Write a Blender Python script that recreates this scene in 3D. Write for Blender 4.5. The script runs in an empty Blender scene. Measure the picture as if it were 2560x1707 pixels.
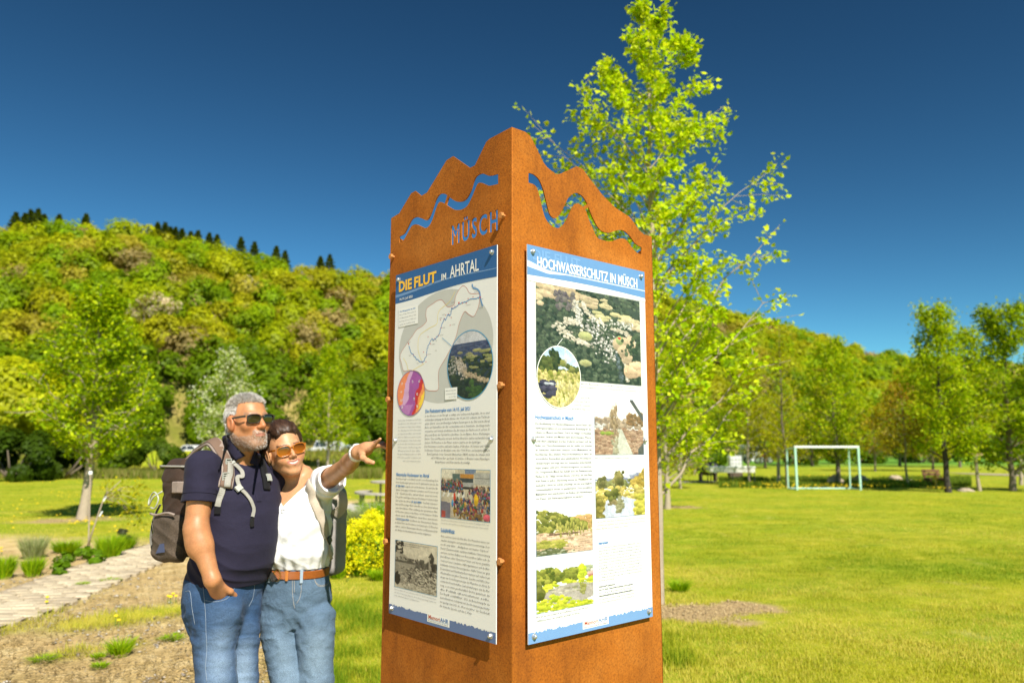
import bpy, math, random
import numpy as np
from mathutils import Vector, Matrix
from mathutils.bvhtree import BVHTree

SC = bpy.context.scene
COL = SC.collection
rng = np.random.default_rng(7)
R = math.radians

# ------------------------------------------------------------------ camera
FPX, PITCH, CAMH = 1914.58, 0.13885, 1.55
cam_d = bpy.data.cameras.new('camera')
cam = bpy.data.objects.new('camera', cam_d)
COL.objects.link(cam)
cam.location = (0, 0, CAMH)
cam.rotation_euler = (math.pi / 2 + PITCH, 0, 0)
cam_d.sensor_width = 36.0
cam_d.lens = 36.0 * FPX / 2560.0
cam_d.clip_start = 0.05
cam_d.clip_end = 4000
cam_d.dof.use_dof = True
cam_d.dof.focus_distance = 2.45
cam_d.dof.aperture_fstop = 3.0
SC.camera = cam
SC.render.resolution_x, SC.render.resolution_y = 1024, 682

# ------------------------------------------------------------------ sky + sun
SUN_AZ, SUN_EL = R(25.0), R(45.0)      # azimuth: from straight behind the camera towards its right
world = bpy.data.worlds.new('World')
SC.world = world
world.use_nodes = True
wn, wl = world.node_tree.nodes, world.node_tree.links
wn.clear()
sky = wn.new('ShaderNodeTexSky')
sky.sky_type = 'NISHITA'
sky.sun_disc = False
sky.sun_elevation = SUN_EL
# Nishita: rotation 0 = sun towards +Y, growing clockwise seen from above
sky.sun_rotation = math.pi - SUN_AZ
sky.altitude = 300
sky.air_density = 0.8
sky.dust_density = 0.1
sky.ozone_density = 5.0
# the deep polarised blue of the photograph: one even tone curve over the whole sky
scl = wn.new('ShaderNodeVectorMath'); scl.operation = 'SCALE'; scl.inputs[3].default_value = 0.0765
gam = wn.new('ShaderNodeGamma'); gam.inputs[1].default_value = 1.75
tint = wn.new('ShaderNodeVectorMath'); tint.operation = 'MULTIPLY'; tint.inputs[1].default_value = (18.5, 24.5, 16.2)
bg = wn.new('ShaderNodeBackground'); bg.inputs[1].default_value = 0.1
wo = wn.new('ShaderNodeOutputWorld')
wl.new(sky.outputs[0], scl.inputs[0]); wl.new(scl.outputs[0], gam.inputs[0]); wl.new(gam.outputs[0], tint.inputs[0])
wl.new(tint.outputs[0], bg.inputs[0]); wl.new(bg.outputs[0], wo.inputs[0])

sun_d = bpy.data.lights.new('sun', 'SUN')
sun_d.energy = 5.0
sun_d.angle = R(0.53)
sun_d.color = (1.0, 0.94, 0.82)
sun = bpy.data.objects.new('sun', sun_d)
COL.objects.link(sun)
SUN_DIR = Vector((math.sin(SUN_AZ) * math.cos(SUN_EL), -math.cos(SUN_AZ) * math.cos(SUN_EL), math.sin(SUN_EL)))
sun.rotation_euler = (-SUN_DIR).to_track_quat('-Z', 'Y').to_euler()

SC.view_settings.view_transform = 'Standard'
SC.view_settings.look = 'None'
SC.view_settings.exposure = 0.68
SC.view_settings.gamma = 1.0
SC.view_settings.use_curve_mapping = False
SC.render.engine = 'CYCLES'
SC.cycles.use_denoising = True
SC.cycles.max_bounces = 6
SC.cycles.diffuse_bounces = 3
SC.cycles.glossy_bounces = 3
SC.cycles.transmission_bounces = 4
SC.cycles.transparent_max_bounces = 6
SC.cycles.caustics_reflective = False
SC.cycles.caustics_refractive = False

# ------------------------------------------------------------------ helpers
def ray(px, py):
    xc = (px - 1280) / FPX; zc = -(py - 853.5) / FPX
    c, s = math.cos(PITCH), math.sin(PITCH)
    return np.array([xc, c - s * zc, s + c * zc])
def at(px, py, Y):
    r = ray(px, py); p = r * Y / r[1]; p[2] += CAMH
    return p
def gpt(px, py):
    r = ray(px, py); p = r * (-CAMH / r[2]); p[2] = 0
    return p

def tag(o, label=None, cat=None, group=None, kind=None):
    if label: o['label'] = label
    if cat: o['category'] = cat
    if group: o['group'] = group
    if kind: o['kind'] = kind
    return o
def empty(name, loc=(0, 0, 0), rz=0):
    o = bpy.data.objects.new(name, None); COL.objects.link(o)
    o.location = loc; o.rotation_euler = (0, 0, rz)
    o.empty_display_size = 0.1
    return o
def new_mesh(name, V, F, col=None, smooth=False):
    V = np.ascontiguousarray(V, dtype=np.float32).reshape(-1, 3)
    me = bpy.data.meshes.new(name)
    if isinstance(F, np.ndarray):
        k = F.shape[1]; n = F.shape[0]
        me.vertices.add(len(V)); me.vertices.foreach_set('co', V.ravel())
        me.loops.add(n * k); me.loops.foreach_set('vertex_index', F.astype(np.int32).ravel())
        me.polygons.add(n)
        me.polygons.foreach_set('loop_start', np.arange(0, n * k, k, dtype=np.int32))
        me.update(calc_edges=True)
    else:
        me.from_pydata(V.tolist(), [], F)
        me.update()
    if smooth:
        me.polygons.foreach_set('use_smooth', np.ones(len(me.polygons), dtype=bool))
    if col is not None:
        c = np.asarray(col, dtype=np.float32)
        if c.shape[1] == 3: c = np.concatenate([c, np.ones((len(c), 1), np.float32)], 1)
        a = me.color_attributes.new('Col', 'FLOAT_COLOR', 'POINT')
        a.data.foreach_set('color', c.ravel())
    return me
def obj(name, me, mat, parent=None):
    o = bpy.data.objects.new(name, me); COL.objects.link(o)
    if mat is not None:
        me.materials.clear(); me.materials.append(mat)
    if parent is not None: o.parent = parent
    return o
def mobj(name, V, F, mat, parent=None, col=None, smooth=False, origin=None):
    V = np.asarray(V, float).reshape(-1, 3)
    if parent is not None and parent.parent is None: V = V - np.array(parent.location)[None]
    return obj(name, new_mesh(name, V, F, col, smooth), mat, parent)
def copy_tree(o, parent=None):
    c = o.copy(); COL.objects.link(c); c.parent = parent
    for ch in o.children: copy_tree(ch, c)
    return c

class MB:                              # collects simple shapes (quads / ngons) in one mesh
    def __init__(s): s.V = []; s.F = []
    def add(s, V, F):
        b = len(s.V); s.V += [tuple(map(float, v)) for v in V]; s.F += [tuple(b + i for i in f) for f in F]
        return s
    def box(s, c, d, M=None, bev=0.0):
        x, y, z = d[0] / 2, d[1] / 2, d[2] / 2
        if bev <= 0:
            V = [(-x, -y, -z), (x, -y, -z), (x, y, -z), (-x, y, -z), (-x, -y, z), (x, -y, z), (x, y, z), (-x, y, z)]
            F = [(0, 3, 2, 1), (4, 5, 6, 7), (0, 1, 5, 4), (1, 2, 6, 5), (2, 3, 7, 6), (3, 0, 4, 7)]
        else:
            b = min(bev, x * .9, y * .9, z * .9)
            V = []; 
            for zz, k in ((-z, b), (-z + b, 0), (z - b, 0), (z, b)):
                for sx, sy in ((-1, -1), (1, -1), (1, 1), (-1, 1)):
                    V.append((sx * (x - k - (b if k == 0 else 0)), sy * (y - k), zz)); V.append((sx * (x - k), sy * (y - k - (b if k == 0 else 0)), zz))
            # order each ring ccw
            ring = [0, 2, 3, 5, 4, 6, 7, 1]
            ring = [0, 2, 3, 5, 4, 6, 7, 1]
            V2 = []
            for r_ in range(4):
                q = V[r_ * 8:(r_ + 1) * 8]
                q = sorted(q, key=lambda t: math.atan2(t[1], t[0])); V2 += q
            V = V2; F = []
            for r_ in range(3):
                for i in range(8): F.append((r_ * 8 + i, r_ * 8 + (i + 1) % 8, (r_ + 1) * 8 + (i + 1) % 8, (r_ + 1) * 8 + i))
            F.append(tuple(range(7, -1, -1))); F.append(tuple(range(24, 32)))
        if M is not None: V = [tuple(np.asarray(M) @ np.array(v)) for v in V]
        return s.add([(v[0] + c[0], v[1] + c[1], v[2] + c[2]) for v in V], F)
    def tube(s, P, r, n=8, cap=True):
        P = [np.array(p, float) for p in P]; m = len(P)
        rr = [r] * m if np.isscalar(r) else list(r)
        V = []; up = None
        for i in range(m):
            t = P[min(i + 1, m - 1)] - P[max(i - 1, 0)]; t /= (np.linalg.norm(t) + 1e-12)
            if up is None:
                up = np.array([0, 0, 1.]) if abs(t[2]) < .9 else np.array([1., 0, 0])
            a = np.cross(t, up); a /= (np.linalg.norm(a) + 1e-12); b = np.cross(a, t); up = b
            for k in range(n):
                an = 2 * math.pi * k / n
                V.append(P[i] + rr[i] * (math.cos(an) * a + math.sin(an) * b))
        F = [(i * n + k, i * n + (k + 1) % n, (i + 1) * n + (k + 1) % n, (i + 1) * n + k) for i in range(m - 1) for k in range(n)]
        if cap: F += [tuple(range(n - 1, -1, -1)), tuple((m - 1) * n + k for k in range(n))]
        return s.add(V, F)
    def lathe(s, prof, c, n=16, axis=None):
        V = []; F = []
        for r_, z_ in prof:
            for k in range(n):
                a = 2 * math.pi * k / n; V.append(np.array([r_ * math.cos(a), r_ * math.sin(a), z_]))
        if axis is not None:
            q = Vector((0, 0, 1)).rotation_difference(Vector(axis)).to_matrix(); q = np.array(q)
            V = [q @ v for v in V]
        V = [v + np.array(c) for v in V]; m = len(prof)
        for i in range(m - 1):
            for k in range(n): F.append((i * n + k, i * n + (k + 1) % n, (i + 1) * n + (k + 1) % n, (i + 1) * n + k))
        F += [tuple(range(n - 1, -1, -1)), tuple((m - 1) * n + k for k in range(n))]
        return s.add(V, F)
    def ribbon(s, P, N, w, t):         # strap along P with surface normals N, width w, thickness t
        P = [np.array(p, float) for p in P]; m = len(P); V = []
        ww = [w] * m if np.isscalar(w) else list(w)
        for i in range(m):
            d = P[min(i + 1, m - 1)] - P[max(i - 1, 0)]; d /= (np.linalg.norm(d) + 1e-12)
            n_ = np.array(N[i], float); n_ -= d * (n_ @ d); n_ /= (np.linalg.norm(n_) + 1e-12)
            a = np.cross(d, n_)
            for sa, sb in ((-1, 0), (-.85, 1), (.85, 1), (1, 0)):
                V.append(P[i] + a * ww[i] / 2 * sa + n_ * t * sb)
        F = [(i * 4 + k, i * 4 + (k + 1) % 4, (i + 1) * 4 + (k + 1) % 4, (i + 1) * 4 + k) for i in range(m - 1) for k in range(4)]
        F += [(3, 2, 1, 0), tuple((m - 1) * 4 + k for k in range(4))]
        return s.add(V, F)
    def build(s, name, mat, parent=None, smooth=False, bevel=0):
        V = np.array(s.V, float)
        if parent is not None and parent.parent is None: V = V - np.array(parent.location)[None]
        elif parent is not None: V = V - np.array(parent.parent.location)[None]
        me = bpy.data.meshes.new(name); me.from_pydata(V.tolist(), [], s.F); me.update()
        if smooth: me.polygons.foreach_set('use_smooth', np.ones(len(me.polygons), dtype=bool))
        return obj(name, me, mat, parent)

def catmull(P, n=6, closed=False):
    P = [np.array(p, float) for p in P]; out = []; m = len(P)
    for i in range(m - (0 if closed else 1)):
        p0, p1, p2, p3 = (P[(i - 1) % m] if (closed or i > 0) else 2 * P[0] - P[1]), P[i], P[(i + 1) % m], (P[(i + 2) % m] if (closed or i + 2 < m) else 2 * P[-1] - P[-2])
        for k in range(n):
            t = k / n
            out.append(.5 * ((2 * p1) + (-p0 + p2) * t + (2 * p0 - 5 * p1 + 4 * p2 - p3) * t * t + (-p0 + 3 * p1 - 3 * p2 + p3) * t ** 3))
    if not closed: out.append(P[-1])
    return out

def vnoise(x, y, s, seed=0):
    """cheap smooth value noise for laying out the land (numpy)"""
    r_ = np.random.default_rng(seed); T = r_.random((64, 64))
    u = np.asarray(x) * s; v = np.asarray(y) * s
    i = np.floor(u).astype(int); j = np.floor(v).astype(int); fu = u - i; fv = v - j
    fu = fu * fu * (3 - 2 * fu); fv = fv * fv * (3 - 2 * fv)
    g = lambda a, b: T[a % 64, b % 64]
    return (g(i, j) * (1 - fu) + g(i + 1, j) * fu) * (1 - fv) + (g(i, j + 1) * (1 - fu) + g(i + 1, j + 1) * fu) * fv
def fbm(x, y, s, seed=0, o=4):
    a = 0; w = .5; t = 0
    for k in range(o):
        a = a + w * vnoise(x, y, s * 2 ** k, seed + k); t += w; w *= .55
    return a / t

# ------------------------------------------------------------------ materials
MATS = {}
def nodes(name):
    m = bpy.data.materials.new(name); m.use_nodes = True
    nt = m.node_tree; nt.nodes.clear()
    out = nt.nodes.new('ShaderNodeOutputMaterial')
    return m, nt, out
def N(nt, t, **kw):
    n = nt.nodes.new(t)
    for k, v in kw.items():
        if k in n.inputs.keys() if isinstance(k, str) else False: n.inputs[k].default_value = v
        else: setattr(n, k, v)
    return n
def mixc(nt, f, a, b, mode='MIX'):
    n = nt.nodes.new('ShaderNodeMix'); n.data_type = 'RGBA'; n.blend_type = mode
    for sock, v in ((n.inputs[0], f), (n.inputs[6], a), (n.inputs[7], b)):
        if hasattr(v, 'is_linked') or hasattr(v, 'node'): nt.links.new(v, sock)
        elif isinstance(v, (int, float)): sock.default_value = v
        else: sock.default_value = (*v, 1) if len(v) == 3 else v
    return n.outputs[2]
def noise(nt, scale, detail=4, rough=.55, vec=None, dist=0.0):
    n = nt.nodes.new('ShaderNodeTexNoise'); n.inputs['Scale'].default_value = scale
    n.inputs['Detail'].default_value = detail; n.inputs['Roughness'].default_value = rough; n.inputs['Distortion'].default_value = dist
    if vec is not None: nt.links.new(vec, n.inputs['Vector'])
    return n.outputs['Fac']
def ramp(nt, fac, stops):
    n = nt.nodes.new('ShaderNodeValToRGB'); nt.links.new(fac, n.inputs[0])
    e = n.color_ramp.elements
    while len(e) < len(stops): e.new(.5)
    for i, (p, c) in enumerate(stops):
        e[i].position = p; e[i].color = (*c, 1) if len(c) == 3 else c
    return n.outputs[0]
def coords(nt, kind='Object', scale=None):
    t = nt.nodes.new('ShaderNodeTexCoord'); o = t.outputs[kind]
    if scale is not None:
        mp = nt.nodes.new('ShaderNodeMapping'); mp.inputs['Scale'].default_value = scale
        nt.links.new(o, mp.inputs[0]); o = mp.outputs[0]
    return o
def bsdf(nt, out, color, rough=.7, bump=None, bstr=.3, bdist=.01, metallic=0, spec=.5, sheen=0, sss=0, trans=0):
    b = nt.nodes.new('ShaderNodeBsdfPrincipled')
    if hasattr(color, 'node'): nt.links.new(color, b.inputs['Base Color'])
    else: b.inputs['Base Color'].default_value = (*color, 1)
    if hasattr(rough, 'node'): nt.links.new(rough, b.inputs['Roughness'])
    else: b.inputs['Roughness'].default_value = rough
    b.inputs['Metallic'].default_value = metallic
    b.inputs['Specular IOR Level'].default_value = spec
    b.inputs['Sheen Weight'].default_value = sheen
    if sss:
        b.inputs['Subsurface Weight'].default_value = sss
        b.inputs['Subsurface Radius'].default_value = (1, .35, .2)
        b.inputs['Subsurface Scale'].default_value = .006
    if trans: b.inputs['Transmission Weight'].default_value = trans
    if bump is not None:
        bn = nt.nodes.new('ShaderNodeBump'); bn.inputs['Strength'].default_value = bstr; bn.inputs['Distance'].default_value = bdist
        nt.links.new(bump, bn.inputs['Height']); nt.links.new(bn.outputs[0], b.inputs['Normal'])
    nt.links.new(b.outputs[0], out.inputs[0])
    return b
def plain(name, color, rough=.6, var=.12, scale=30, bstr=.15, bdist=.003, **kw):
    if name in MATS: return MATS[name]
    m, nt, out = nodes(name)
    f = noise(nt, scale, 5, .6, coords(nt))
    c = mixc(nt, f, tuple(max(0, v * (1 - var)) for v in color), tuple(min(1, v * (1 + var)) for v in color))
    bsdf(nt, out, c, rough, f, bstr, bdist, **kw)
    MATS[name] = m
    return m
def colmat(name, rough=.7, scale=60, var=.15, bstr=.2, bdist=.002, **kw):
    """base colour from the mesh's own colour attribute plus grain"""
    m, nt, out = nodes(name)
    a = nt.nodes.new('ShaderNodeVertexColor'); a.layer_name = 'Col'
    f = noise(nt, scale, 5, .65, coords(nt))
    g = ramp(nt, f, [(.25, (1 - var,) * 3), (.75, (1 + var,) * 3)])
    c = mixc(nt, 1.0, a.outputs[0], g, 'MULTIPLY')
    bsdf(nt, out, c, rough, f, bstr, bdist, **kw)
    MATS[name] = m
    return m
def leafmat(name, transl=.48, rough=.5, gloss=.008):
    m, nt, out = nodes(name)
    a = nt.nodes.new('ShaderNodeVertexColor'); a.layer_name = 'Col'
    d = nt.nodes.new('ShaderNodeBsdfDiffuse'); t = nt.nodes.new('ShaderNodeBsdfTranslucent')
    g = nt.nodes.new('ShaderNodeBsdfGlossy'); g.inputs['Roughness'].default_value = rough
    nt.links.new(a.outputs[0], d.inputs[0])
    tc = mixc(nt, 1.0, a.outputs[0], (1.35, 1.3, .55), 'MULTIPLY')
    nt.links.new(tc, t.inputs[0])
    s1 = nt.nodes.new('ShaderNodeMixShader'); s1.inputs[0].default_value = transl
    nt.links.new(d.outputs[0], s1.inputs[1]); nt.links.new(t.outputs[0], s1.inputs[2])
    s2 = nt.nodes.new('ShaderNodeMixShader'); s2.inputs[0].default_value = gloss
    nt.links.new(s1.outputs[0], s2.inputs[1]); nt.links.new(g.outputs[0], s2.inputs[2])
    nt.links.new(s2.outputs[0], out.inputs[0])
    MATS[name] = m
    return m
def lime(C):
    C = np.array(C); g_ = C[:, 2] < .3 * C[:, 1]; C[g_, 2] *= .3; C[g_, 0] *= .93; return C
LEAF = leafmat('leaf_surface')
GRASS = leafmat('grass_blade', .4, .6, .01)
BARK = plain('bark', (.16, .125, .09), .9, .45, 14, .8, .02)
BARK_PALE = plain('pale_bark', (.36, .29, .21), .85, .35, 18, .6, .01)
# ================================================================== setting: ground, hills, forest
# outline of the trodden earth, from the left of the frame to the pillar (ground metres)
def seg_dist(x, y, a, b):
    a = np.array(a); b = np.array(b); d = b - a
    t = np.clip(((x - a[0]) * d[0] + (y - a[1]) * d[1]) / (d @ d), 0, 1)
    return np.hypot(x - a[0] - t * d[0], y - a[1] - t * d[1])
TREE_BASE = gpt(1647, 1508)
MULCH = [(TREE_BASE[0] + .25, TREE_BASE[1] - .34, .80, .62), (gpt(1672, 1268)[0] + .2, gpt(1672, 1268)[1], .8, .5), (gpt(205, 1299)[0], gpt(205, 1299)[1], 1.0, .8)]
def zones(x, y):
    """0 = grass .. 1 = bare earth; second value: mulch"""
    n = fbm(x, y, .9, 3) - .5; n2 = fbm(x, y, 3.1, 9) - .5
    # bare strip: left of a line that runs from beneath the couple to the far left path
    edge = -1.55 - 0.30 * (y - 5.3) + .5 * n
    d = np.clip((edge - x) / .5 + .5, 0, 1)
    top = np.clip((12.2 + .35 * (x + 3.5) * -1 - y) / 1.6 + .5 + 1.2 * n, 0, 1)
    d = d * top
    # grass strips inside the bare area
    gx, gy = x, y
    strip = np.exp(-((seg_dist(gx, gy, gpt(215, 1560)[:2], gpt(470, 1520)[:2])) / .32) ** 2)
    strip2 = np.exp(-((seg_dist(gx, gy, gpt(150, 1640)[:2], gpt(330, 1610)[:2])) / .16) ** 2) * .6
    strip3 = np.exp(-((seg_dist(gx, gy, gpt(0, 1580)[:2], gpt(320, 1420)[:2])) / .2) ** 2) * .6
    d = np.clip(d - 1.1 * np.clip(strip + strip2 + strip3 + n2 * .5, 0, 1), 0, 1)
    # bed with the tussocks and a bare patch by the picnic table
    bed = np.exp(-((seg_dist(gx, gy, gpt(10, 1440)[:2], gpt(300, 1390)[:2])) / .75) ** 2)
    d = np.maximum(d, np.clip(bed * 1.5 - .2 + n2, 0, 1))
    pic = np.exp(-((seg_dist(gx, gy, gpt(800, 1262)[:2], gpt(960, 1250)[:2])) / .9) ** 2)
    d = np.maximum(d, np.clip(pic * 1.6 - .3 + n * .5, 0, 1) * .9)
    d = np.clip(d + n2 * .35 * (d > .05), 0, 1)
    m = np.zeros_like(d)
    for cx, cy, rx, ry in MULCH:
        q = np.hypot((x - cx) / rx, (y - cy) / ry) + n2 * 1.3 + n * .9
        m = np.maximum(m, np.clip((1.0 - q) / .25, 0, 1))
    return d, m
def ground_z(x, y):
    # a low road bank beyond the left lawn, otherwise flat
    w = np.clip((-2 - x + .06 * y) / 6, 0, 1) if not np.isscalar(x) else max(0, min(1, (-2 - x + .06 * y) / 6))
    b = np.exp(-((y - 57.5) / 3.2) ** 2) * 1.25 + np.clip((y - 56) / 6, 0, 1) * .55
    return w * b

xs = np.concatenate([-np.geomspace(900, 7.2, 46), np.linspace(-7, 7, 190), np.geomspace(7.2, 900, 46)])
ys = np.concatenate([[-60, -25, -8, 0, 2.5], np.linspace(3.6, 17, 170), np.geomspace(17.3, 75, 90), np.geomspace(77, 1500, 40)])
GX, GY = np.meshgrid(xs, ys)
dz, mz = zones(GX, GY)
GZ = ground_z(GX, GY) + (fbm(GX, GY, 2.2, 21) - .5) * .035 * np.clip((GY - 4) / 2, 0, 1) * (GY < 20)
nx_, ny_ = len(xs), len(ys)
idx = np.arange(nx_ * ny_).reshape(ny_, nx_)
GF = np.stack([idx[:-1, :-1], idx[:-1, 1:], idx[1:, 1:], idx[1:, :-1]], -1).reshape(-1, 4)
far = np.clip((GY - 60) / 20, 0, 1) * np.clip((GX + 8) / 10, 0, 1)
gcol = np.stack([dz, mz, far], -1).reshape(-1, 3)

m, nt, out = nodes('ground_cover'); MATS['ground'] = m
a = nt.nodes.new('ShaderNodeVertexColor'); a.layer_name = 'Col'
sep = nt.nodes.new('ShaderNodeSeparateColor'); nt.links.new(a.outputs[0], sep.inputs[0])
oc = coords(nt)
n_big = noise(nt, .55, 5, .6, oc); n_mid = noise(nt, 3.2, 6, .65, oc); n_fine = noise(nt, 55, 5, .7, oc)
mow = noise(nt, 1.6, 3, .5, coords(nt, 'Object', (.25, 1.0, 1.0)))
g1 = ramp(nt, n_mid, [(.28, (.21, .26, .008)), (.5, (.35, .38, .014)), (.72, (.52, .48, .06))])
g2 = ramp(nt, n_big, [(.32, (.70, .92, .60)), (.62, (1.12, 1.05, 1.2))])
g = mixc(nt, .9, g1, g2, 'MULTIPLY')
g = mixc(nt, .55, g, ramp(nt, mow, [(.35, (.72, .82, .7)), (.65, (1.2, 1.12, 1.1))]), 'MULTIPLY')
g = mixc(nt, .7, g, ramp(nt, n_fine, [(.3, (.55, .6, .5)), (.7, (1.25, 1.2, 1.1))]), 'MULTIPLY')
meadow = mixc(nt, n_mid, (.09, .25, .02), (.15, .31, .035))
g = mixc(nt, sep.outputs[2], g, meadow)
e1 = ramp(nt, n_mid, [(.25, (.46, .32, .14)), (.5, (.62, .46, .22)), (.75, (.76, .63, .37))])
vo = nt.nodes.new('ShaderNodeTexVoronoi'); vo.inputs['Scale'].default_value = 26; nt.links.new(oc, vo.inputs['Vector'])
e = mixc(nt, .75, e1, ramp(nt, n_fine, [(.28, (.62, .60, .57)), (.5, (1.0, .98, .95)), (.74, (1.35, 1.32, 1.25))]), 'MULTIPLY')
e = mixc(nt, mixc(nt, 1.0, ramp(nt, vo.outputs['Distance'], [(.1, (1, 1, 1)), (.3, (0, 0, 0))]), ramp(nt, n_big, [(.45, (0, 0, 0)), (.6, (.8, .8, .8))]), 'MULTIPLY'), e, (.46, .43, .40))
c = mixc(nt, sep.outputs[0], g, e)
mu = ramp(nt, noise(nt, 38, 4, .7, oc), [(.3, (.28, .18, .08)), (.55, (.50, .36, .18)), (.75, (.68, .52, .29))])
c = mixc(nt, sep.outputs[1], c, mu)
bsdf(nt, out, c, .95, n_fine, .7, .03, spec=.2)
gr = obj('ground', new_mesh('ground', np.stack([GX, GY, GZ], -1).reshape(-1, 3), GF, gcol, True), m)
tag(gr, kind='structure')

# ---- grass blades (nobody could count them)
def blades(name, x, y, h, w, base, tip, label, lean=.5, z0=None):
    n = len(x); a = rng.random(n) * 2 * math.pi; ln = h * lean * rng.random(n); b = a + rng.normal(0, .8, n)
    z = ground_z(x, y) if z0 is None else z0
    V = np.zeros((n, 3, 3)); C = np.zeros((n, 3, 3))
    V[:, 0] = np.stack([x - np.cos(a) * w / 2, y - np.sin(a) * w / 2, z - .005 + 0 * x], 1)
    V[:, 1] = np.stack([x + np.cos(a) * w / 2, y + np.sin(a) * w / 2, z - .005 + 0 * x], 1)
    V[:, 2] = np.stack([x + np.cos(b + 1.57) * ln, y + np.sin(b + 1.57) * ln, z + h], 1)
    C[:, 0] = base; C[:, 1] = base; C[:, 2] = tip
    o = obj(name, new_mesh(name, V.reshape(-1, 3), np.arange(n * 3).reshape(n, 3), C.reshape(-1, 3) * np.array([1.04, 1, .9])), GRASS)
    tag(o, label, 'grass', kind='stuff'); return o
def scatter(n, y0, y1, p=1.0, side=.78):
    y = y0 + (y1 - y0) * rng.random(n) ** p
    x = (rng.random(n) * 2 - 1) * side * y
    return x, y
x, y = scatter(430000, 4.4, 14.5, 1.25)
d, mm = zones(x, y)
cl = fbm(x, y, 2.4, 33); cl2 = fbm(x, y, .8, 77)
keep = (rng.random(len(x)) > d * 1.3 + mm * 1.1) & (rng.random(len(x)) < np.clip((14.8 - y) / 4.5, 0, 1)) & (rng.random(len(x)) < .35 + 1.3 * cl)
# not on the paved path
PATH_C = [gpt(-260, 1608), gpt(0, 1530), gpt(330, 1401), gpt(470, 1356)]
pd = np.minimum.reduce([seg_dist(x, y, PATH_C[i][:2], PATH_C[i + 1][:2]) for i in range(3)])
keep &= pd > .52
x, y, cl, cl2, d = x[keep], y[keep], cl[keep], cl2[keep], d[keep]
n = len(x)
rough_edge = np.clip(1.6 - np.abs(x - (1.15 + .18 * (y - 5) * 0)) / 1.1, 0, 1) * (y < 9)
rgh = np.clip((2.3 - x + .25 * (fbm(x, y, 1.1, 91) - .5) * 4) / 1.0, 0, 1) * np.clip((9.5 - y) / 2, 0, 1)
h = (.012 + .02 * rng.random(n)) * (1 + 2.2 * rgh * np.clip(cl - .35, 0, 1) * 3) + .012 * (d > .05)
mixv = np.clip(rng.normal(.60, .20, n) + (cl2 - .5) * 1.5 + (fbm(x, y, .28, 45) - .5) * 1.9 - .85 * rgh * np.clip(cl * 2.6 - .95, 0, 1), 0, 1)[:, None]
dark = np.array([.17, .28, .012]); mid = np.array([.45, .46, .032]); dry = np.array([.66, .58, .15])
tip = np.where(mixv < .5, dark + (mid - dark) * mixv * 2, mid + (dry - mid) * (mixv - .5) * 1.5)
blades('lawn_grass', x, y, h, .006 + .003 * rng.random(n), tip * .9, tip * 1.1, 'short yellow-green mown grass covering the near lawn')
x, y = scatter(190000, 9.5, 34, 1.15)
d, mm = zones(x, y); k = (rng.random(len(x)) > d + mm) & (rng.random(len(x)) < np.clip((y - 9.5) / 4, .05, 1))
x, y = x[k], y[k]; n = len(x); mixv = np.clip(rng.normal(.60, .2, n) + (fbm(x, y, .8, 77) - .5) * 1.5 + (fbm(x, y, .28, 45) - .5) * 1.9, 0, 1)[:, None]
tip = np.where(mixv < .5, dark + (mid - dark) * mixv * 2, mid + (dry - mid) * (mixv - .5) * 1.5)
blades('far_lawn_grass', x, y, .014 + .02 * rng.random(n), .014, tip * .9, tip * 1.1, 'mown grass of the lawn farther off, towards the goal')

# straw, twigs and pebbles on the bare earth
x, y = scatter(60000, 4.6, 12, 1.1)
k = (x < -.3); x, y = x[k], y[k]
d, mm = zones(x, y); k = d > .35; x, y = x[k], y[k]; n = len(x)
a = rng.random(n) * 6.28; L = .015 + .03 * rng.random(n); w = .003
V = np.zeros((n, 4, 3)); ca, sa = np.cos(a), np.sin(a); z = .008 + .012 * rng.random(n) + .01
V[:, 0] = np.stack([x - ca * L - sa * w, y - sa * L + ca * w, z], 1); V[:, 1] = np.stack([x - ca * L + sa * w, y - sa * L - ca * w, z], 1)
V[:, 2] = np.stack([x + ca * L + sa * w, y + sa * L - ca * w, z + .006], 1); V[:, 3] = np.stack([x + ca * L - sa * w, y + sa * L + ca * w, z + .006], 1)
sc_ = rng.random((n, 1, 1)); C = (np.array([.50, .38, .18]) * sc_ + np.array([.25, .2, .12]) * (1 - sc_)) * np.ones((n, 4, 1))
o = obj('straw', new_mesh('straw', V.reshape(-1, 3), np.arange(n * 4).reshape(n, 4), C.reshape(-1, 3)), GRASS)
tag(o, 'dry straw and clippings strewn over the bare brown earth', 'straw', kind='stuff')
def pebble_mesh(n, x, y, s):
    base = np.array([[0, 0, 1], [.9, 0, .2], [0, .8, .25], [-.95, 0, .2], [0, -.85, .15], [0, 0, -.4]], float)
    F = np.array([[0, 1, 2], [0, 2, 3], [0, 3, 4], [0, 4, 1], [5, 2, 1], [5, 3, 2], [5, 4, 3], [5, 1, 4]])
    a = rng.random(n) * 6.28; ca, sa = np.cos(a)[:, None], np.sin(a)[:, None]
    B = base[None] * (1 + .35 * rng.normal(0, 1, (n, 6, 3)).clip(-1, 1)) * np.array([1, .8, .5]) * s[:, None, None]
    V = np.stack([B[..., 0] * ca - B[..., 1] * sa + x[:, None], B[..., 0] * sa + B[..., 1] * ca + y[:, None], B[..., 2] + .012], -1)
    FF = (F[None] + 6 * np.arange(n)[:, None, None]).reshape(-1, 3)
    return V.reshape(-1, 3), FF
x, y = scatter(9000, 4.6, 9.5, 1.3); k = (x < -.4) & (zones(x, y)[0] > .4) & (fbm(x, y, .7, 12) > .46); x, y = x[k], y[k]; n = len(x)
V, F = pebble_mesh(n, x, y, .008 + .022 * rng.random(n) ** 3)
t = rng.random((n, 1)); C = np.repeat(np.array([.30, .26, .22]) * (1 - t) + np.array([.55, .52, .47]) * t, 6, 0)
o = obj('gravel', new_mesh('gravel', V, F, C), colmat('stone_grain', .9, 60, .25))
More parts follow.
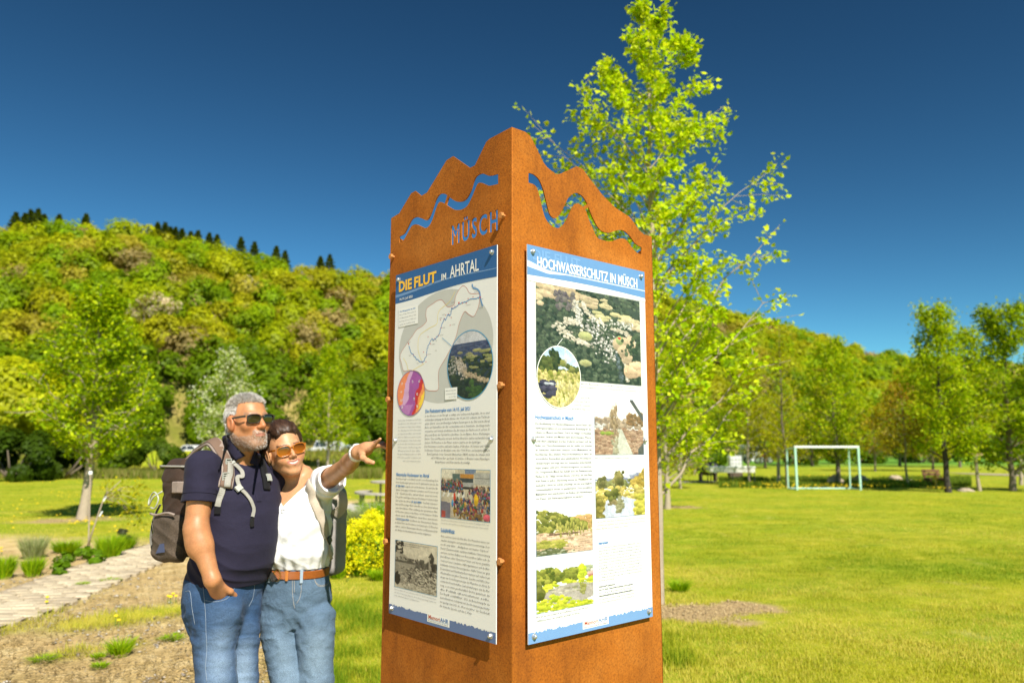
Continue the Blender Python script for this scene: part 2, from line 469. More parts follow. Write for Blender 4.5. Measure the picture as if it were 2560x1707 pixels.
tag(o, 'grey and tan gravel scattered over the bare earth', 'gravel', kind='stuff')
# wood chips round the trees
pts = []
for cx, cy, rx, ry in MULCH:
    q = rng.random((1500, 2)) * 2 - 1; q = q[(q ** 2).sum(1) < 1]; pts.append(np.stack([cx + q[:, 0] * rx, cy + q[:, 1] * ry], 1))
pts = np.concatenate(pts); x, y = pts.T; k = zones(x, y)[1] > .4; x, y = x[k], y[k]; n = len(x)
V, F = pebble_mesh(n, x, y, .006 + .012 * rng.random(n)); t = rng.random((n, 1))
C = np.repeat(np.array([.20, .13, .06]) * (1 - t) + np.array([.60, .46, .24]) * t, 6, 0)
o = obj('bark_mulch', new_mesh('bark_mulch', V, F, C), MATS['stone_grain'])
tag(o, 'brown bark mulch in the rings round the young trees', 'mulch', kind='stuff')

# ---- paved path: every stone its own part
path = empty('path', (0, 0, 0)); tag(path, kind='structure')
sand = plain('path_sand', (.40, .33, .24), .95, .3, 40, .5, .01, spec=.2)
def path_pt(s, off):
    P = [np.array(p[:2]) for p in PATH_C]; L = [np.linalg.norm(P[i + 1] - P[i]) for i in range(3)]
    for i in range(3):
        if s <= L[i] or i == 2:
            d = (P[i + 1] - P[i]) / L[i]; return P[i] + d * s + np.array([-d[1], d[0]]) * off
        s -= L[i]
PL = sum(np.linalg.norm(PATH_C[i + 1][:2] - PATH_C[i][:2]) for i in range(3))
S = np.linspace(0, PL, 24); V = []
for s in S:
    for o_ in (-.5, .5): p = path_pt(s, o_); V.append((p[0], p[1], .026))
mobj('sand_bed', V, np.array([[2 * i, 2 * i + 1, 2 * i + 3, 2 * i + 2] for i in range(23)]), sand, path)
stone_m = [plain('paving_stone%d' % i, c, .9, .3, 25, .5, .006, spec=.25) for i, c in enumerate([(.46, .38, .26), (.40, .33, .23), (.52, .44, .31)])]
sm = [MB().box((0, 0, 0), (.19 + .02 * i, .125, .06), bev=.012) for i in range(3)]
sme = []
for i, b in enumerate(sm):
    me = bpy.data.meshes.new('paving_stone'); me.from_pydata(b.V, [], b.F); me.update(); me.materials.append(stone_m[i]); sme.append(me)
row = 0; s = .07; nst = 0
while s < PL - .05 and nst < 300:
    o_ = -.44 + (.1 if row % 2 else 0)
    while o_ < .46 and nst < 300:
        p = path_pt(s, o_); q = path_pt(min(s + .05, PL), o_) - path_pt(max(s - .05, 0), o_)
        st = bpy.data.objects.new('paving_stone', random.Random(nst).choice(sme)); COL.objects.link(st); st.parent = path
        st.location = (p[0], p[1], .007 + .006 * rng.random()); st.rotation_euler = (rng.normal(0, .02), rng.normal(0, .02), math.atan2(q[1], q[0]) + math.pi / 2 + rng.normal(0, .05))
        nst += 1; o_ += .225
    s += .145 if nst < 240 else .16; row += 1

# ---- hills
RT = [(-2600, 640, 55, 110), (-1200, 590, 58, 115), (-400, 560, 70, 120), (0, 548, 72, 124), (308, 542, 76, 128), (492, 590, 80, 134), (708, 645, 84, 142), (958, 672, 90, 152), (1300, 700, 100, 165),
      (1650, 725, 112, 185), (1882, 775, 122, 205), (2051, 824, 132, 225), (2160, 868, 140, 245), (2305, 884, 150, 265), (2560, 905, 160, 285), (3400, 940, 170, 310), (5200, 950, 180, 320)]
RT = np.array(RT, float)
def hill_pt(X, t, tree_h=7.0):
    yr, Yf, Yr = (np.interp(X, RT[:, 0], RT[:, k]) for k in (1, 2, 3))
    taz = (X - 1280) / FPX / 1.0097
    xc, zc = (X - 1280) / FPX, -(yr - 853.5) / FPX
    c, s = math.cos(PITCH), math.sin(PITCH)
    H = (s + c * zc) / (c - s * zc) * Yr + CAMH - tree_h
    Y = Yf + (Yr - Yf) * t
    z = H * np.where(t < 1, (1 - (1 - np.clip(t, 0, 1)) ** 1.45), 1 - .25 * (t - 1) ** 2)
    return taz * Y, Y, z
Xs = np.linspace(-2600, 5200, 160); Ts = np.concatenate([np.linspace(-.08, 1, 40), np.linspace(1.05, 1.8, 8)])
HX, HT = np.meshgrid(Xs, Ts)
hx, hy, hz = hill_pt(HX, HT); hz = np.where(HT < 0, -1.2 + 0 * hz, hz) + (fbm(hx, hy, .08, 51) - .5) * 4 * np.clip(HT, 0, 1)
idx = np.arange(HX.size).reshape(HX.shape)
HF = np.stack([idx[:-1, :-1], idx[:-1, 1:], idx[1:, 1:], idx[1:, :-1]], -1).reshape(-1, 4)
m, nt, out = nodes('hill_soil'); oc = coords(nt)
c = ramp(nt, noise(nt, .12, 6, .65, oc), [(.3, (.16, .17, .03)), (.5, (.30, .25, .08)), (.68, (.55, .42, .22))])
c = mixc(nt, .6, c, ramp(nt, noise(nt, 1.2, 5, .7, oc), [(.3, (.5, .5, .45)), (.7, (1.2, 1.15, 1.0))]), 'MULTIPLY')
bsdf(nt, out, c, .95, noise(nt, .8, 5, .6, oc), .8, .5, spec=.1)
hill = obj('hill', new_mesh('hill', np.stack([hx, hy, hz], -1).reshape(-1, 3), HF, None, True), m); tag(hill, kind='structure')

def crown_leaves(c, rad, n, size, col, seed, nb=22, low=-.35, jit=.14):
    """leaf faces of one crown: clumps spread over the outside of an uneven ellipsoid"""
    r_ = np.random.default_rng(seed)
    u = r_.normal(0, 1, (nb, 3)); u /= np.linalg.norm(u, axis=1)[:, None]; u[:, 2] = np.where(u[:, 2] < low, -u[:, 2], u[:, 2])
    rad = np.array(rad)
    bc = u * rad * (.62 + .22 * r_.random((nb, 1))); br = rad.mean() * (.22 + .2 * r_.random(nb))
    k = r_.integers(0, nb, n); v = r_.normal(0, 1, (n, 3)); v /= np.linalg.norm(v, axis=1)[:, None]
    p = bc[k] + v * br[k][:, None] * (.72 + .33 * r_.random((n, 1))) + np.array(c)
    nrm = v * .8 + u[k] * .9 + np.array([0, -.25, .35]) + r_.normal(0, .30, (n, 3)); nrm /= np.linalg.norm(nrm, axis=1)[:, None]
    t1 = np.cross(nrm, r_.normal(0, 1, (n, 3))); t1 /= np.linalg.norm(t1, axis=1)[:, None] + 1e-9; t2 = np.cross(nrm, t1)
    s = size * (.6 + .8 * r_.random((n, 1)))
    V = np.stack([p + t1 * s, p - .5 * t1 * s + .8 * t2 * s, p - .5 * t1 * s - .8 * t2 * s], 1)
    bcol = np.array(col) * (1 + jit * r_.normal(0, .6, (nb, 1))).clip(.5, 1.6)
    C = bcol[k] * (1 + .18 * r_.normal(0, 1, (n, 1))).clip(.5, 1.6)
    return V.reshape(-1, 3), lime(np.repeat(C, 3, 0).clip(0, 1))
PAL = [(.32, .38, .014), (.26, .37, .014), (.37, .40, .02), (.20, .32, .014), (.37, .37, .03), (.23, .35, .014), (.38, .34, .09), (.34, .29, .10), (.30, .36, .02)]
PW = np.array([.20, .18, .16, .10, .13, .10, .05, .04, .04]); PW /= PW.sum()
cand = []; r2 = np.random.default_rng(5)
for _ in range(24000):
    X = r2.uniform(-700, 3300); t = r2.uniform(.01, 1.02)
    x, y, z = hill_pt(np.array(X), np.array(t))
    if t < .17 and (380 < X < 505 or 675 < X < 775): continue          # the bare cut in the slope
    sp = 1.8 + y / 105
    if any((x - q[0]) ** 2 + (y - q[1]) ** 2 < (sp * (1.0 if q[4] < 1 else .9)) ** 2 for q in cand): continue
    cand.append((float(x), float(y), float(z), t, 0, X))
Vs, Cs = [], []
for i, (x, y, z, t, _, X) in enumerate(cand):
    if 1000 < X < 1560 and t < .8 and i % 2: continue
    k = r2.choice(len(PAL), p=PW); rr = r2.uniform(1.9, 3.4) * (1 + .12 * (y > 150))
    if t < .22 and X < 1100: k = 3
    inview = -120 < X < 1010 or 1600 < X < 2680
    n = (1250 if y < 110 else 950 if y < 170 else 650) if inview else 160
    size = (.25 if y < 110 else .31 if y < 170 else .44) * (1 if inview else 1.9)
    if k in (6, 7): n = int(n * .7)
    rad = (rr * r2.uniform(.85, 1.15), rr * r2.uniform(.85, 1.1), rr * r2.uniform(.85, 1.25))
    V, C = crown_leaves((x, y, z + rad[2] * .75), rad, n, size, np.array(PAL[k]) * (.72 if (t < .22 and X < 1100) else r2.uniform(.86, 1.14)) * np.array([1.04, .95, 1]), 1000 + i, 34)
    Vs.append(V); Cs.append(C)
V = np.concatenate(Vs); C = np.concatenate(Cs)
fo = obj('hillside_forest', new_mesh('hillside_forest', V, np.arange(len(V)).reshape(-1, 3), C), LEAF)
tag(fo, 'spring green deciduous wood covering the hillsides', 'forest', kind='stuff')
print('forest crowns', len(cand), 'tris', len(V) // 3)
# ================================================================== the rusty steel information pillar
YAW, PW_ = 0.8472, 0.6910
PO = np.array([-.001, 2.2945, 0.0])
dL = np.array([-math.cos(YAW), math.sin(YAW), 0]); dR = np.array([math.sin(YAW), math.cos(YAW), 0])
nL, nR = -dR, -dL
stele = empty('information_pillar', (PO + (dL + dR) * PW_ / 2).tolist())
tag(stele, 'tall rusty steel four-sided information pillar with wavy cut-out top, in the foreground', 'pillar')

m, nt, out = nodes('corten_steel'); MATS['corten'] = m
oc = coords(nt)
n1 = noise(nt, 2.6, 6, .62, oc, .4); n2 = noise(nt, 150, 4, .7, oc); n3 = noise(nt, 9, 6, .7, coords(nt, 'Object', (1, 1, .18)))
c = ramp(nt, n1, [(.28, (.22, .060, .006)), (.5, (.345, .104, .008)), (.72, (.44, .155, .022))])
c = mixc(nt, .7, c, ramp(nt, n3, [(.28, (.52, .48, .46)), (.45, (.95, .94, .93)), (.72, (1.25, 1.22, 1.15))]), 'MULTIPLY')
c = mixc(nt, .85, c, ramp(nt, n2, [(.33, (.62, .58, .56)), (.5, (1, 1, 1)), (.68, (1.25, 1.24, 1.2))]), 'MULTIPLY')
bsdf(nt, out, c, .88, n2, .35, .002, spec=.25)
CORTEN = m

LTOP = [(.6910, .8643), (.6352, .8709), (.6311, .8748), (.5579, .9292), (.5319, .9306), (.4927, .9021), (.4575, .9058), (.3427, .9921), (.3052, .9961), (.2115, .9275), (.1847, .9286), (.1262, .9913), (.1102, .997), (0, 1.0019)]
RTOP = [(0, 1.0019), (.0574, 1.0024), (.0793, .9951), (.0931, .9798), (.1376, .9212), (.1545, .9084), (.1948, .8947), (.2154, .9011), (.2943, .9471), (.3252, .9445), (.3531, .9222), (.4227, .875), (.4882, .8436), (.5631, .8267), (.5769, .8202), (.6182, .786), (.6467, .7763), (.6910, .7759)]
LS = [([(.6311, .7804), (.5985, .7854), (.5744, .8064), (.5505, .8272), (.5224, .8297), (.4903, .818), (.4587, .8038), (.4396, .811), (.4212, .8365), (.403, .8642), (.3809, .8792), (.355, .8748), (.3358, .8645)],
       [(.3506, .8376), (.3766, .8508), (.3913, .8453), (.4058, .8237), (.4203, .7997), (.4389, .7809), (.4618, .7759), (.4894, .7876), (.5215, .8027), (.5498, .8033), (.5697, .7887), (.5937, .7677), (.6142, .7576), (.6300, .7558)]),
      ([(.3256, .8561), (.311, .8457), (.2825, .8288), (.2476, .8211), (.2238, .8282), (.2038, .8491), (.1907, .8739), (.1743, .8889), (.1448, .8893), (.1094, .8719), (.0655, .8665)],
       [(.0653, .8331), (.0902, .8355), (.1123, .8397), (.1348, .8516), (.1543, .8611), (.1707, .8599), (.1838, .8439), (.2002, .8222), (.2234, .7999), (.2541, .7942), (.289, .8012), (.3176, .8161), (.341, .8316)])]
RS = [([(.0717, .8692), (.0925, .8697), (.1147, .8604), (.1313, .839), (.1424, .8119), (.1534, .7806), (.1645, .7534), (.1816, .7434), (.1989, .7486), (.2166, .7685), (.2347, .7981), (.253, .8281), (.2713, .8431), (.2896, .8526), (.3142, .8506), (.3326, .8392), (.3448, .8254)],
       [(.3227, .8105), (.3013, .8177), (.2829, .8107), (.2644, .7871), (.2459, .753), (.2219, .7246), (.1985, .7128), (.1699, .7165), (.1473, .733), (.1335, .7595), (.1226, .7949), (.1116, .8218), (.0979, .8354), (.0715, .8367)]),
      ([(.3509, .8143), (.3692, .7847), (.394, .7562), (.4195, .7433), (.4522, .745), (.4858, .7582), (.5131, .7667), (.5404, .7664), (.5677, .753), (.595, .7324), (.6303, .7246)],
       [(.6293, .6972), (.601, .7008), (.5735, .7169), (.5429, .7368), (.5121, .7357), (.4714, .7191), (.4383, .7131), (.4059, .7139), (.3869, .7214), (.3684, .7468), (.3501, .7742), (.338, .7982), (.3319, .8049)])]

def text_curve(body, size=1.0, offset=0.0, spacing=1.0, res=2):
    cu = bpy.data.curves.new('lettering', 'FONT'); cu.body = body; cu.size = size; cu.offset = offset; cu.space_character = spacing
    cu.resolution_u = res; cu.fill_mode = 'FRONT'
    return cu
def text_mesh(body, offset=0.0, res=1, spacing=1.0):
    cu = text_curve(body, 1.0, offset, spacing, res)
    o = bpy.data.objects.new('lettering', cu); COL.objects.link(o)
    me = o.to_mesh(); n = len(me.vertices)
    V = np.zeros(n * 3, np.float32); me.vertices.foreach_get('co', V); V = V.reshape(-1, 3)
    F = [tuple(p.vertices) for p in me.polygons]
    o.to_mesh_clear(); bpy.data.objects.remove(o); bpy.data.curves.remove(cu)
    return V, F
def fatten(Q, ox, oy):
    """grow a closed outline outwards (bolder cut-out letters)"""
    A = np.array(Q); n = len(A); ar = sum(A[i][0] * A[(i + 1) % n][1] - A[(i + 1) % n][0] * A[i][1] for i in range(n)); sg = 1 if ar > 0 else -1; out_ = []
    for i in range(n):
        e0 = A[i] - A[i - 1]; e1 = A[(i + 1) % n] - A[i]; e0 = e0 / (np.linalg.norm(e0) + 1e-9); e1 = e1 / (np.linalg.norm(e1) + 1e-9)
        n0 = np.array([e0[1], -e0[0]]) * sg; n1 = np.array([e1[1], -e1[0]]) * sg; m_ = n0 + n1; l_ = m_ @ m_; m_ = m_ * min(2.0 / (l_ + 1e-6), 2.2) if l_ > .05 else n0
        out_.append((A[i][0] + m_[0] * ox, A[i][1] + m_[1] * oy))
    return out_
def sheet(name, loops, O, d, n_out, thick, mat, parent, extra=None):
    """flat steel sheet with cut-outs: 2-D filled curve -> mesh, stood up on its face"""
    cu = bpy.data.curves.new(name, 'CURVE'); cu.dimensions = '2D'; cu.fill_mode = 'BOTH'; cu.extrude = thick / 2
    for L in loops:
        sp = cu.splines.new('POLY'); sp.points.add(len(L) - 1); sp.use_cyclic_u = True
        for i, (a, b) in enumerate(L): sp.points[i].co = (a, b, 0, 1)
    if extra is not None:
        body, box = extra
        tcu = text_curve(body, 1.0, .075, 1.3, 3); to = bpy.data.objects.new('t', tcu); COL.objects.link(to)
        dg = bpy.context.evaluated_depsgraph_get(); tc = to.evaluated_get(dg).to_curve(dg)
        pts = np.array([p.co[:2] for s_ in tc.splines for p in s_.bezier_points])
        lo, hi = pts.min(0), pts.max(0)
        for s_ in tc.splines:
            L = []
            bp = s_.bezier_points
            for i in range(len(bp)):
                p0, p1 = bp[i], bp[(i + 1) % len(bp)]
                for k in range(4):
                    t = k / 4
                    q = ((1 - t) ** 3) * p0.co + 3 * (1 - t) ** 2 * t * p0.handle_right + 3 * (1 - t) * t * t * p1.handle_left + t ** 3 * p1.co
                    L.append(q[:2])
            sp = cu.splines.new('POLY'); sp.use_cyclic_u = True
            Q = []
            for q in L:
                f = (np.array(q) - lo) / (hi - lo); w = (box[0] + (box[2] - box[0]) * f[0], box[1] + (box[3] - box[1]) * f[1])
                if not Q or np.hypot(w[0] - Q[-1][0], w[1] - Q[-1][1]) > 4e-4: Q.append(w)
            Q = fatten(Q, .0032, .0022)
            sp.points.add(len(Q) - 1)
            for i, w in enumerate(Q): sp.points[i].co = (w[0], w[1], 0, 1)
        bpy.data.objects.remove(to)
    o = bpy.data.objects.new(name, cu); COL.objects.link(o)
    dg = bpy.context.evaluated_depsgraph_get(); me = bpy.data.meshes.new_from_object(o.evaluated_get(dg))
    bpy.data.objects.remove(o)
    V = np.zeros(len(me.vertices) * 3); me.vertices.foreach_get('co', V); V = V.reshape(-1, 3)
    W = np.array(O)[None] + V[:, :1] * d[None] + V[:, 1:2] * np.array([0, 0, 1.]) + V[:, 2:3] * n_out[None] - n_out[None] * thick / 2
    W[:, 2] += CAMH - np.array(O)[2]
    W -= np.array(parent.location)[None]
    me.vertices.foreach_set('co', W.astype(np.float32).ravel()); me.name = name; me.update()
    return obj(name, me, mat, parent)
def slot(pair):
    u = catmull([np.array(p) for p in pair[0]], 5); d = catmull([np.array(p) for p in pair[1]], 5)
    return [tuple(p) for p in u] + [tuple(p) for p in d]
TH = .004
BOT = -CAMH + .0
mir = lambda L: [(PW_ - a, b) for a, b in L]
# front left: u runs from the near edge to the left; letters must read left to right, so build in v = PW - u
Lout = [(a, b) for a, b in mir(LTOP)] + [(PW_, BOT), (0.0, BOT)]
left_sheet = sheet('steel_face', [Lout] + [mir(slot(s)) for s in LS], PO + dL * PW_, -dL, nL, TH, CORTEN, stele, ('MÜSCH', (PW_ - .3075, .6835, PW_ - .0700, .7630)))
tag(left_sheet, 'rusty left face with the cut-out letters MÜSCH')
Rout = [(max(a, TH), b) for a, b in RTOP] + [(PW_, BOT), (TH, BOT)]
right_sheet = sheet('steel_face', [Rout] + [slot(s) for s in RS], PO, dR, nR, TH, CORTEN, stele)
tag(right_sheet, 'brighter rusty right face with a wavy slot')
PB = PO + (dL + dR) * PW_
bl = [(0, .80), (.05, .79), (.12, .70), (.2, .62), (.32, .58), (.45, .50), (.58, .46), (PW_, .42), (PW_, BOT), (0, BOT)]
bl = [(TH if a == 0 else (PW_ - TH if a == PW_ else a), b) for a, b in bl]
sheet('steel_face', [bl], PO + dL * PW_, dR, -nR * 0 + dL, TH, CORTEN, stele)
br = [(0, .745), (.06, .73), (.14, .64), (.25, .58), (.38, .54), (.5, .48), (PW_, .42), (PW_, BOT), (0, BOT)]
sheet('steel_face', [br], PO + dR * PW_, dL, dR, TH, CORTEN, stele)

def fpt(side, u, z, off):
    d, n_ = (dL, nL) if side == 'L' else (dR, nR)
    return PO + d * u + n_ * off + np.array([0, 0, CAMH + z])
rust_bolt = plain('rusty_bolt', (.48, .19, .05), .85, .35, 120, .4, .001)
for u, z in [(.0344, .7194), (.037, .1902), (.0376, -.3277), (.665, .7083), (.665, .1766), (.660, -.3252)]:
    p = fpt('L', u, z, 0)
    b = MB(); b.lathe([(.0062, 0), (.0062, .009), (.0112, .0091), (.0112, .0165), (.0095, .0185)], p, 6, nL)
    b.build('bolt', rust_bolt, stele)

# ---- panels: aluminium sheets with printed fronts
PANW, PANH, PTOP = .5714, 1.189, .6280
white_sheet = plain('printed_white', (.75, .75, .75), .35, .03, 8, .02, .001, spec=.4)
alu = plain('aluminium', (.55, .56, .58), .35, .06, 40, .05, .001, metallic=.8)
def pmat(name, col, rough=.38):
    return plain('print_' + name, col, rough, .05, 30, .02, .0005, spec=.4)
class Panel:
    def __init__(s, side, label):
        s.side = side
        s.root = empty('information_panel', (0, 0, 0)); s.root.parent = stele
        s.root.matrix_parent_inverse = Matrix()
        s.root['label'] = label
        s.org = np.array(stele.location)
    def P(s, x, y, off=0):             # x right, y down from the panel's top left corner (metres)
        u = (.6198 - x) if s.side == 'L' else (.0483 + x)
        return fpt(s.side, u, PTOP - y, .0180 + off)
    def emit(s, name, V2, F, mat, off, col=None):
        V = np.array([s.P(a, b, off) for a, b in V2]) - s.org
        me = new_mesh(name, V, F, col)
        return obj(name, me, mat, s.root)
    def poly(s, name, pts, mat, off):
        return s.emit(name, pts, [tuple(range(len(pts)))], mat, off)
    def plate(s):
        V = [s.P(x, y, o) - s.org for o in (-.003, 0) for x, y in ((0, 0), (PANW, 0), (PANW, PANH), (0, PANH))]
        obj('panel_sheet', new_mesh('panel_sheet', np.array(V), [(0, 1, 2, 3), (7, 6, 5, 4), (0, 4, 5, 1), (1, 5, 6, 2), (2, 6, 7, 3), (3, 7, 4, 0)]), white_sheet, s.root)
    def text(s, name, lines, mat, off=.0012, bold=-.004, res=1):
        if s.side == 'R' and bold < 0: bold = .004
        """lines: (body, x0, baseline y, x-width or None, height of capitals, align)"""
        V2, F = [], []
        for body, x0, yb, w, h, *rest in lines:
            V, f = text_mesh(body, bold, res)
            if len(V) == 0: continue
            sy = h / .69; lo, hi = V[:, 0].min(), V[:, 0].max(); sx = (w / (hi - lo)) if w else sy * (rest[0] if rest else .8)
            b = len(V2); V2 += [(x0 + (v[0] - lo) * sx, yb - v[1] * sy) for v in V]; F += [tuple(b + i for i in q) for q in f]
        return s.emit(name, V2, F, mat, off)
    def screws(s):
        for x in (.022, PANW - .022):
            for y in (.02, .60, PANH - .02):
                p = s.P(x, y, 0); n_ = nL if s.side == 'L' else nR
                b = MB(); b.lathe([(.009, 0), (.009, .0015), (.0068, .0018), (.0068, .0065), (.0055, .0095), (.0025, .0115)], p - s.org, 10, n_)
                me = bpy.data.meshes.new('screw'); me.from_pydata(b.V, [], b.F); me.update(); obj('screw', me, alu, s.root)
    def photo(s, name, x0, y0, x1, y1, img, off=.0008, mask=None, label=None, grain=.22):
        """a printed picture: a fine grid of ink cells coloured one by one; img(u, v) -> rgb arrays"""
        nx = max(12, int((x1 - x0) / .0026)); ny = max(12, int((y1 - y0) / .0026))
        u, v = np.meshgrid(np.linspace(0, 1, nx + 1), np.linspace(0, 1, ny + 1))
        C = np.stack(img(u, v), -1)
        if grain:
            gr_ = np.random.default_rng(int(x0 * 1e4 + y0 * 1e5)); W0 = gr_.random(u.shape); W1 = vnoise(u, v, nx / 4.0, 17); W2 = fbm(u, v, 5, 19)
            C = C * (1 + grain * (1.1 * (W0 - .5) + .9 * (W1 - .5) + 1.2 * (W2 - .5)))[..., None] + .02 * (gr_.random(C.shape) - .5)
        C = C.reshape(-1, 3).clip(0, 1)
        if grain > .2: C = C ** 1.32 * .88
        V2 = np.stack([x0 + u * (x1 - x0), y0 + v * (y1 - y0)], -1).reshape(-1, 2)
        id_ = np.arange((nx + 1) * (ny + 1)).reshape(ny + 1, nx + 1)
        F = np.stack([id_[:-1, :-1], id_[1:, :-1], id_[1:, 1:], id_[:-1, 1:]], -1).reshape(-1, 4)
        if mask is not None:
            cu, cv = (u[:-1, :-1] + u[1:, 1:]) / 2, (v[:-1, :-1] + v[1:, 1:]) / 2
            # pull border vertices on to the ellipse so that the rim is clean
            q = V2.copy(); uu = (u.ravel() - .5) * 2; vv = (v.ravel() - .5) * 2; r_ = np.hypot(uu, vv)
            k = np.where(r_ > 1, 1 / r_, 1); V2[:, 0] = x0 + (.5 + uu * k / 2) * (x1 - x0); V2[:, 1] = y0 + (.5 + vv * k / 2) * (y1 - y0)
            F = F[(np.hypot((cu - .5) * 2, (cv - .5) * 2) < 1.06).ravel()]
        o = s.emit(name, V2, F, INK, off, C)
        if label: o['label'] = label
        return o
    def frame(s, name, pts, w, mat, off=.0011):
        pts = [np.array(p, float) for p in pts]; n = len(pts); V, F = [], []
        cen = sum(pts) / n
        for p in pts:
            d = p - cen; d = d / (np.linalg.norm(d) + 1e-9)
            V += [tuple(p - d * w / 2), tuple(p + d * w / 2)]
        for i in range(n): j = (i + 1) % n; F.append((2 * i, 2 * i + 1, 2 * j + 1, 2 * j))
        return s.emit(name, V, F, mat, off)
m, nt, out = nodes('print_ink'); a = nt.nodes.new('ShaderNodeVertexColor'); a.layer_name = 'Col'
bsdf(nt, out, a.outputs[0], .4, spec=.4); INK = m
def stack(r, g, b): return r, g, b
def lerp3(a, b, t): return tuple(a[k] * (1 - t) + b[k] * t for k in range(3))
def sel(c, mask, col):
    return tuple(np.where(mask, col[k], c[k]) for k in range(3))
def seg_dist(x, y, a, b):
    a = np.array(a); b = np.array(b); d = b - a
    t = np.clip(((x - a[0]) * d[0] + (y - a[1]) * d[1]) / (d @ d), 0, 1)
    return np.hypot(x - a[0] - t * d[0], y - a[1] - t * d[1])
def ns(u, v, s, seed): return fbm(u, v, s, seed, 4)
def wn_(u, seed): return np.random.default_rng(seed).random(u.shape)
def spk(u, v, s, seed): return .55 * vnoise(u, v, s, seed) + .45 * wn_(u, seed + 999)
def land(u, v, sky_c, horizon, hills, ground, seed, amp=.08):
    """generic landscape print: sky, wooded ridge, ground"""
    n = ns(u, v, 12, seed); f = spk(u, v, 60, seed + 3)
    c = lerp3(sky_c, tuple(x * .92 for x in sky_c), v)
    ridge = horizon + amp * (ns(u, 0 * u + .3, 4, seed + 1) - .5) * 2 + .03 * (spk(u, 0 * u, 40, seed + 2) - .5)
    h = lerp3(tuple(x * .55 for x in hills), tuple(x * 1.35 for x in hills), (n * .5 + f * .5))
    c = tuple(np.where(v > ridge, h[k], c[k]) for k in range(3))
    g = lerp3(tuple(x * .75 for x in ground), tuple(x * 1.2 for x in ground), (ns(u, v, 9, seed + 5) * .6 + f * .4))
    gl = horizon + .22 + .05 * (ns(u, 0 * u, 3, seed + 6) - .5)
    c = tuple(np.where(v > gl, g[k], c[k]) for k in range(3))
    return c, n, f
class Ink:
    """paints a small printed picture from many overlapping dabs of colour"""
    def __init__(s, u, v, seed): s.u, s.v, s.r = u, v, np.random.default_rng(seed); s.C = np.ones(u.shape + (3,)); s.du = 1 / (u.shape[1] - 1); s.dv = 1 / (u.shape[0] - 1)
    def fill(s, m, c, var=.1):
        w = 1 + var * s.r.normal(0, 1, s.u.shape + (1,)) * .6; s.C = np.where(np.broadcast_to(m, s.u.shape)[..., None], np.array(c) * w, s.C); return s
    def grad(s, m, c0, c1, ax=1):
        t = (s.v if ax else s.u)[..., None]; s.C = np.where(np.broadcast_to(m, s.u.shape)[..., None], np.array(c0) * (1 - t) + np.array(c1) * t, s.C); return s
    def dab(s, n, fx, rx, ry, c0, c1, soft=.0):
        """fx(r) -> list of points; colours between c0 and c1"""
        H, W = s.u.shape
        for _ in range(n):
            x, y = fx(s.r); k = s.r.uniform(.6, 1.4); a, b = rx * k, ry * k * s.r.uniform(.7, 1.3); i0, i1 = max(0, int((y - b) / s.dv)), min(H, int((y + b) / s.dv) + 2); j0, j1 = max(0, int((x - a) / s.du)), min(W, int((x + a) / s.du) + 2)
            if i1 <= i0 or j1 <= j0: continue
            q = ((s.u[i0:i1, j0:j1] - x) / a) ** 2 + ((s.v[i0:i1, j0:j1] - y) / b) ** 2 < 1; t = s.r.random(); c = np.array(c0) * (1 - t) + np.array(c1) * t
            sh = 1 - .35 * np.clip((s.v[i0:i1, j0:j1] - y) / b, -.4, 1)[..., None]; s.C[i0:i1, j0:j1] = np.where(q[..., None], c * sh, s.C[i0:i1, j0:j1])
        return s
    def out(s): return s.C[..., 0], s.C[..., 1], s.C[..., 2]
def box_(x0, x1, y0, y1): return lambda r: (r.uniform(x0, x1), r.uniform(y0, y1))
def line_(x0, y0, x1, y1, w=.02): 
    def f(r): t = r.random(); return x0 + (x1 - x0) * t + r.normal(0, w), y0 + (y1 - y0) * t + r.normal(0, w)
    return f
def tri_(top, bot, x0=0., x1=1.):
    """points between two height functions"""
    def f(r): x = r.uniform(x0, x1); a, b = top(x), bot(x); return x, a + (b - a) * r.random() 
    return f
def ell(cx, cy, rx, ry, n=72): return [(cx + rx * math.cos(2 * math.pi * k / n), cy - ry * math.sin(2 * math.pi * k / n)) for k in range(n)]
def wave(y0, amp, ph, n=40): return [(PANW * i / n, y0 + amp * math.sin(i / n * 5.2 + ph)) for i in range(n + 1)]

BLUE_D, BLUE_L = pmat('dark_blue', (.035, .115, .30)), pmat('light_blue', (.13, .27, .52))
BLUE_B = pmat('band_blue', (.10, .16, .33)); BLUE_B2 = pmat('band_light_blue', (.16, .30, .56)); PALE = pmat('pale_stripe', (.60, .68, .80)); STRIPE_D = pmat('stripe_blue', (.10, .20, .42))
GREY = pmat('map_grey', (.52, .52, .49)); WHITE = pmat('white', (.82, .82, .80)); YEL = pmat('yellow', (.90, .52, .03)); HEAD = pmat('heading_blue', (.02, .20, .55))
TXT = pmat('text_grey', (.10, .10, .11)); TXT_L = pmat('caption_grey', (.30, .30, .31)); CYAN = pmat('rim_blue', (.05, .30, .55)); RED = pmat('red', (.55, .03, .03)); GHOST = pmat('ghost_blue', (.165, .315, .575))
ORANGE_L = pmat('outline_red', (.55, .22, .16)); MAPW = pmat('map_white', (.74, .74, .72)); MAPY = pmat('map_yellow', (.80, .66, .22)); RIVER = pmat('river_blue', (.12, .28, .55)); BRN = pmat('logo_red', (.50, .09, .05)); CREAM = pmat('cream_tint', (.80, .72, .55))

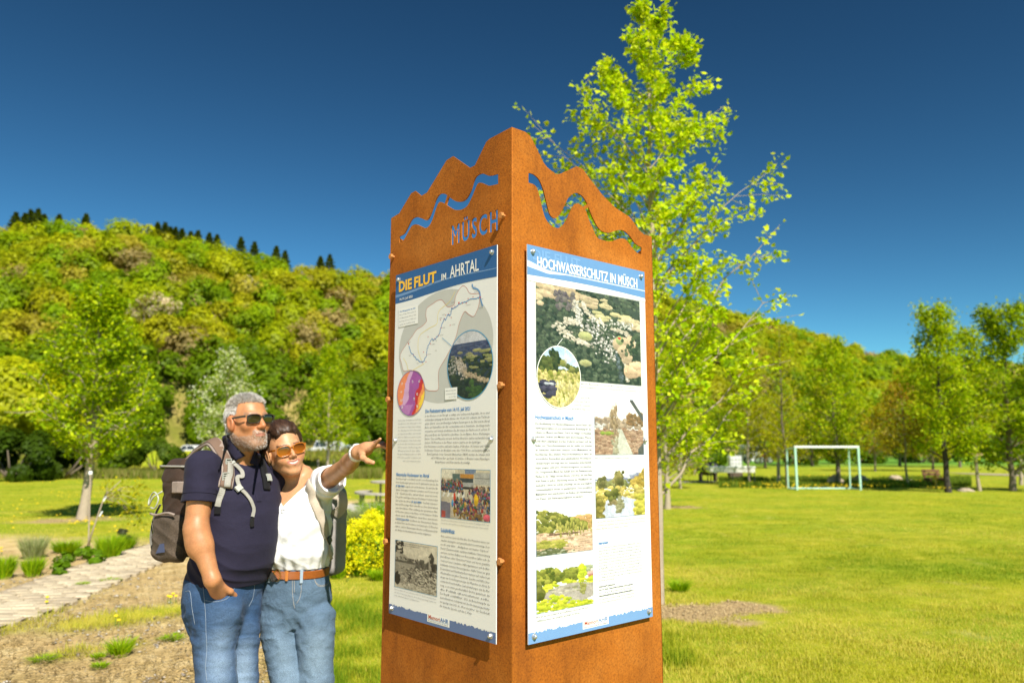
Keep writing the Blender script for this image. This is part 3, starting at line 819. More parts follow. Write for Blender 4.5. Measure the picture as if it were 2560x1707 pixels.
def header(p, top, low, stripe):
    p.poly('header_band', [(0, 0), (PANW, 0)] + [(x, .101 + .006 * math.sin(x * 9 + 1.2)) for x, _ in reversed(wave(0, 0, 0))], top, .0004)
    up = [(x, .068 + .006 * math.cos(x * 10)) for x, _ in wave(0, 0, 0)]; dn = [(x, y + .010 * (1 - x / PANW * .75)) for x, y in up]
    p.poly('header_stripe', up + dn[::-1], stripe, .0006)
def footer(p, mat, rag):
    r_ = random.Random(3); pts = []
    x = 0.0
    while x < PANW:
        in_ = .01 < x < .2 or .37 < x < .55
        pts.append((x, 1.1575 + (r_.choice([-.002, 0, .002, .0035]) if in_ else 0))); x += .0035 if in_ else .008
    pts.append((PANW, 1.158))
    p.poly('footer_band', pts + [(PANW, PANH), (0, PANH)], mat, .0004)
    p.poly('logo_box', [(.2285, 1.1520), (.3480, 1.1520), (.3480, 1.180), (.2285, 1.180)], WHITE, .0006)
    p.text('logo_text', [('Memori', .236, 1.1695, .062, .0125)], BRN, bold=.008, res=2); p.text('logo_text', [('AHR', .299, 1.1695, .044, .0125)], pmat('logo_blue', (.05, .16, .42)), bold=.008, res=2)
    p.text('logo_subtitle', [('Weg der Erinnerung für die Zukunft', .2335, 1.1775, .108, .0042)], TXT)
    p.poly('logo_rule', [(.2335, 1.1710), (.3430, 1.1710), (.3430, 1.1716), (.2335, 1.1716)], HEAD, .0010)
def lines(txt, x0, y0, w, dy, h, last=.6, right=False):
    out_ = []
    for i, t in enumerate(txt):
        ww = w if i < len(txt) - 1 else w * last
        out_.append((t, x0 + (w - ww if right else 0), y0 + i * dy, ww, h))
    return out_

# ------------------------------ left panel
p = Panel('L', 'printed white panel with blue header reading DIE FLUT IM AHRTAL'); p.plate()
p.photo('print_ground', .001, .102, PANW - .001, 1.158, lambda u, v: tuple(np.ones_like(u) * .78 * (1 - (w_ * np.clip(np.exp(-((v - .66) / .22) ** 2), 0, 1) * (.5 + .5 * ns(u, v, 3, 2)))) for w_ in (.0, .06, .22)), off=.0003, grain=0)
header(p, BLUE_D, BLUE_D, pmat('stripe_mid', (.17, .29, .52)))
for k, (b, x0, w, h, yb) in enumerate([('DIE', .0225, .0830, .036, .0645), ('FLUT', .1200, .1330, .036, .0645)]):
    p.text('title_shadow', [(b, x0 + .0025, yb + .0025, w, h)], BLUE_D, .0009, .035, 2)
    p.text('title', [(b, x0, yb, w, h)], YEL, .0013, .035, 2)
p.text('title', [('IM', .282, .0660, .027, .022)], WHITE, .0013, .012, 2); p.text('title', [('AHRTAL', .330, .0660, .153, .040)], WHITE, .0013, .012, 2)
p.text('date', [('14./15. Juli 2021', .028, .0985, .084, .0085)], WHITE, .0013, .015, 2)
# map
p.poly('map_disc', ell(.2925, .290, .2625, .189), GREY, .0005)
cat_ = [(.091, .253), (.04, .295), (.05, .33), (.064, .356), (.095, .356), (.13, .36), (.163, .371), (.185, .40), (.201, .428), (.235, .436), (.272, .434), (.272, .40), (.275, .368), (.309, .334), (.33, .312), (.349, .292), (.37, .26), (.384, .223), (.41, .19), (.43, .20), (.457, .212), (.475, .195), (.484, .178), (.488, .16), (.485, .142), (.46, .139), (.435, .132), (.42, .113), (.398, .103), (.372, .121), (.36, .14), (.355, .159), (.321, .162), (.30, .145), (.285, .133), (.26, .132), (.238, .138), (.215, .144), (.198, .152), (.194, .175), (.199, .195), (.17, .21), (.141, .217), (.115, .236)]
cat_ = [tuple(q) for q in catmull([np.array(c_) for c_ in cat_], 3, True)]
p.poly('catchment', cat_, MAPW, .0007)
def stroke(p, name, pts, w, mat, off, closed=False):
    Q = [np.array(q, float) for q in pts]; n = len(Q); V, F = [], []
    for i in range(n):
        d = Q[(i + 1) % n if closed else min(i + 1, n - 1)] - Q[(i - 1) if closed else max(i - 1, 0)]; d /= np.linalg.norm(d) + 1e-9
        V += [tuple(Q[i] + np.array([-d[1], d[0]]) * w / 2), tuple(Q[i] - np.array([-d[1], d[0]]) * w / 2)]
    for i in range(n if closed else n - 1): j = (i + 1) % n; F.append((2 * i, 2 * i + 1, 2 * j + 1, 2 * j))
    return p.emit(name, V, F, mat, off)
stroke(p, 'catchment_outline', cat_, .0018, ORANGE_L, .0009, True)
rr_ = random.Random(8)
riv = [(.092, .266), (.105, .29), (.123, .303), (.15, .322), (.178, .334), (.192, .325), (.202, .31), (.206, .29), (.217, .274), (.23, .262), (.249, .263), (.262, .255), (.272, .251), (.283, .229), (.29, .212), (.302, .199), (.31, .205), (.318, .192), (.325, .188), (.335, .192), (.34, .169), (.36, .172), (.381, .161), (.41, .16), (.449, .153), (.48, .155), (.491, .150)]
riv = [q + np.array([rr_.gauss(0, .0016), rr_.gauss(0, .0016)]) for q in catmull([np.array(c_) for c_ in riv], 4)]
stroke(p, 'river_line', riv, .0032, RIVER, .0011)
stroke(p, 'river_line', catmull([np.array(c_) for c_ in [(.449, .105), (.455, .118), (.475, .126), (.488, .138), (.493, .16), (.503, .185)]], 4), .005, RIVER, .0011)
for Y_ in ([(.36, .115), (.33, .145), (.27, .17), (.26, .21), (.22, .22)], [(.22, .22), (.16, .24), (.15, .28), (.16, .31), (.175, .33)], [(.06, .31), (.08, .33), (.10, .36), (.15, .35), (.19, .34)]):
    stroke(p, 'road_line', catmull([np.array(c_) for c_ in Y_], 5), .002, MAPY, .0010)
dots = [(.092, .262, .003), (.381, .157, .0035), (.491, .155, .003), (.123, .304, .002), (.178, .336, .002), (.205, .312, .002), (.2, .335, .002), (.225, .275, .002), (.25, .26, .002), (.27, .252, .002), (.285, .228, .002), (.30, .2, .002), (.31, .188, .002), (.325, .186, .002), (.345, .168, .002), (.36, .165, .002), (.40, .16, .002), (.43, .15, .002), (.455, .148, .002), (.335, .225, .002), (.34, .2, .002), (.28, .2, .002), (.42, .163, .002), (.185, .30, .002), (.21, .25, .002)]
V2, F = [], []
for x_, y_, r_ in dots:
    b = len(V2); V2 += ell(x_, y_, r_, r_, 8); F.append(tuple(range(b, b + 8)))
p.emit('town_dots', V2, F, RED, .0013)
names = ['Blankenheim', 'Ahrdorf', 'Müsch', 'Antweiler', 'Fuchshofen', 'Schuld', 'Insul', 'Dümpelfeld', 'Hönningen', 'Altenahr', 'Mayschoß', 'Dernau', 'Ahrweiler', 'Heimersheim', 'Sinzig', 'Remagen', 'Adenau', 'Kesseling', 'Bad Breisig', 'Rhein']
ptl = [(.082, .258), (.095, .306), (.145, .338), (.212, .312), (.232, .280), (.235, .268), (.255, .270), (.278, .254), (.29, .23), (.275, .196), (.29, .186), (.33, .18), (.34, .152), (.42, .172), (.497, .163), (.46, .135), (.25, .303), (.345, .226), (.485, .19), (.46, .117)]
p.text('town_names', [(n_, x_, y_, None, .0034, .85) for n_, (x_, y_) in zip(names, ptl)], TXT)
# rainfall disc, aerial disc
def rain(u, v):
    d = u + .35 * v + .22 * (ns(u, v, 5, 31) - .5); c = (np.ones_like(u) * .62, np.ones_like(u) * .36, np.ones_like(u) * .60)
    c = sel(c, d < .42, (.80, .25, .10)); c = sel(c, (d > .60) & (d < .9), (.34, .08, .34)); c = sel(c, (d > .9) & (d < 1.02), (.55, .02, .02)); c = sel(c, d > 1.02, (.85, .30, .08)); c = sel(c, d > 1.12, (.90, .62, .05))
    return sel(c, (v > .75) & (d < .8), (.45, .18, .45))
p.photo('rainfall_map', .027, .360, .197, .515, rain, .0014, True, 'purple and orange rainfall map in a circle', .12); p.frame('rainfall_rim', ell(.112, .4375, .085, .0775), .002, pmat('rim_violet', (.20, .12, .35)), .0018)
p.text('rainfall_figures', [(t, x_, y_, None, .0085, .8) for t, x_, y_ in [('62', .158, .403), ('82', .147, .447), ('79', .128, .462), ('129', .048, .464), ('75', .117, .402), ('39', .052, .405), ('41', .048, .434), ('38', .055, .488), ('56', .148, .488)]], WHITE, .0018, .01, 2)
def valley(u, v):
    k = Ink(u, v, 41); k.grad(v < .2, (.70, .70, .72), (.42, .46, .60)); k.grad(v >= .17, (.10, .13, .26), (.05, .08, .05)); k.dab(160, box_(0, 1, .18, .36), .06, .016, (.08, .10, .20), (.16, .18, .26)); k.dab(420, box_(0, 1, .36, 1.0), .035, .02, (.02, .04, .02), (.10, .13, .06)); k.dab(20, box_(.5, 1, .3, .55), .07, .022, (.46, .44, .22), (.36, .38, .16)); k.dab(10, box_(.05, .5, .3, .42), .05, .014, (.34, .34, .18), (.40, .38, .2))
    k.dab(150, line_(.22, .42, .40, .62, .04), .018, .013, (.40, .34, .26), (.66, .60, .54)); k.dab(90, line_(.40, .62, .98, .78, .016), .024, .014, (.46, .37, .26), (.62, .52, .38)); k.dab(60, box_(.02, .28, .40, .62), .014, .010, (.30, .30, .26), (.62, .60, .56)); k.dab(120, box_(0, .5, .72, 1), .03, .02, (.015, .03, .015), (.06, .09, .04)); k.dab(60, line_(.55, .82, .72, .98, .05), .04, .03, (.06, .13, .03), (.12, .20, .05))
    return k.out()
p.photo('aerial_view', .324, .255, .555, .474, valley, .0014, True, 'round aerial photograph of the flooded river valley'); p.frame('aerial_rim', ell(.4395, .3645, .1155, .1095), .0026, CYAN, .0018)
stroke(p, 'pointer_line', [(.292, .263), (.345, .296)], .0016, CYAN, .0016)
p.poly('map_note', [(.024, .128), (.147, .128), (.149, .196), (.026, .196)], WHITE, .0016); p.poly('map_note', [(.312, .432), (.378, .432), (.378, .470), (.312, .470)], WHITE, .0022)
p.text('note_text', [('Das Einzugsgebiet der Ahr', .034, .142, .098, .0055)], HEAD, .0019, .012); p.text('note_text', lines(['hat ca. 900 km² Fläche und reicht', 'von Blankenheim (474 m ü. NN)', 'bis Kripp (53 m ü. NN) und', 'zeigt die Ahr rund 85 km zurück'], .032, .154, .104, .012, .0052, .95), TXT_L, .0019)
p.text('note_text', lines(['Blick über Dümpelfeld', 'und Insul am Morgen', 'des 15.07.2021'], .318, .443, .054, .0105, .0045, .7, True), TXT_L, .0025)
# texts
p.text('heading', [('Die Flutkatastrophe vom 14./15. Juli 2021', .201, .5085, .243, .0115)], HEAD, bold=.012, res=2)
A = ['In den Wochen vor der Flut gab es mäßige, aber andauernde Regenfälle, die zu einer', 'vollständigen Sättigung der Böden führten. Am 14. Juli 2021 entfachte das Tiefdruck-', 'gebiet „Bernd“ einen zwölfstündigen heftigen Dauerregen in der Eifel und im Ahrtal.', 'Bäche und Nebenflüsse der Ahr verwandelten sich in Sturzbäche, die Hangrutsche', 'verursachten und Ortsteile überfluteten. Die Ahr stieg in der Nacht vom 14. auf den 15.', 'Juli je nach Breite des Tals fünf bis zehn Meter. Sie riss Bäume, Autos, Wohnwagen,', 'Häuser, Tiere und Menschen mit sich. Im Kreis Ahrweiler starben nachweislich min-', 'destens 135 Menschen in den Fluten, weitere starben an den Spätfolgen.', 'Das Hochwasser zerstörte zahlreiche Straßen, 69 Brücken, 14 Schulen und 9 Kitas,', '20 Kilometer Schienen der Ahrtalbahn sowie über 9.000 Wohn- und landwirtschaftliche', 'Betriebsgebäude. In der Gemeinde Blankenheim (NRW) wurden die Schäden 2023', 'auf 10 Millionen Euro geschätzt. 62 Straßen, 16 Brücken sowie Kläranlagen,', 'Bürgerhäuser und Kitas wurden beschädigt.']
W_ = [.342, .342, .342, .342, .342, .342, .342, .30, .342, .342, .326, .305, .185]
X_ = [.2] * 10 + [.215, .237, .262]
p.text('body_text', [(t, X_[i], .5225 + i * .01265, W_[i], .0068) for i, t in enumerate(A)], TXT)
p.text('side_text', lines(['Niederschläge im Ahrgebiet am 14.07.2021:', 'Nördlich der Ahr (blau) gab es den', 'höchsten Niederschlag.', 'Vor allem Junge und Obere Ahr besitzen', 'im Gegensatz zur Mittel- und Unterahr', 'zahlreiche Zuflüsse mit einem beträcht-', 'lichen Einzugsgebiet. Starke Niederschläge', 'in diesem Bereich führten auch', '2021 zu einem schnell ansteigenden', 'Wasserstand der Ahr.', 'Die großen Flutkatastrophen von 1804,', '1910, 2016 und 2021 ereigneten sich', 'alle in den Sommermonaten.'], .036, .532, .142, .0117, .0052, .75, True), TXT_L)
p.text('heading', [('Historische Hochwasser im Ahrtal', .030, .7225, .197, .0115)], HEAD, bold=.012, res=2)
p.text('body_text', lines(['Hochwasser gab es im Ahrtal seit der ersten Besiedlung. Kon-', 'krete Erwähnungen gehen bis ins 13. Jahrhundert zurück. Am', '30. Mai 1601 ereignete sich ein Hochwasser, das weit über Be-', 'kanntes hinausging. In Antweiler ertranken neun Personen und', '16 Gebäude wurden zerstört.', 'Das größte und folgenschwerste Hochwasser in historischer', 'Zeit erlebte das Ahrtal am 21. Juli 1804. Trierbach, Adenauer-', 'bach und Kesselinger Bach schwollen an. Kurz darauf wütete', 'eine furchtbare Flut entlang der gesamten Ahr.', '63 Menschen starben in den Fluten, 129 Wohnhäuser, 30 Brü-', 'cken und 18 Mühlen wurden zerstört.', 'Am 12./13. Juni 1910 überflutete der Adenauerbach Adenau,', 'im Ahrtal führte das Hochwasser zur Katastrophe. 52 Menschen', 'starben, einfache Behausungen, Brücken und Baumaterial für', 'den Ausbau der Eisenbahnstrecke wurden mitgerissen.'], .030, .7345, .250, .01245, .0066, .86), TXT)
p.text('date_emphasis', [('30. Mai 1601', .030, .7594, .052, .0066), ('21. Juli 1804', .128, .8092, .055, .0066), ('12./13. Juni 1910', .042, .8715, .072, .0066)], HEAD, .0016, .02)
def crowd(u, v):
    k = Ink(u, v, 61); k.grad(v < 2, (.70, .64, .50), (.56, .50, .40)); k.fill((v < .17) & (u < .3), (.78, .74, .62)); k.fill((u > .5) & (u < .72) & (v < .1), (.26, .32, .42)); k.fill((u > .24) & (u < .68) & (v > .09) & (v < .38), (.46, .46, .44)); k.fill((u > .40) & (u < .68) & (v > .10) & (v < .17), (.58, .32, .08)); k.fill((u > .25) & (u < .67) & (v > .17) & (v < .27), (.08, .10, .11)); k.fill((u > .25) & (u < .39) & (v > .10) & (v < .28), (.16, .22, .20)); k.fill((u > .69) & (u < .99) & (v > .06) & (v < .29), (.50, .49, .45)); k.fill((u > .7) & (u < .98) & (v > .16) & (v < .18), (.26, .26, .24)); k.fill((u > .26) & (u < .68) & (v > .35) & (v < .39), (.05, .05, .05)); k.fill((v > .44) & (v < .56) & (u < .5) & (np.sin(u * 60 + v * 20) > .3), (.80, .78, .72))
    cols = [(.10, .12, .28), (.50, .06, .05), (.08, .08, .09), (.60, .50, .40), (.10, .24, .14), (.62, .40, .06), (.30, .30, .34), (.55, .12, .25), (.05, .22, .40)]
    for i in range(520):
        y = k.r.uniform(.24, .47) if i < 170 else k.r.uniform(.36, .98); x = k.r.uniform(0, .46) if i < 170 else k.r.uniform(.56 if y < .6 else .28, 1.0); c = cols[k.r.integers(0, 9)]; k.dab(1, lambda r, x=x, y=y: (x, y), .012 + .01 * y, .022 + .02 * y, c, tuple(.5 * q for q in c)); k.dab(1, lambda r, x=x, y=y: (x, y - .025 - .02 * y), .008 + .005 * y, .011 + .008 * y, (.50, .34, .24), (.12, .08, .05))
    k.dab(3, lambda r: (.73, .60), .032, .11, (.84, .58, .03), (.78, .52, .03)); k.dab(2, lambda r: (.29, .57), .028, .07, (.66, .07, .03), (.6, .1, .03)); k.dab(2, lambda r: (.25, .70), .022, .08, (.10, .35, .6), (.1, .3, .55)); k.dab(2, lambda r: (.94, .92), .055, .06, (.72, .14, .22), (.8, .3, .3)); k.fill((u < .21) & (v > .66 + .14 * u), (.26, .25, .30)); k.fill((u > .02) & (u < .1) & (v > .86), (.5, .12, .1)); k.dab(50, box_(.35, .85, .86, 1.0), .02, .02, (.38, .26, .10), (.22, .13, .05))
    return k.out()
p.photo('crowd_photograph', .295, .692, .544, .8465, crowd, label='photograph of volunteers crowding beside a bus'); p.frame('photo_border', [(.295, .692), (.544, .692), (.544, .8465), (.295, .8465)], .0016, CYAN)
p.text('caption', lines(['Ankunft eines Helfershuttles in Dernau. Die meisten freiwilligen Helfer wur-', 'den auf diese Art und Weise ins Ahrtal gebracht und in den Orten verteilt.'], .297, .8565, .245, .010, .005, .98), TXT_L)
p.text('heading', [('SolidAHRität', .2975, .893, .073, .0125)], HEAD, bold=.012, res=2)
p.text('body_text', lines(['Viele verloren durch die Flut alles. Die Menschen waren ver-', 'zweifelt, fassungslos und gesundheitlich beeinträchtigt. Den-', 'noch war klar: „Aufgeben ist keine Option“.', 'Durch Zusammenhalt, nachbarschaftliche Unterstützung', 'und den raschen Aufbau von Krisenstäben halfen sich die', 'Betroffenen selbst. Einwohner*innen und deren gewählte', 'Vertreter*innen, Landwirte, Hilfsorganisationen und die Blau-', 'lichtfamilie leisteten Herausragendes. Helfer*innen aus ganz', 'Deutschland und Nachbarländern räumten auf, halfen beim', 'Wiederaufbau und gaben Zuversicht. Spenden und Hilfen über-', 'stiegen das Vorstellungsvermögen der Menschen im Ahrtal. Es', 'entstanden Freundschaften, Liebesbeziehungen und die Mei-', 'nung, es sei etwas gesellschaftlich Großes gewachsen, das', 'die Politik übernehmen solle.', 'Der Begriff „SolidAHRität“, 2021 als Bezeichnung für die', 'deutschlandweite Solidarität mit den Hochwassergeschädig-', 'ten geprägt, kam 2021 als „Wort des Jahres“ der Gesellschaft', 'für deutsche Sprache auf den 2. Platz.'], .298, .9085, .246, .01265, .0066, .66), TXT)
def flood(u, v):
    k = Ink(u, v, 71); g = lambda a: (a * .95, a * .88, a * .72); k.grad(v < 2, g(.72), g(.60)); k.fill((v > .16 + .55 * u) & (v < .5) & (u < .55), g(.46)); k.dab(120, tri_(lambda x: .34 + .1 * abs(x - .6), lambda x: .52, .3, 1.), .03, .03, g(.07), g(.24)); k.fill((u > .80) & (u < .93) & (v > .24) & (v < .52), g(.42)); k.fill((np.abs(u - .865) < (v - .14) * .6) & (v > .14) & (v < .26), g(.12)); k.dab(24, line_(.90, .28, .90, .60, .02), .02, .04, g(.03), g(.08)); k.fill((u < .46) & (v > .40) & (v < .46), g(.16)); k.dab(30, box_(0, .45, .34, .42), .02, .012, g(.1), g(.5)); k.fill((u < .5) & (v >= .46) & (v < .9), g(.40)); k.fill(np.hypot((u - .07) / .075, (v - .80) / .14) < 1, g(.03)); k.fill(np.hypot((u - .36) / .05, (v - .72) / .10) < 1, g(.05))
    k.dab(330, box_(.15, 1, .52, .86), .022, .014, g(.06), g(.50)); k.dab(70, box_(.2, 1, .86, 1), .05, .014, g(.30), g(.62)); k.dab(50, box_(.0, .2, .0, .26), .02, .018, g(.03), g(.12)); k.dab(40, line_(.15, .7, .35, .95, .03), .02, .02, g(.3), g(.75))
    return k.out()
p.photo('flood_photograph', .033, .940, .280, 1.096, flood, label='old sepia photograph of a broken bridge after a flood'); p.frame('photo_border', [(.033, .940), (.280, .940), (.280, 1.096), (.033, 1.096)], .0016, CYAN)
p.text('photo_lettering', lines(['Hochwasserkatastrophe an der Ahr vom 12./13. Juni 1910', 'Zerstörte Brücke an der Laufenbachermühle'], .085, .949, .15, .0065, .004, .6), TXT)
p.text('caption', lines(['Zerstörte Ahrbrücke am Laufenbacher Hof 1910. Ein Brückenpfeiler hatte', 'sich durch Unterspülung abgesenkt. An der Brücke geschädigt starben eine', 'junge einheimische Bauern der Bahnarbeiter.'], .034, 1.1065, .243, .0098, .005, .62), TXT_L)
footer(p, BLUE_B, True); p.screws()

# ------------------------------ right panel
p = Panel('R', 'printed white panel with blue header reading HOCHWASSERSCHUTZ IN MÜSCH'); p.plate()
p.poly('header_band', [(0, 0), (PANW, 0)] + [(x, .096 - .006 * math.sin(x / PANW * math.pi)) for x, _ in reversed(wave(0, 0, 0))], BLUE_L, .0004)
up = [(x, .050 + .019 * min(1, x / .09) if x < .09 else .069 - .002 * (x - .09)) for x, _ in wave(0, 0, 0)]; dn = [(x, y + .020 * max(.18, 1 - x / .22)) for x, y in up]
p.poly('header_stripe', up + dn[::-1], pmat('stripe_white', (.62, .70, .84)), .0006)
p.text('ghost_title', [('DIE FLUT', .022, .044, .215, .034)], GHOST, .0008, .03, 2)
p.text('title_shadow', [('HOCHWASSERSCHUTZ IN MÜSCH', .0420, .0660, .488, .0325)], STRIPE_D, .0009, .02, 2)
p.text('title', [('HOCHWASSERSCHUTZ IN MÜSCH', .041, .0650, .488, .0325)], WHITE, .0013, .02, 2)
def aerial(u, v):
    k = Ink(u, v, 81); k.grad(v < 2, (.10, .13, .10), (.05, .08, .05)); k.dab(1500, box_(0, 1, 0, 1), .016, .018, (.03, .055, .035), (.17, .21, .14))
    k.dab(30, box_(0, .35, .0, .12), .06, .03, (.62, .50, .36), (.50, .42, .28)); k.dab(14, box_(.36, .54, .06, .18), .04, .022, (.60, .49, .36), (.46, .40, .27)); k.dab(60, box_(.16, .34, .06, .24), .016, .02, (.16, .14, .16), (.24, .22, .2)); k.dab(10, box_(.6, .72, .06, .16), .03, .02, (.52, .46, .30), (.56, .5, .34)); k.dab(24, box_(.50, .88, .21, .30), .045, .018, (.46, .46, .26), (.56, .50, .32)); k.dab(20, box_(.84, .99, .22, .34), .035, .025, (.60, .50, .36), (.5, .45, .3)); k.dab(8, box_(.0, .04, .1, .24), .03, .02, (.6, .5, .36), (.5, .45, .3))
    for a, w in (((.34, .12, .40, .44), .016), ((.42, .14, .46, .24), .008), ((.46, .24, .64, .36), .007), ((.64, .36, .84, .40), .007), ((.84, .40, .92, .50), .008), ((.92, .50, .82, .68), .008), ((.82, .68, .86, .96), .007), ((.17, .42, .30, .54), .020), ((.30, .54, .48, .60), .014), ((.26, .37, .34, .36), .016)): k.dab(60, line_(*a, w), .012, .010, (.46, .42, .34), (.70, .65, .56))
    k.dab(420, lambda r: (.50 + .22 * (t := r.random()) + r.normal(0, .05), .36 + .30 * t + r.normal(0, .05)), .009, .008, (.20, .20, .16), (.86, .82, .80)); k.dab(90, line_(.36, .14, .40, .40, .014), .008, .008, (.3, .3, .26), (.80, .78, .74)); k.dab(90, box_(.68, .92, .28, .36), .009, .008, (.24, .26, .2), (.82, .78, .74)); k.dab(110, box_(.48, .78, .32, .62), .010, .012, (.05, .08, .05), (.13, .17, .10))
    k.dab(26, lambda r: (.82 + r.normal(0, .03), .60 + r.normal(0, .06)), .04, .05, (.62, .51, .37), (.56, .45, .32)); k.dab(22, lambda r: (.93 + r.normal(0, .04), .83 + r.normal(0, .04)), .05, .05, (.70, .54, .38), (.64, .49, .34)); k.dab(6, lambda r: (.44, .505), .05, .03, (.46, .48, .24), (.5, .5, .28)); k.dab(6, lambda r: (.44, .80), .05, .03, (.42, .42, .24), (.38, .38, .2)); k.dab(6, lambda r: (.78, .50), .03, .03, (.40, .46, .24), (.45, .5, .28))
    k.dab(50, line_(.74, .64, .80, 1.0, .012), .012, .02, (.06, .09, .06), (.2, .24, .26)); k.dab(60, line_(.86, .60, .98, .55, .05), .012, .02, (.05, .09, .05), (.16, .20, .12)); k.dab(3, lambda r: (.775, .475), .012, .012, (.8, .05, .05), (.8, .05, .05))
    o = k.out(); return tuple(np.clip(x * 1.05 + .015, 0, 1) for x in o)
p.photo('aerial_photograph', .034, .112, .540, .412, aerial, label='aerial photograph of the village between woods and fields'); p.frame('photo_border', [(.034, .112), (.540, .112), (.540, .412), (.034, .412)], .0012, WHITE)
# the photo's top edge follows the wavy header
p.poly('header_underline', [(0, .100), (.03, .1), (.18, .100), (.36, .096), (PANW, .1005), (PANW, .1095), (.36, .1105), (.18, .1135), (.03, .1145), (0, .114)], white_sheet, .0014)
def brook(u, v):
    k = Ink(u, v, 91); k.grad(v < .42, (.50, .64, .82), (.84, .88, .92)); k.dab(140, tri_(lambda x: .28 + .06 * math.sin(9 * x), lambda x: .46), .05, .035, (.12, .15, .05), (.34, .34, .12)); k.dab(110, line_(.38, .12, .40, .40, .05), .035, .035, (.04, .07, .03), (.12, .15, .06)); k.dab(60, box_(.05, .3, .2, .42), .05, .04, (.06, .10, .03), (.20, .22, .08)); k.dab(14, line_(.66, .02, .66, .42, .012), .006, .06, (.60, .58, .52), (.7, .68, .6)); k.grad(v > .44, (.40, .40, .14), (.62, .54, .26)); k.dab(420, box_(0, 1, .42, 1.), .03, .03, (.30, .32, .07), (.72, .62, .32)); k.dab(60, lambda r: (.27 + r.normal(0, .09), .67 + r.normal(0, .055)), .07, .03, (.05, .05, .09), (.14, .13, .18)); k.dab(20, lambda r: (.30 + r.normal(0, .08), .62), .03, .012, (.45, .48, .55), (.7, .7, .72)); k.dab(80, box_(.45, 1, .6, 1.), .02, .05, (.62, .56, .26), (.78, .70, .44))
    return k.out()
p.photo('brook_photograph', .037, .308, .231, .502, brook, .0016, True, 'oval photograph of a brook in dry grass'); p.frame('brook_rim', ell(.134, .405, .097, .097), .003, WHITE, .0020)
stroke(p, 'pointer_line', [(.125, .308), (.15, .282)], .0018, WHITE, .0016)
p.text('caption', lines(['Blick über Müsch im Juli 2023, nach dem Motto „dem Fluss mehr Raum geben“ wird bei', 'Renaturierungsarbeiten im Bereich des Trierbaches und der Ahr weitergehend abgeschlossen.'], .234, .4225, .308, .0105, .005, 1.0), TXT_L)
p.text('caption', [('Nach der Flut', .232, .468, .045, .0052), ('wurden auch Teile des', .200, .480, .077, .0052), ('Trierbachs renaturiert', .198, .492, .079, .0052), ('und das Bachbett aufgeweitet.', .174, .504, .103, .0052)], TXT_L)
p.text('heading', [('Hochwasserschutz in Müsch', .031, .5385, .166, .0125)], HEAD, bold=.012, res=2)
p.text('body_text', lines(['Die Rückhaltung von Niederschlagswasser durch Dauer- und', 'Starkregenereignisse ist von entscheidender Bedeutung für den', 'Schutz von Mensch und Natur. Durch die Anlage von Rückhal-', 'tebecken, Gräben und Mulden kann überschüssiges Wasser', 'kontrolliert aufgefangen werden. Dadurch verringert sich das', 'Risiko von Überschwemmungen und die Gefahr von Schäden', 'an Gebäuden. Außerdem schützen solche Maßnahmen die', 'Bevölkerung. Eine effektive Wasser-Rückhaltung ist daher ein', 'wesentlicher Bestandteil eines ganzheitlichen Hochwasser-', 'schutzkonzepts und trägt dazu bei, Gemeinden widerstandsfä-', 'higer gegen extreme Wetterereignisse zu machen.', 'Die Ortsgemeinde Müsch hat deshalb nach der Flutkatastrophe', 'Flächen in der Tallage und am Ahrufer erworben, um dem Fluss', 'mehr Raum zu geben. Gleichzeitig werden die Waldflächen der', 'Gemeinde Schritt für Schritt ertüchtigt, um die ursprüngliche', 'Schwammfunktion wieder zu gewährleisten. Diese proaktiven', 'Maßnahmen sind entscheidend, um Risiken und Auswirkungen', 'von Dauer- und Starkregenereignissen zu mindern.'], .031, .5555, .249, .01320, .0068, .83), TXT)
def river1(u, v):
    k = Ink(u, v, 101); k.grad(v < 2, (.90, .89, .88), (.80, .76, .72)); k.dab(150, tri_(lambda x: .36 - .10 * (x > .65) * (x - .65) * 3, lambda x: .52), .035, .03, (.34, .28, .22), (.54, .44, .34)); k.dab(60, box_(.66, 1, .26, .46), .03, .03, (.40, .26, .14), (.26, .2, .12)); k.dab(12, box_(.02, .3, .44, .54), .04, .02, (.70, .68, .66), (.4, .38, .36)); k.fill(v > .55, (.46, .32, .24)); k.dab(260, box_(0, 1, .53, 1.), .04, .022, (.34, .22, .15), (.60, .46, .35)); k.fill((v > .54) & (np.abs(u - .50 - .14 * (v - .54)) < .04 + .36 * (v - .54)), (.62, .62, .55), .04); k.dab(26, line_(.40, .7, .42, .98, .03), .03, .03, (.36, .34, .24), (.5, .48, .38)); k.dab(110, line_(.38, .18, .40, .66, .035), .010, .05, (.30, .23, .14), (.52, .42, .30)); k.dab(18, lambda r: (.26 + r.normal(0, .05), .62), .04, .025, (.28, .36, .08), (.36, .42, .12)); k.fill((np.abs((u - .74) - v * .75) < .045) & (u > .72), (.16, .17, .16)); k.fill((u > .88) & (v > .9 - (u - .88)), (.16, .17, .16))
    return k.out()
p.photo('riverbank_photograph', .295, .463, .544, .648, river1, label='photograph of a bare muddy riverbank'); p.frame('photo_border', [(.295, .463), (.544, .463), (.544, .648), (.295, .648)], .0012, STRIPE_D)
p.text('caption', [('Blick von der Behelfsbrücke ahraufwärts im Januar 2022', .296, .6605, .187, .005)], TXT_L)
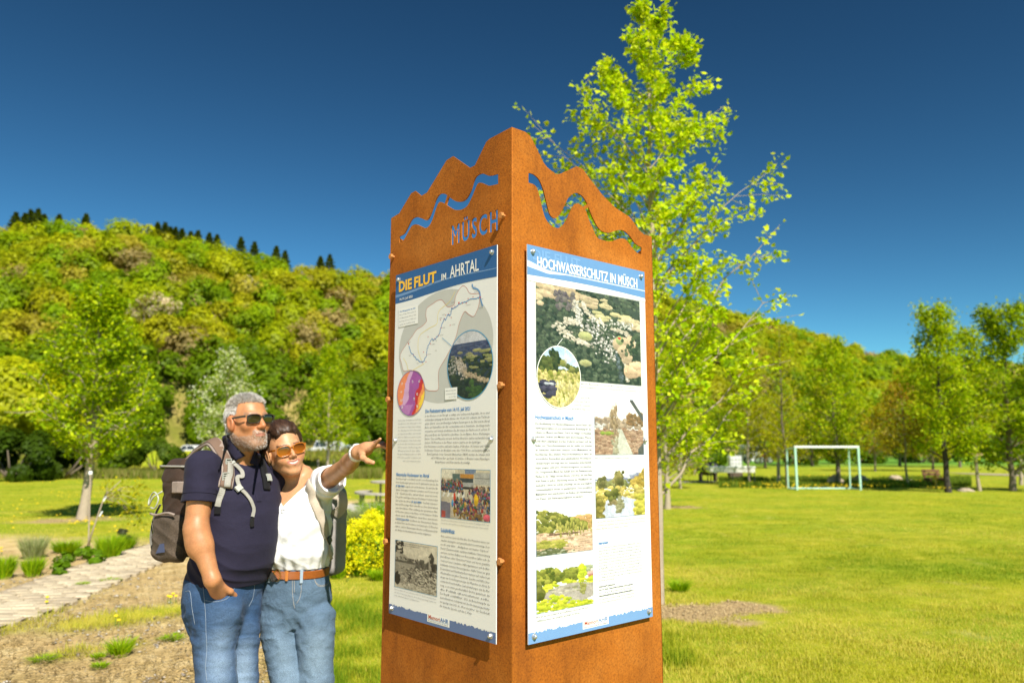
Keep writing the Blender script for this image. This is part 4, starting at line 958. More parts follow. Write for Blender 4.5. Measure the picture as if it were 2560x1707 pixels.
def river2(u, v):
    k = Ink(u, v, 111); k.grad(v < 2, (.93, .94, .95), (.84, .84, .86)); k.dab(90, tri_(lambda x: .22 + .05 * math.sin(5 * x), lambda x: .36), .05, .03, (.30, .32, .42), (.44, .46, .54)); k.dab(120, tri_(lambda x: .30, lambda x: .42), .04, .03, (.18, .20, .08), (.40, .40, .20)); k.dab(60, line_(.46, .14, .46, .46, .035), .04, .04, (.14, .14, .05), (.40, .36, .16)); k.dab(40, line_(.13, .24, .13, .42, .03), .04, .04, (.14, .14, .06), (.36, .34, .16)); k.dab(70, tri_(lambda x: .36 - (x - .72) * .9, lambda x: .44, .74, 1.), .04, .04, (.34, .26, .06), (.62, .48, .16)); k.dab(240, box_(0, 1, .42, 1.), .045, .03, (.42, .36, .10), (.74, .62, .26)); W_ = (v > .60 + .28 * np.abs(u - .48)) & (u > .10) & (u < .82); k.fill(W_, (.62, .65, .74), .03); k.dab(46, line_(.46, .64, .47, .92, .035), .035, .03, (.26, .26, .14), (.48, .46, .32)); k.dab(30, line_(.32, .66, .34, .74, .03), .04, .02, (.28, .24, .12), (.4, .34, .2)); k.dab(50, lambda r: (.34 + r.normal(0, .05), .56 + r.normal(0, .035)), .045, .04, (.10, .12, .03), (.30, .30, .10)); k.dab(60, box_(.80, 1, .6, 1.), .05, .04, (.40, .40, .08), (.72, .64, .18)); k.dab(40, box_(0, .14, .62, 1.), .05, .05, (.24, .22, .06), (.46, .4, .14))
    return k.out()
p.photo('pond_photograph', .295, .682, .543, .850, river2, label='photograph of a tree mirrored in a calm river'); p.frame('photo_border', [(.295, .682), (.543, .682), (.543, .850), (.295, .850)], .0012, STRIPE_D)
p.text('caption', lines(['„Um dem Fluss mehr Raum zu geben, wurde das Ufer im Bereich der Brücke', 'verbreitert und abgeflacht. Auch auf dem Gelände ist von dem Ahrsteig der', 'Fluss Raum noch etwas zu sehen.“'], .297, .8625, .246, .0110, .005, .66), pmat('caption_tan', (.42, .38, .28)))
def slope1(u, v):
    k = Ink(u, v, 121); k.grad(v < 2, (.96, .94, .90), (.92, .86, .78)); k.dab(120, tri_(lambda x: .22 + .08 * abs(x - .8), lambda x: .5, .5, 1.), .05, .03, (.52, .34, .16), (.66, .46, .26)); k.dab(420, tri_(lambda x: .04 + .42 * x ** 1.3, lambda x: .56, 0, .9), .032, .035, (.12, .15, .04), (.46, .44, .14)); k.fill(v > .54, (.70, .54, .40)); k.dab(110, box_(0, 1, .54, .8), .07, .018, (.58, .42, .30), (.80, .64, .50)); k.dab(46, box_(.35, 1, .36, .60), .012, .07, (.34, .34, .10), (.56, .50, .20)); k.dab(24, box_(.2, .8, .56, .60), .05, .008, (.20, .14, .10), (.3, .2, .15)); k.dab(70, box_(0, .5, .70, .86), .06, .025, (.34, .36, .08), (.56, .50, .18)); k.fill((v > .87 + .02 * np.sin(u * 20)) & (u < .8), (.20, .22, .12)); k.dab(30, box_(0, .8, .88, 1), .04, .012, (.1, .12, .05), (.5, .5, .4)); k.dab(40, box_(.5, 1, .8, 1), .06, .02, (.62, .44, .32), (.74, .58, .46))
    return k.out()
p.photo('slope_photograph', .032, .8045, .278, .945, slope1, label='photograph of a wooded slope over bare ground'); p.frame('photo_border', [(.032, .8045), (.278, .8045), (.278, .945), (.032, .945)], .0012, STRIPE_D)
def pond(u, v):
    k = Ink(u, v, 131); k.grad(v < 2, (.80, .86, .92), (.90, .92, .92)); k.dab(70, tri_(lambda x: .30 - .08 * x, lambda x: .42, .5, 1.), .06, .03, (.36, .40, .28), (.46, .48, .34)); k.dab(260, tri_(lambda x: .18 + .14 * x, lambda x: .46, 0, .8), .038, .04, (.14, .18, .04), (.46, .46, .12)); k.dab(26, line_(.80, .24, .80, .46, .03), .045, .04, (.46, .56, .05), (.62, .66, .10)); k.dab(8, box_(.92, 1., .30, .44), .04, .03, (.80, .70, .66), (.55, .2, .15)); k.dab(160, box_(0, 1, .46, 1.), .06, .025, (.44, .50, .06), (.72, .70, .12)); W_ = np.hypot((u - .62) / .50, (v - .72) / .19) < 1; k.fill(W_, (.50, .46, .42), .03); k.dab(40, box_(.25, 1, .58, .68), .05, .012, (.36, .36, .22), (.6, .56, .5)); k.dab(16, line_(.80, .58, .80, .74, .02), .03, .03, (.34, .34, .10), (.45, .44, .2)); k.dab(120, tri_(lambda x: .60 + .36 * x, lambda x: 1.1, 0, 1.), .05, .03, (.38, .46, .05), (.68, .68, .10)); k.dab(30, box_(0, .1, .5, .7), .05, .06, (.14, .16, .04), (.3, .3, .1))
    return k.out()
p.photo('lake_photograph', .032, .9555, .278, 1.1085, pond, label='photograph of a pond below green banks'); p.frame('photo_border', [(.032, .9555), (.278, .9555), (.278, 1.1085), (.032, 1.1085)], .0012, STRIPE_D)
p.text('caption', lines(['Blick auf den neu gestalteten und bepflanzten Uferbereich mit dem', '„AHRhundertweg“ und Spielplatz unterhalb der Brücke.'], .031, 1.1195, .222, .0112, .0058, .84), TXT_L)
p.text('heading', [('Impressum', .306, .9315, .046, .0095)], HEAD, bold=.012, res=2)
imp = ['Die drei Stelen sind im gesamten Erinnerungsweg „MemoriAHR – Weg der', 'Erinnerung für die Zukunft“ Bestandteil der ganzheitlichen kulturellen', 'Arbeit eines in Ahrtal-Region angelegten Netzes.', 'Eine Idee für viele Arten aus der Praxis, ausgehend von der Ortsgemeinschaft,', 'damals zur Erarbeitung Gemeinde sammelte von den Menschen der Stelen,', 'die gemeinsam mit 72 Ehrenamtlichen und 40 Gestaltungs im Team zu ein', 'Leben schreiben und 15 Texte für die Stelen Ausstattung und Konzept ein', '(QR-Code-Leitung).', 'Interviews mit Zeitzeuginnen und Zeitzeugen sowie dem digitalen Plattformen', 'in einer umfassen Ausarbeitung werden von der Bürgermeisterinitiativen und', 'von Wikipedia zu Fachinfo, Fragen zum einer Integration Planungspläne', '(Konzept und Leitung).']
p.text('imprint_text', lines(imp, .306, .9440, .214, .0092, .0048, .35), TXT_L)
p.text('imprint_text', [('Initiatorin/Projektleiterin', .306, 1.064, .075, .0048), ('Idee von Stelen, Themenwahl, Zeitzeugen und Projektidee:', .306, 1.0735, .166, .0048), ('Entwurf/Gestaltung der Stelen und Informationstafeln:', .306, 1.0925, .160, .0048)], TXT, bold=.02)
p.text('imprint_text', lines(['Dr. Karl Berthold Sprenger', 'Anneliese Schnitzler GmbH', 'Die Umsetzung des Projektes erfolgt mit Unterstützung durch', 'der Verbandsgemeinde Adenau und des Westerwaldkreis'], .306, 1.083, .17, .0098, .0046, 1.0), TXT_L)
footer(p, BLUE_B2, True); p.screws()
# ================================================================== trees and plants
def tubes_mesh(paths, n=6):
    b = MB()
    for P, r in paths: b.tube(P, r, n, cap=False)
    return b
LEAF_T = np.array([[0, 0, 0], [.42, .18, .05], [.50, .55, .10], [.22, .62, .02], [0, 1.0, -.02], [-.22, .62, .02], [-.50, .55, .10], [-.42, .18, .05]])
LEAF_F = np.array([[0, 1, 2], [0, 2, 3], [0, 3, 4], [0, 4, 5], [0, 5, 6], [0, 6, 7]])
DIAM_T = np.array([[0, 0, 0], [.33, .5, .08], [0, 1, 0], [-.33, .5, .08]]); DIAM_F = np.array([[0, 1, 2], [0, 2, 3]])
TRI_T = np.array([[0, 0, 0], [.45, .7, 0], [-.45, .8, .1]]); TRI_F = np.array([[0, 1, 2]])
def leaves(P, D, size, pal, r_, kind='diam', droop=.25, jit=.18):
    """P points, D outward directions; returns vertices, faces, colours"""
    T, Fc = {'leaf': (LEAF_T, LEAF_F), 'diam': (DIAM_T, DIAM_F), 'tri': (TRI_T, TRI_F)}[kind]
    n = len(P); ax = D + r_.normal(0, .7, (n, 3)) + np.array([0, 0, -droop]); ax /= np.linalg.norm(ax, axis=1)[:, None]
    nr = np.array([0, -.25, .8]) + r_.normal(0, .6, (n, 3)); sd = np.cross(ax, nr); sd /= np.linalg.norm(sd, axis=1)[:, None] + 1e-9; nn = np.cross(sd, ax)
    s = (size * (.55 + .75 * r_.random(n)))[:, None, None]
    V = P[:, None] + s * (T[None, :, :1] * sd[:, None] + T[None, :, 1:2] * ax[:, None] + T[None, :, 2:] * nn[:, None])
    F = (Fc[None] + len(T) * np.arange(n)[:, None, None]).reshape(-1, 3)
    pal = np.array(pal); c = pal[r_.integers(0, len(pal), n)] * (1 + jit * r_.normal(0, 1, (n, 1))).clip(.45, 1.7)
    return V.reshape(-1, 3), F, lime(np.repeat(c, len(T), 0).clip(0, 1))
def tree(name, label, base, H, trunk_r, z0, prof, n_leaf, size, pal, seed, nb=34, kind='diam', up=.75, bark=None, group=None, bend=.15, spread=.10, clump=9, twigs=5, wander=.02, inner=.25, extra=(), rmax=1.15):
    """prof: (height fraction between z0 and H, crown radius in metres)"""
    r_ = np.random.default_rng(seed); base = np.array(base, float); root = empty(name, base.tolist()); tag(root, label, 'tree', group)
    n = 14; tz = np.linspace(0, H * .985, n); wx = np.cumsum(r_.normal(0, wander, n)) ; wy = np.cumsum(r_.normal(0, wander, n)); wx -= wx[0]; wy -= wy[0]
    TP = np.stack([wx, wy, tz], 1) + base; TR = trunk_r * (1 - tz / H) ** .75 + .004; TR[0] *= 1.25
    paths = [(TP, TR)]; pts, dirs = [], []
    ph = np.array([p_[0] for p_ in prof]); pr = np.array([p_[1] for p_ in prof])
    for i in range(nb + len(extra)):
        f = min(1, (i + .5) / nb); zz = z0 + (H * .97 - z0) * f ** .95; rad = np.interp((zz - z0) / (H - z0), ph, pr) * r_.uniform(.62, rmax)
        a_ = i * 2.39996 + r_.normal(0, .35); o = np.array([np.interp(zz, tz, TP[:, k]) for k in range(3)]); o[2] = zz + base[2]
        if i >= nb:
            zz, a_, rad = extra[i - nb]; o = np.array([np.interp(zz, tz, TP[:, k]) for k in range(3)]); o[2] = zz + base[2]
        # branches leave low and rise, so start them under the spot they fill
        start = o.copy(); drop = min(rad * up * .9, zz * .6); start[2] -= drop; start[:2] = [np.interp(start[2] - base[2], tz, TP[:, k]) for k in range(2)]
        out_ = np.array([math.cos(a_), math.sin(a_), 0]); m_ = 6; B = []
        for k in range(m_):
            t = k / (m_ - 1); B.append(start + out_ * rad * t + np.array([0, 0, drop * (t ** (1 - bend)) + .25 * rad * up * t * t * .4]) + r_.normal(0, .02 * rad, 3) * (k > 0))
        br = max(.003, np.interp(zz, tz, TR) * .42); paths.append((B, br * (1 - .8 * np.linspace(0, 1, m_)))); B = np.array(B)
        for j in range(twigs):
            t = r_.uniform(.3, 1.0); p0 = B[0] + 0; q = t * (m_ - 1); ii = int(min(q, m_ - 2)); p0 = B[ii] + (B[ii + 1] - B[ii]) * (q - ii)
            td = out_ * r_.uniform(.2, 1) + np.array([r_.normal(0, .7), r_.normal(0, .7), r_.uniform(-.1, .8)]); td /= np.linalg.norm(td); L = rad * r_.uniform(.22, .5)
            p1 = p0 + td * L; paths.append(([p0, (p0 + p1) / 2 + r_.normal(0, .03 * L, 3), p1], [br * .32, br * .22, br * .1]))
            for s_ in np.linspace(.25, 1.0, clump): pts.append(p0 + td * L * s_ + r_.normal(0, spread * .5, 3)); dirs.append(td)
        for s_ in np.linspace(inner, 1.0, clump + 2): q = s_ * (m_ - 1); ii = int(min(q, m_ - 2)); pts.append(B[ii] + (B[ii + 1] - B[ii]) * (q - ii) + r_.normal(0, spread * .5, 3)); dirs.append(out_)
    pts.append(TP[-1]); dirs.append(np.array([0, 0, 1.]))
    pts = np.array(pts); dirs = np.array(dirs); k = r_.integers(0, len(pts), n_leaf)
    V, F, C = leaves(pts[k] + r_.normal(0, spread, (n_leaf, 3)), dirs[k], size, pal, r_, kind)
    tb = tubes_mesh(paths, 7 if trunk_r > .05 else 5); tb.build('trunk', bark or BARK, root, True)
    mobj('crown', V, F, LEAF, root, C)
    return root
YG = [(.42, .48, .018), (.34, .43, .016), (.50, .50, .03), (.27, .38, .014)]
G1 = [(.19, .31, .012), (.26, .37, .014), (.33, .39, .018), (.14, .25, .012)]
G2 = [(.28, .36, .016), (.38, .42, .018), (.20, .29, .014)]
LINDEN = [(.46, .56, .016), (.54, .60, .03), (.36, .50, .013), (.62, .64, .08)]
tb0 = TREE_BASE
tree('street_tree', 'tall bright green young tree close behind the pillar, pale straight trunk', tb0, 6.6, .050, 1.75,
     [(0, .45), (.12, .85), (.3, 1.05), (.5, 1.0), (.7, .76), (.85, .48), (1, .12)], 15000, .056, LINDEN, 11, nb=60, kind='leaf', up=1.05, bark=BARK_PALE, spread=.040, clump=7, twigs=7, wander=.012, inner=.05, rmax=1.0, extra=[(4.95, 3.2, 1.3), (4.75, 2.9, 1.0), (5.3, 3.5, .85), (4.3, 3.05, 1.15), (3.9, 3.4, 1.2), (4.45, .1, 1.28), (3.7, -.2, 1.32), (3.0, .15, 1.3), (2.4, -.1, 1.1), (2.0, .2, 1.0), (5.3, .3, .95)])
b1 = gpt(205, 1299)
tree('young_tree', 'round-crowned green tree with stake on the left lawn', b1, 5.35, .105, 1.55, [(0, .75), (.18, 1.28), (.4, 1.2), (.6, .85), (.8, .55), (1, .15)], 15000, .10, [(.38, .46, .016), (.48, .52, .018), (.28, .38, .014), (.20, .30, .012)], 12, nb=56, kind='diam', spread=.09, clump=8, twigs=8, up=.7, bark=BARK_PALE)
# far left: willow, bushes; middle: blossoming and young trees
WILL = [(.46, .45, .02), (.30, .30, .03), (.26, .29, .025)]
def bush(name, label, c, rad, n, size, pal, seed, cat='bush', group=None, nb=16, low=-.8, kind='diam'):
    r_ = np.random.default_rng(seed); c = np.array(c, float); root = empty(name, (c[0], c[1], c[2] if c[2] < .5 else 0)); tag(root, label, cat, group)
    V, C = crown_leaves(c + np.array([0, 0, rad[2] * .75]), rad, n, size, pal, seed, nb, low); mobj('foliage', V, np.arange(len(V)).reshape(-1, 3), LEAF, root, C)
    b = MB()
    for k in range(5): a_ = r_.uniform(0, 6.28); b.tube([c, c + np.array([math.cos(a_) * rad[0] * .3, math.sin(a_) * rad[1] * .3, rad[2] * .5]), c + np.array([math.cos(a_) * rad[0] * .6, math.sin(a_) * rad[1] * .6, rad[2] * 1.1])], [rad[0] * .035, rad[0] * .025, rad[0] * .01], 5)
    b.build('stem', BARK, root, True); return root
p_ = at(20, 1125, 42); bush('willow', 'broad yellow-green willow at the left edge of the frame', (p_[0], 42, 0), (2.9, 2.6, 3.9), 9000, .16, WILL[0], 21, 'tree', nb=26, low=-.2)
p_ = at(120, 1125, 44); bush('willow', 'smaller yellow willow behind the staked tree', (p_[0], 44, 0), (2.0, 2.0, 2.6), 6000, .15, (.50, .50, .02), 22, 'tree', nb=20, low=-.2)
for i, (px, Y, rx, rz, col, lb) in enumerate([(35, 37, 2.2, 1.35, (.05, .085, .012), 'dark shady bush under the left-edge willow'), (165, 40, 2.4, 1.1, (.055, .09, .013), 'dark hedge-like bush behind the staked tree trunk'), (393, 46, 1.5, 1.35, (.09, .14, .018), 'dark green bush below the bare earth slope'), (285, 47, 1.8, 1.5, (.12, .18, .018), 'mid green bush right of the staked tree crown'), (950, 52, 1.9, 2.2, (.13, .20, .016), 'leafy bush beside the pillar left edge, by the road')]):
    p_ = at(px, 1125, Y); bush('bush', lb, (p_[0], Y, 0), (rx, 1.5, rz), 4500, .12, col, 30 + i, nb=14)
WB = [(.62, .64, .45), (.70, .70, .55), (.24, .34, .05), (.35, .42, .10)]
bw_ = gpt(560, 1200); tree('blossom_tree', 'white blossoming pear tree behind the man', (bw_[0], bw_[1], 0), 6.6, .09, 1.5, [(0, .8), (.2, 1.75), (.45, 1.45), (.7, .85), (1, .15)], 6500, .14, WB, 41, nb=40, spread=.14, twigs=6)
bg_ = gpt(819, 1184); tree('young_tree', 'slim fresh green tree with white-painted trunk behind the pointing arm', (bg_[0], bg_[1], 0), 8.1, .10, 2.0, [(0, 1.1), (.2, 1.95), (.45, 1.5), (.7, .8), (1, .15)], 7000, .16, YG, 42, nb=42, spread=.16, twigs=6, bark=BARK_PALE)
bg2 = gpt(760, 1150); tree('blossom_tree', 'pinkish blossoming shrub-like tree behind the woman', (bg2[0], bg2[1], 0), 3.9, .06, .9, [(0, .7), (.4, 1.3), (1, .2)], 2500, .16, [(.55, .42, .30), (.45, .40, .16), (.26, .32, .05)], 43, nb=22, spread=.18)
pb_ = at(237, 1205, 12.6)
bl_root = bush('blossom_shrub', 'pale pink blossoming shrub at the foot of the staked tree crown', (gpt(243, 1262)[0], gpt(243, 1262)[1] * .8, 0), (.22, .2, .55), 900, .035, (.60, .46, .34), 47, nb=9, low=-.9) if False else None
# sapling with yellow-green leaves tied to a leaning pole
sb = gpt(213, 1381); tip = at(262, 1238, sb[1]); root = empty('sapling', sb.tolist()); tag(root, 'leaning sapling with sparse yellow-green leaves by the paved path', 'tree')
b = MB(); b.tube([sb, (sb + tip) / 2, tip, tip + np.array([.18, .1, .22])], [.014, .012, .009, .004], 6); b.build('trunk', BARK_PALE, root, True)
r_ = np.random.default_rng(55); cen = []
for px, py in [(275, 1222), (300, 1215), (325, 1228), (345, 1250), (300, 1262), (325, 1285), (350, 1300), (345, 1215), (290, 1240), (318, 1255), (270, 1208), (335, 1270)]:
    q = at(px, py, sb[1] + r_.uniform(-.2, .25)); cen.append(q)
b = MB()
for q in cen: b.tube([tip + np.array([.02, 0, -.05]), (tip + q) / 2 + np.array([0, 0, .05]), q], [.005, .004, .002], 4)
b.build('branches', BARK_PALE, root)
k = r_.integers(0, len(cen), 420); P = np.array(cen)[k] + r_.normal(0, .075, (420, 3)); V, F, C = leaves(P, r_.normal(0, 1, (420, 3)), .055, [(.36, .36, .03), (.28, .34, .03), (.48, .40, .03)], r_, 'diam'); mobj('crown', V, F, LEAF, root, C)
TAGM = plain('white_tag', (.80, .82, .80), .5, .03)
for px, py, w_ in ((252, 1284, .05), (262, 1246, .07)):
    q = at(px, py, sb[1] - .05); b = MB(); b.box(q, (.02, .004, .085), np.array(Matrix.Rotation(R(28), 3, 'Y')), .002); b.build('plant_tag', TAGM, root)
# stake of the left tree
st = gpt(221, 1372); tp = at(226, 1182, st[1]); b = MB(); b.tube([st, tp], [.012, .011], 7); o_ = empty('tree_stake', st.tolist()); b.build('stake', BARK_PALE, o_); b = MB(); b.box(tp, (.06, .03, .06), bev=.01); b.build('stake_cap', TAGM, o_); tag(o_, 'thin pale stake with white cap beside the left lawn tree', 'stake')
# stakes by the young trees beyond the woman
for i, (px, y0, y1) in enumerate([(796, 1183, 1150), (833, 1182, 1150), (874, 1185, 1155), (916, 1180, 1145), (922, 1178, 1143), (418, 1232, 1168)]):
    g_ = gpt(px, y0); q = at(px - 1 + 2 * (i % 2), y1, g_[1]); o_ = empty('tree_stake', g_.tolist()); b = MB(); b.tube([g_, q], [.07, .06], 7); b.build('stake', plain('weathered_wood', (.38, .31, .24), .9, .3), o_); b = MB(); b.lathe([(.065, 0), (.05, .03), (.01, .04)], q, 7); b.build('stake_top', plain('weathered_wood', (.38, .31, .24)), o_)
    tag(o_, ['grey stake left of the slim green tree trunk', 'tilted grey stake right of the slim green tree trunk', 'short grey stake under the pointing forearm', 'left one of two grey stakes under the pointing wrist', 'right one of two grey stakes under the pointing wrist', 'grey post on the lawn just left of the brown backpack'][i], 'stake', 'wooden stakes on the left lawn')
# ---- right side trees
def rtree(px, py, top, w, pal, seed, label, n=5200, size=.13, z0=.22, tr=.07, name='park_tree', prof=None, nb=40, kind='diam', up=.6, bark=None, spread=.13):
    g_ = gpt(px, py); Y = g_[1]; H = (py - top) / FPX * Y * .99; big = px > 2500 or seed == 61; rad = w / 2 / FPX * Y * (1.3 if big else 1.12); n = int(n * (1.4 if big else .95))
    prof = prof or [(0, .75), (.2, 1.0), (.5, .95), (.75, .65), (1, .2)]
    return tree(name, label, g_, H, tr, H * z0, [(a_, b_ * rad) for a_, b_ in prof], n, size, pal, seed, nb=nb, kind=kind, up=up, bark=bark, group='trees round the sports lawn', spread=spread, twigs=6)
RED = [(.38, .22, .06), (.42, .29, .05), (.32, .28, .035)]
OLV = [(.40, .38, .018), (.34, .36, .016), (.44, .37, .03)]
rtree(2371, 1231, 752, 130, YG, 61, 'tall dark-trunked tree on the lawn edge, right of the goal', 8000, .12, .22, .10, bark=plain('dark_bark', (.045, .035, .028), .95, .4, 14, .8, .02))
rtree(2449, 1227, 812, 125, YG, 62, 'slim pale-trunked tree between the two big right-hand trees', 4200, .12, .32, .06, bark=BARK_PALE)
rtree(2532, 1227, 750, 200, G2, 63, 'large dense green tree at the right edge of the frame', 12000, .13, .17, .11)
rtree(2270, 1215, 950, 120, RED, 64, 'young tree with reddish brown leaves right of the goal', 3600, .11, .35, .05, bark=BARK_PALE)
rtree(2096, 1213, 840, 150, YG, 65, 'wide yellow-green tree standing behind the goal', 8500, .13, .20, .10)
rtree(1969, 1219, 800, 120, OLV, 66, 'very slender sparse tree beside the goal left post', 3300, .10, .18, .055, nb=46)
rtree(1873, 1211, 900, 130, OLV, 67, 'thin pale-trunked tree standing in front of the white trough', 3200, .11, .40, .045, bark=BARK_PALE)
rtree(2188, 1178, 1020, 110, [(.40, .30, .03), (.32, .28, .03)], 68, 'small orange-yellow tree seen through the goal right corner', 2200, .18, .35, .06)
rtree(2333, 1178, 1000, 120, OLV, 69, 'yellowish tree behind the dark trunk right of the goal', 4200, .18, .25, .08)
rtree(2250, 1165, 1020, 110, G2, 70, 'dark green tree far behind the reddish tree', 4000, .22, .25, .12)
rtree(2400, 1168, 960, 130, OLV, 71, 'olive tree far behind between the right-hand trees', 5000, .2, .25, .11)
rtree(1700, 1221, 1000, 150, [(.33, .30, .03), (.40, .26, .06), (.26, .31, .02)], 72, 'orange-tinged tree with grey trunk right of the pillar', 4200, .10, .25, .055, bark=BARK_PALE)
rtree(1668, 1272, 900, 240, YG, 73, 'leafy grey-trunked tree close to the pillar right edge', 5200, .085, .30, .075, bark=BARK_PALE)
rtree(1800, 1165, 1020, 120, G2, 74, 'bushy tree behind the water tank', 4200, .2, .12, .1)
rtree(1913, 1170, 1010, 110, OLV, 75, 'olive-green tree far behind the trough', 4200, .2, .2, .1)
rtree(2030, 1165, 1030, 120, OLV, 76, 'olive tree far behind the goal crossbar left end', 4200, .22, .2, .12)
for i, (px, Y, rx, rz, col, lb) in enumerate([(1730, 62, 3.0, 1.6, (.10, .17, .016), 'green bush row right of the pillar near the parked vans'), (1990, 75, 4.0, 2.0, (.13, .19, .018), 'bush behind the goal left post'), (2140, 80, 4.2, 2.1, (.12, .18, .016), 'bush behind the goal right post'), (2300, 85, 5.0, 2.4, (.10, .16, .015), 'dark bush far behind the wooden bench'), (2480, 90, 5.5, 2.6, (.11, .17, .016), 'dark bush line at the far right')]):
    p_ = at(px, 1125, Y); bush('bush', lb, (p_[0], Y, 0), (rx, 2.0, rz), 4000, .2, col, 90 + i, nb=14)
# ridge conifers
r_ = np.random.default_rng(77)
def conifer(X, ybot, ytop, Y, label, seed, col=(.055, .075, .016)):
    q = at(X, ybot, Y); H = (ybot - ytop) / FPX * Y; root = empty('spruce', (q[0], Y, q[2] - 2.5)); tag(root, label, 'tree', 'dark conifers on the left ridge')
    rr = np.random.default_rng(seed); n = 1500; f = rr.random(n) ** .7; a_ = rr.random(n) * 6.28; rad = (1 - f) ** .8 * H * .33 * (.35 + .65 * rr.random(n)) * (1 + .35 * np.sin(f * 40))
    P = np.stack([q[0] + np.cos(a_) * rad, Y + np.sin(a_) * rad, q[2] + f * H], 1); D = np.stack([np.cos(a_), np.sin(a_), -.3 + 0 * a_], 1)
    V, F, C = leaves(P, D, .34, [col, tuple(1.5 * c_ for c_ in col)], rr, 'tri', .3); mobj('crown', V, F, LEAF, root, C)
    b = MB(); b.tube([(q[0], Y, q[2] - 2.5), (q[0], Y, q[2] + H)], [.22, .03], 5); b.build('trunk', BARK, root)
cl_ = [(35, 562, 527), (58, 560, 530), (72, 560, 522), (90, 558, 520), (107, 556, 536), (145, 555, 538), (212, 558, 537)] + [(392, 572, 560), (410, 580, 560), (424, 588, 564), (436, 592, 566), (452, 600, 570), (474, 606, 578), (492, 612, 576), (520, 618, 583), (540, 622, 588), (600, 624, 596), (634, 634, 609), (689, 640, 612), (711, 650, 625), (800, 660, 640), (823, 664, 636)]
ORD = ['first', 'second', 'third', 'fourth', 'fifth', 'sixth', 'seventh', 'eighth', 'ninth', 'tenth']
for i, (X, yb, yt) in enumerate(cl_):
    lb = ('%s dark conifer from the left in the ridge clump at far left' % ORD[i]) if X < 130 else 'lone small conifer on the left ridge' if X == 145 else 'single dark conifer on the ridge above the staked tree' if X == 212 else ('%s conifer from the left in the row on the sloping ridge' % ORD[i - 7]) if X < 560 else ('%s of the scattered conifers on the ridge, counted towards the pillar' % ORD[i - 16])
    conifer(X, yb + 30, yt + 1 - (i * 37 % 9), float(np.interp(X, RT[:, 0], RT[:, 3])) + 1, lb, 500 + i)
for X, y, Y, col, lb in ((405, 752, 92, (.64, .52, .38), 'pale pink blossoming tree in the middle of the left hillside'), (362, 766, 92, (.58, .48, .34), 'smaller greyish pink blossoming tree left of the pale pink one'), (622, 702, 112, (.60, .52, .38), 'small pale blossoming tree high on the hillside above the woman')):
    q = at(X, y, Y); root = empty('hill_tree', (q[0], Y, q[2] - 3)); tag(root, lb, 'tree'); V, C = crown_leaves(q + np.array([0, 0, -.5]), (2.5, 1.6, 1.8) if X != 622 else (1.5, 1.2, 1.3), 1500, .17, col, int(X), 30, -.9, .3)
    gi = rng.random(len(V) // 3) < .5; C = C.reshape(-1, 3, 3); C[gi] = np.array([.30, .33, .04]); mobj('crown', V, np.arange(len(V)).reshape(-1, 3), LEAF, root, C.reshape(-1, 3))
    b = MB(); b.tube([(q[0], Y, q[2] - 3), (q[0], Y, q[2] + .2)], [.10, .05], 6); b.build('trunk', BARK, root)

# ---- tussocks and flowers in the bed on the left
def tussock(name, label, px, py, w, h, n, pal, seed, cat='grass clump', lean=.55, bw=.010):
    g_ = gpt(px, py); Y = g_[1]; W = w / FPX * Y / 2; Hh = h / FPX * Y; rr = np.random.default_rng(seed); root = empty(name, g_.tolist()); tag(root, label, cat)
    a_ = rr.random(n) * 6.28; rad = np.sqrt(rr.random(n)) * W * .45; x = g_[0] + np.cos(a_) * rad; y = g_[1] + np.sin(a_) * rad; hh = Hh * (.5 + .6 * rr.random(n)); ln = W * lean * (rad / W * 1.2 + .5 * rr.random(n)) * 1.4
    V = np.zeros((n, 5, 3)); b_ = a_ + rr.normal(0, .3, n); t_ = rr.random(n) * 6.28
    for k, (f, ww) in enumerate(((0, 1), (0, -1), (.55, .8), (.55, -.8), (1, 0))):
        V[:, k] = np.stack([x + np.cos(b_) * ln * f ** 1.6 + np.cos(t_) * ww * bw / 2, y + np.sin(b_) * ln * f ** 1.6 + np.sin(t_) * ww * bw / 2, hh * f * (1 - .12 * f) + 0 * x], 1)
    F = (np.array([[0, 1, 3], [0, 3, 2], [2, 3, 4]])[None] + 5 * np.arange(n)[:, None, None]).reshape(-1, 3); pal = np.array(pal); C = pal[rr.integers(0, len(pal), n)] * (1 + .2 * rr.normal(0, 1, (n, 1))).clip(.5, 1.5)
    mobj('blades', V.reshape(-1, 3), F, GRASS, root, lime(np.repeat(C, 5, 0))); return root
BG = [(.30, .44, .015), (.38, .47, .02), (.22, .37, .012)]; GG = [(.34, .38, .16), (.44, .45, .24), (.26, .33, .11)]
for a_ in [('grass_tussock', 'grey-green arching tussock left of the bed', 82, 1396, 80, 62, 700, GG, 1), ('grass_tussock', 'bright green tussock in front of the grey-green one', 81, 1440, 62, 52, 600, BG, 2), ('grass_tussock', 'bright green tussock at the left edge of the frame', 8, 1446, 66, 62, 600, BG, 3), ('grass_tussock', 'long green grass clump at the back of the bed', 165, 1382, 90, 36, 700, BG, 4), ('grass_tussock', 'large bright green grass clump beside the sapling', 274, 1396, 80, 64, 900, BG, 5), ('grass_tussock', 'low grass clump behind the large bright one', 310, 1375, 70, 40, 600, BG, 6)]: tussock(*a_)
for i, (px, py, r0, lb) in enumerate([(160, 1421, .16, 'low round leafy plant in the middle of the bed'), (151, 1440, .13, 'small dark leafy plant nearest the paved path'), (206, 1398, .13, 'small leafy plant beside the sapling foot'), (236, 1412, .15, 'leafy plant at the right end of the bed'), (305, 1352, .14, 'dark flowered herb left of the backpack')]):
    g_ = gpt(px, py); bush('perennial', lb, (g_[0], g_[1], 0), (r0, r0, r0 * .8), 420, .028, (.14, .24, .016) if i != 4 else (.09, .10, .05), 200 + i, 'plant', nb=8)
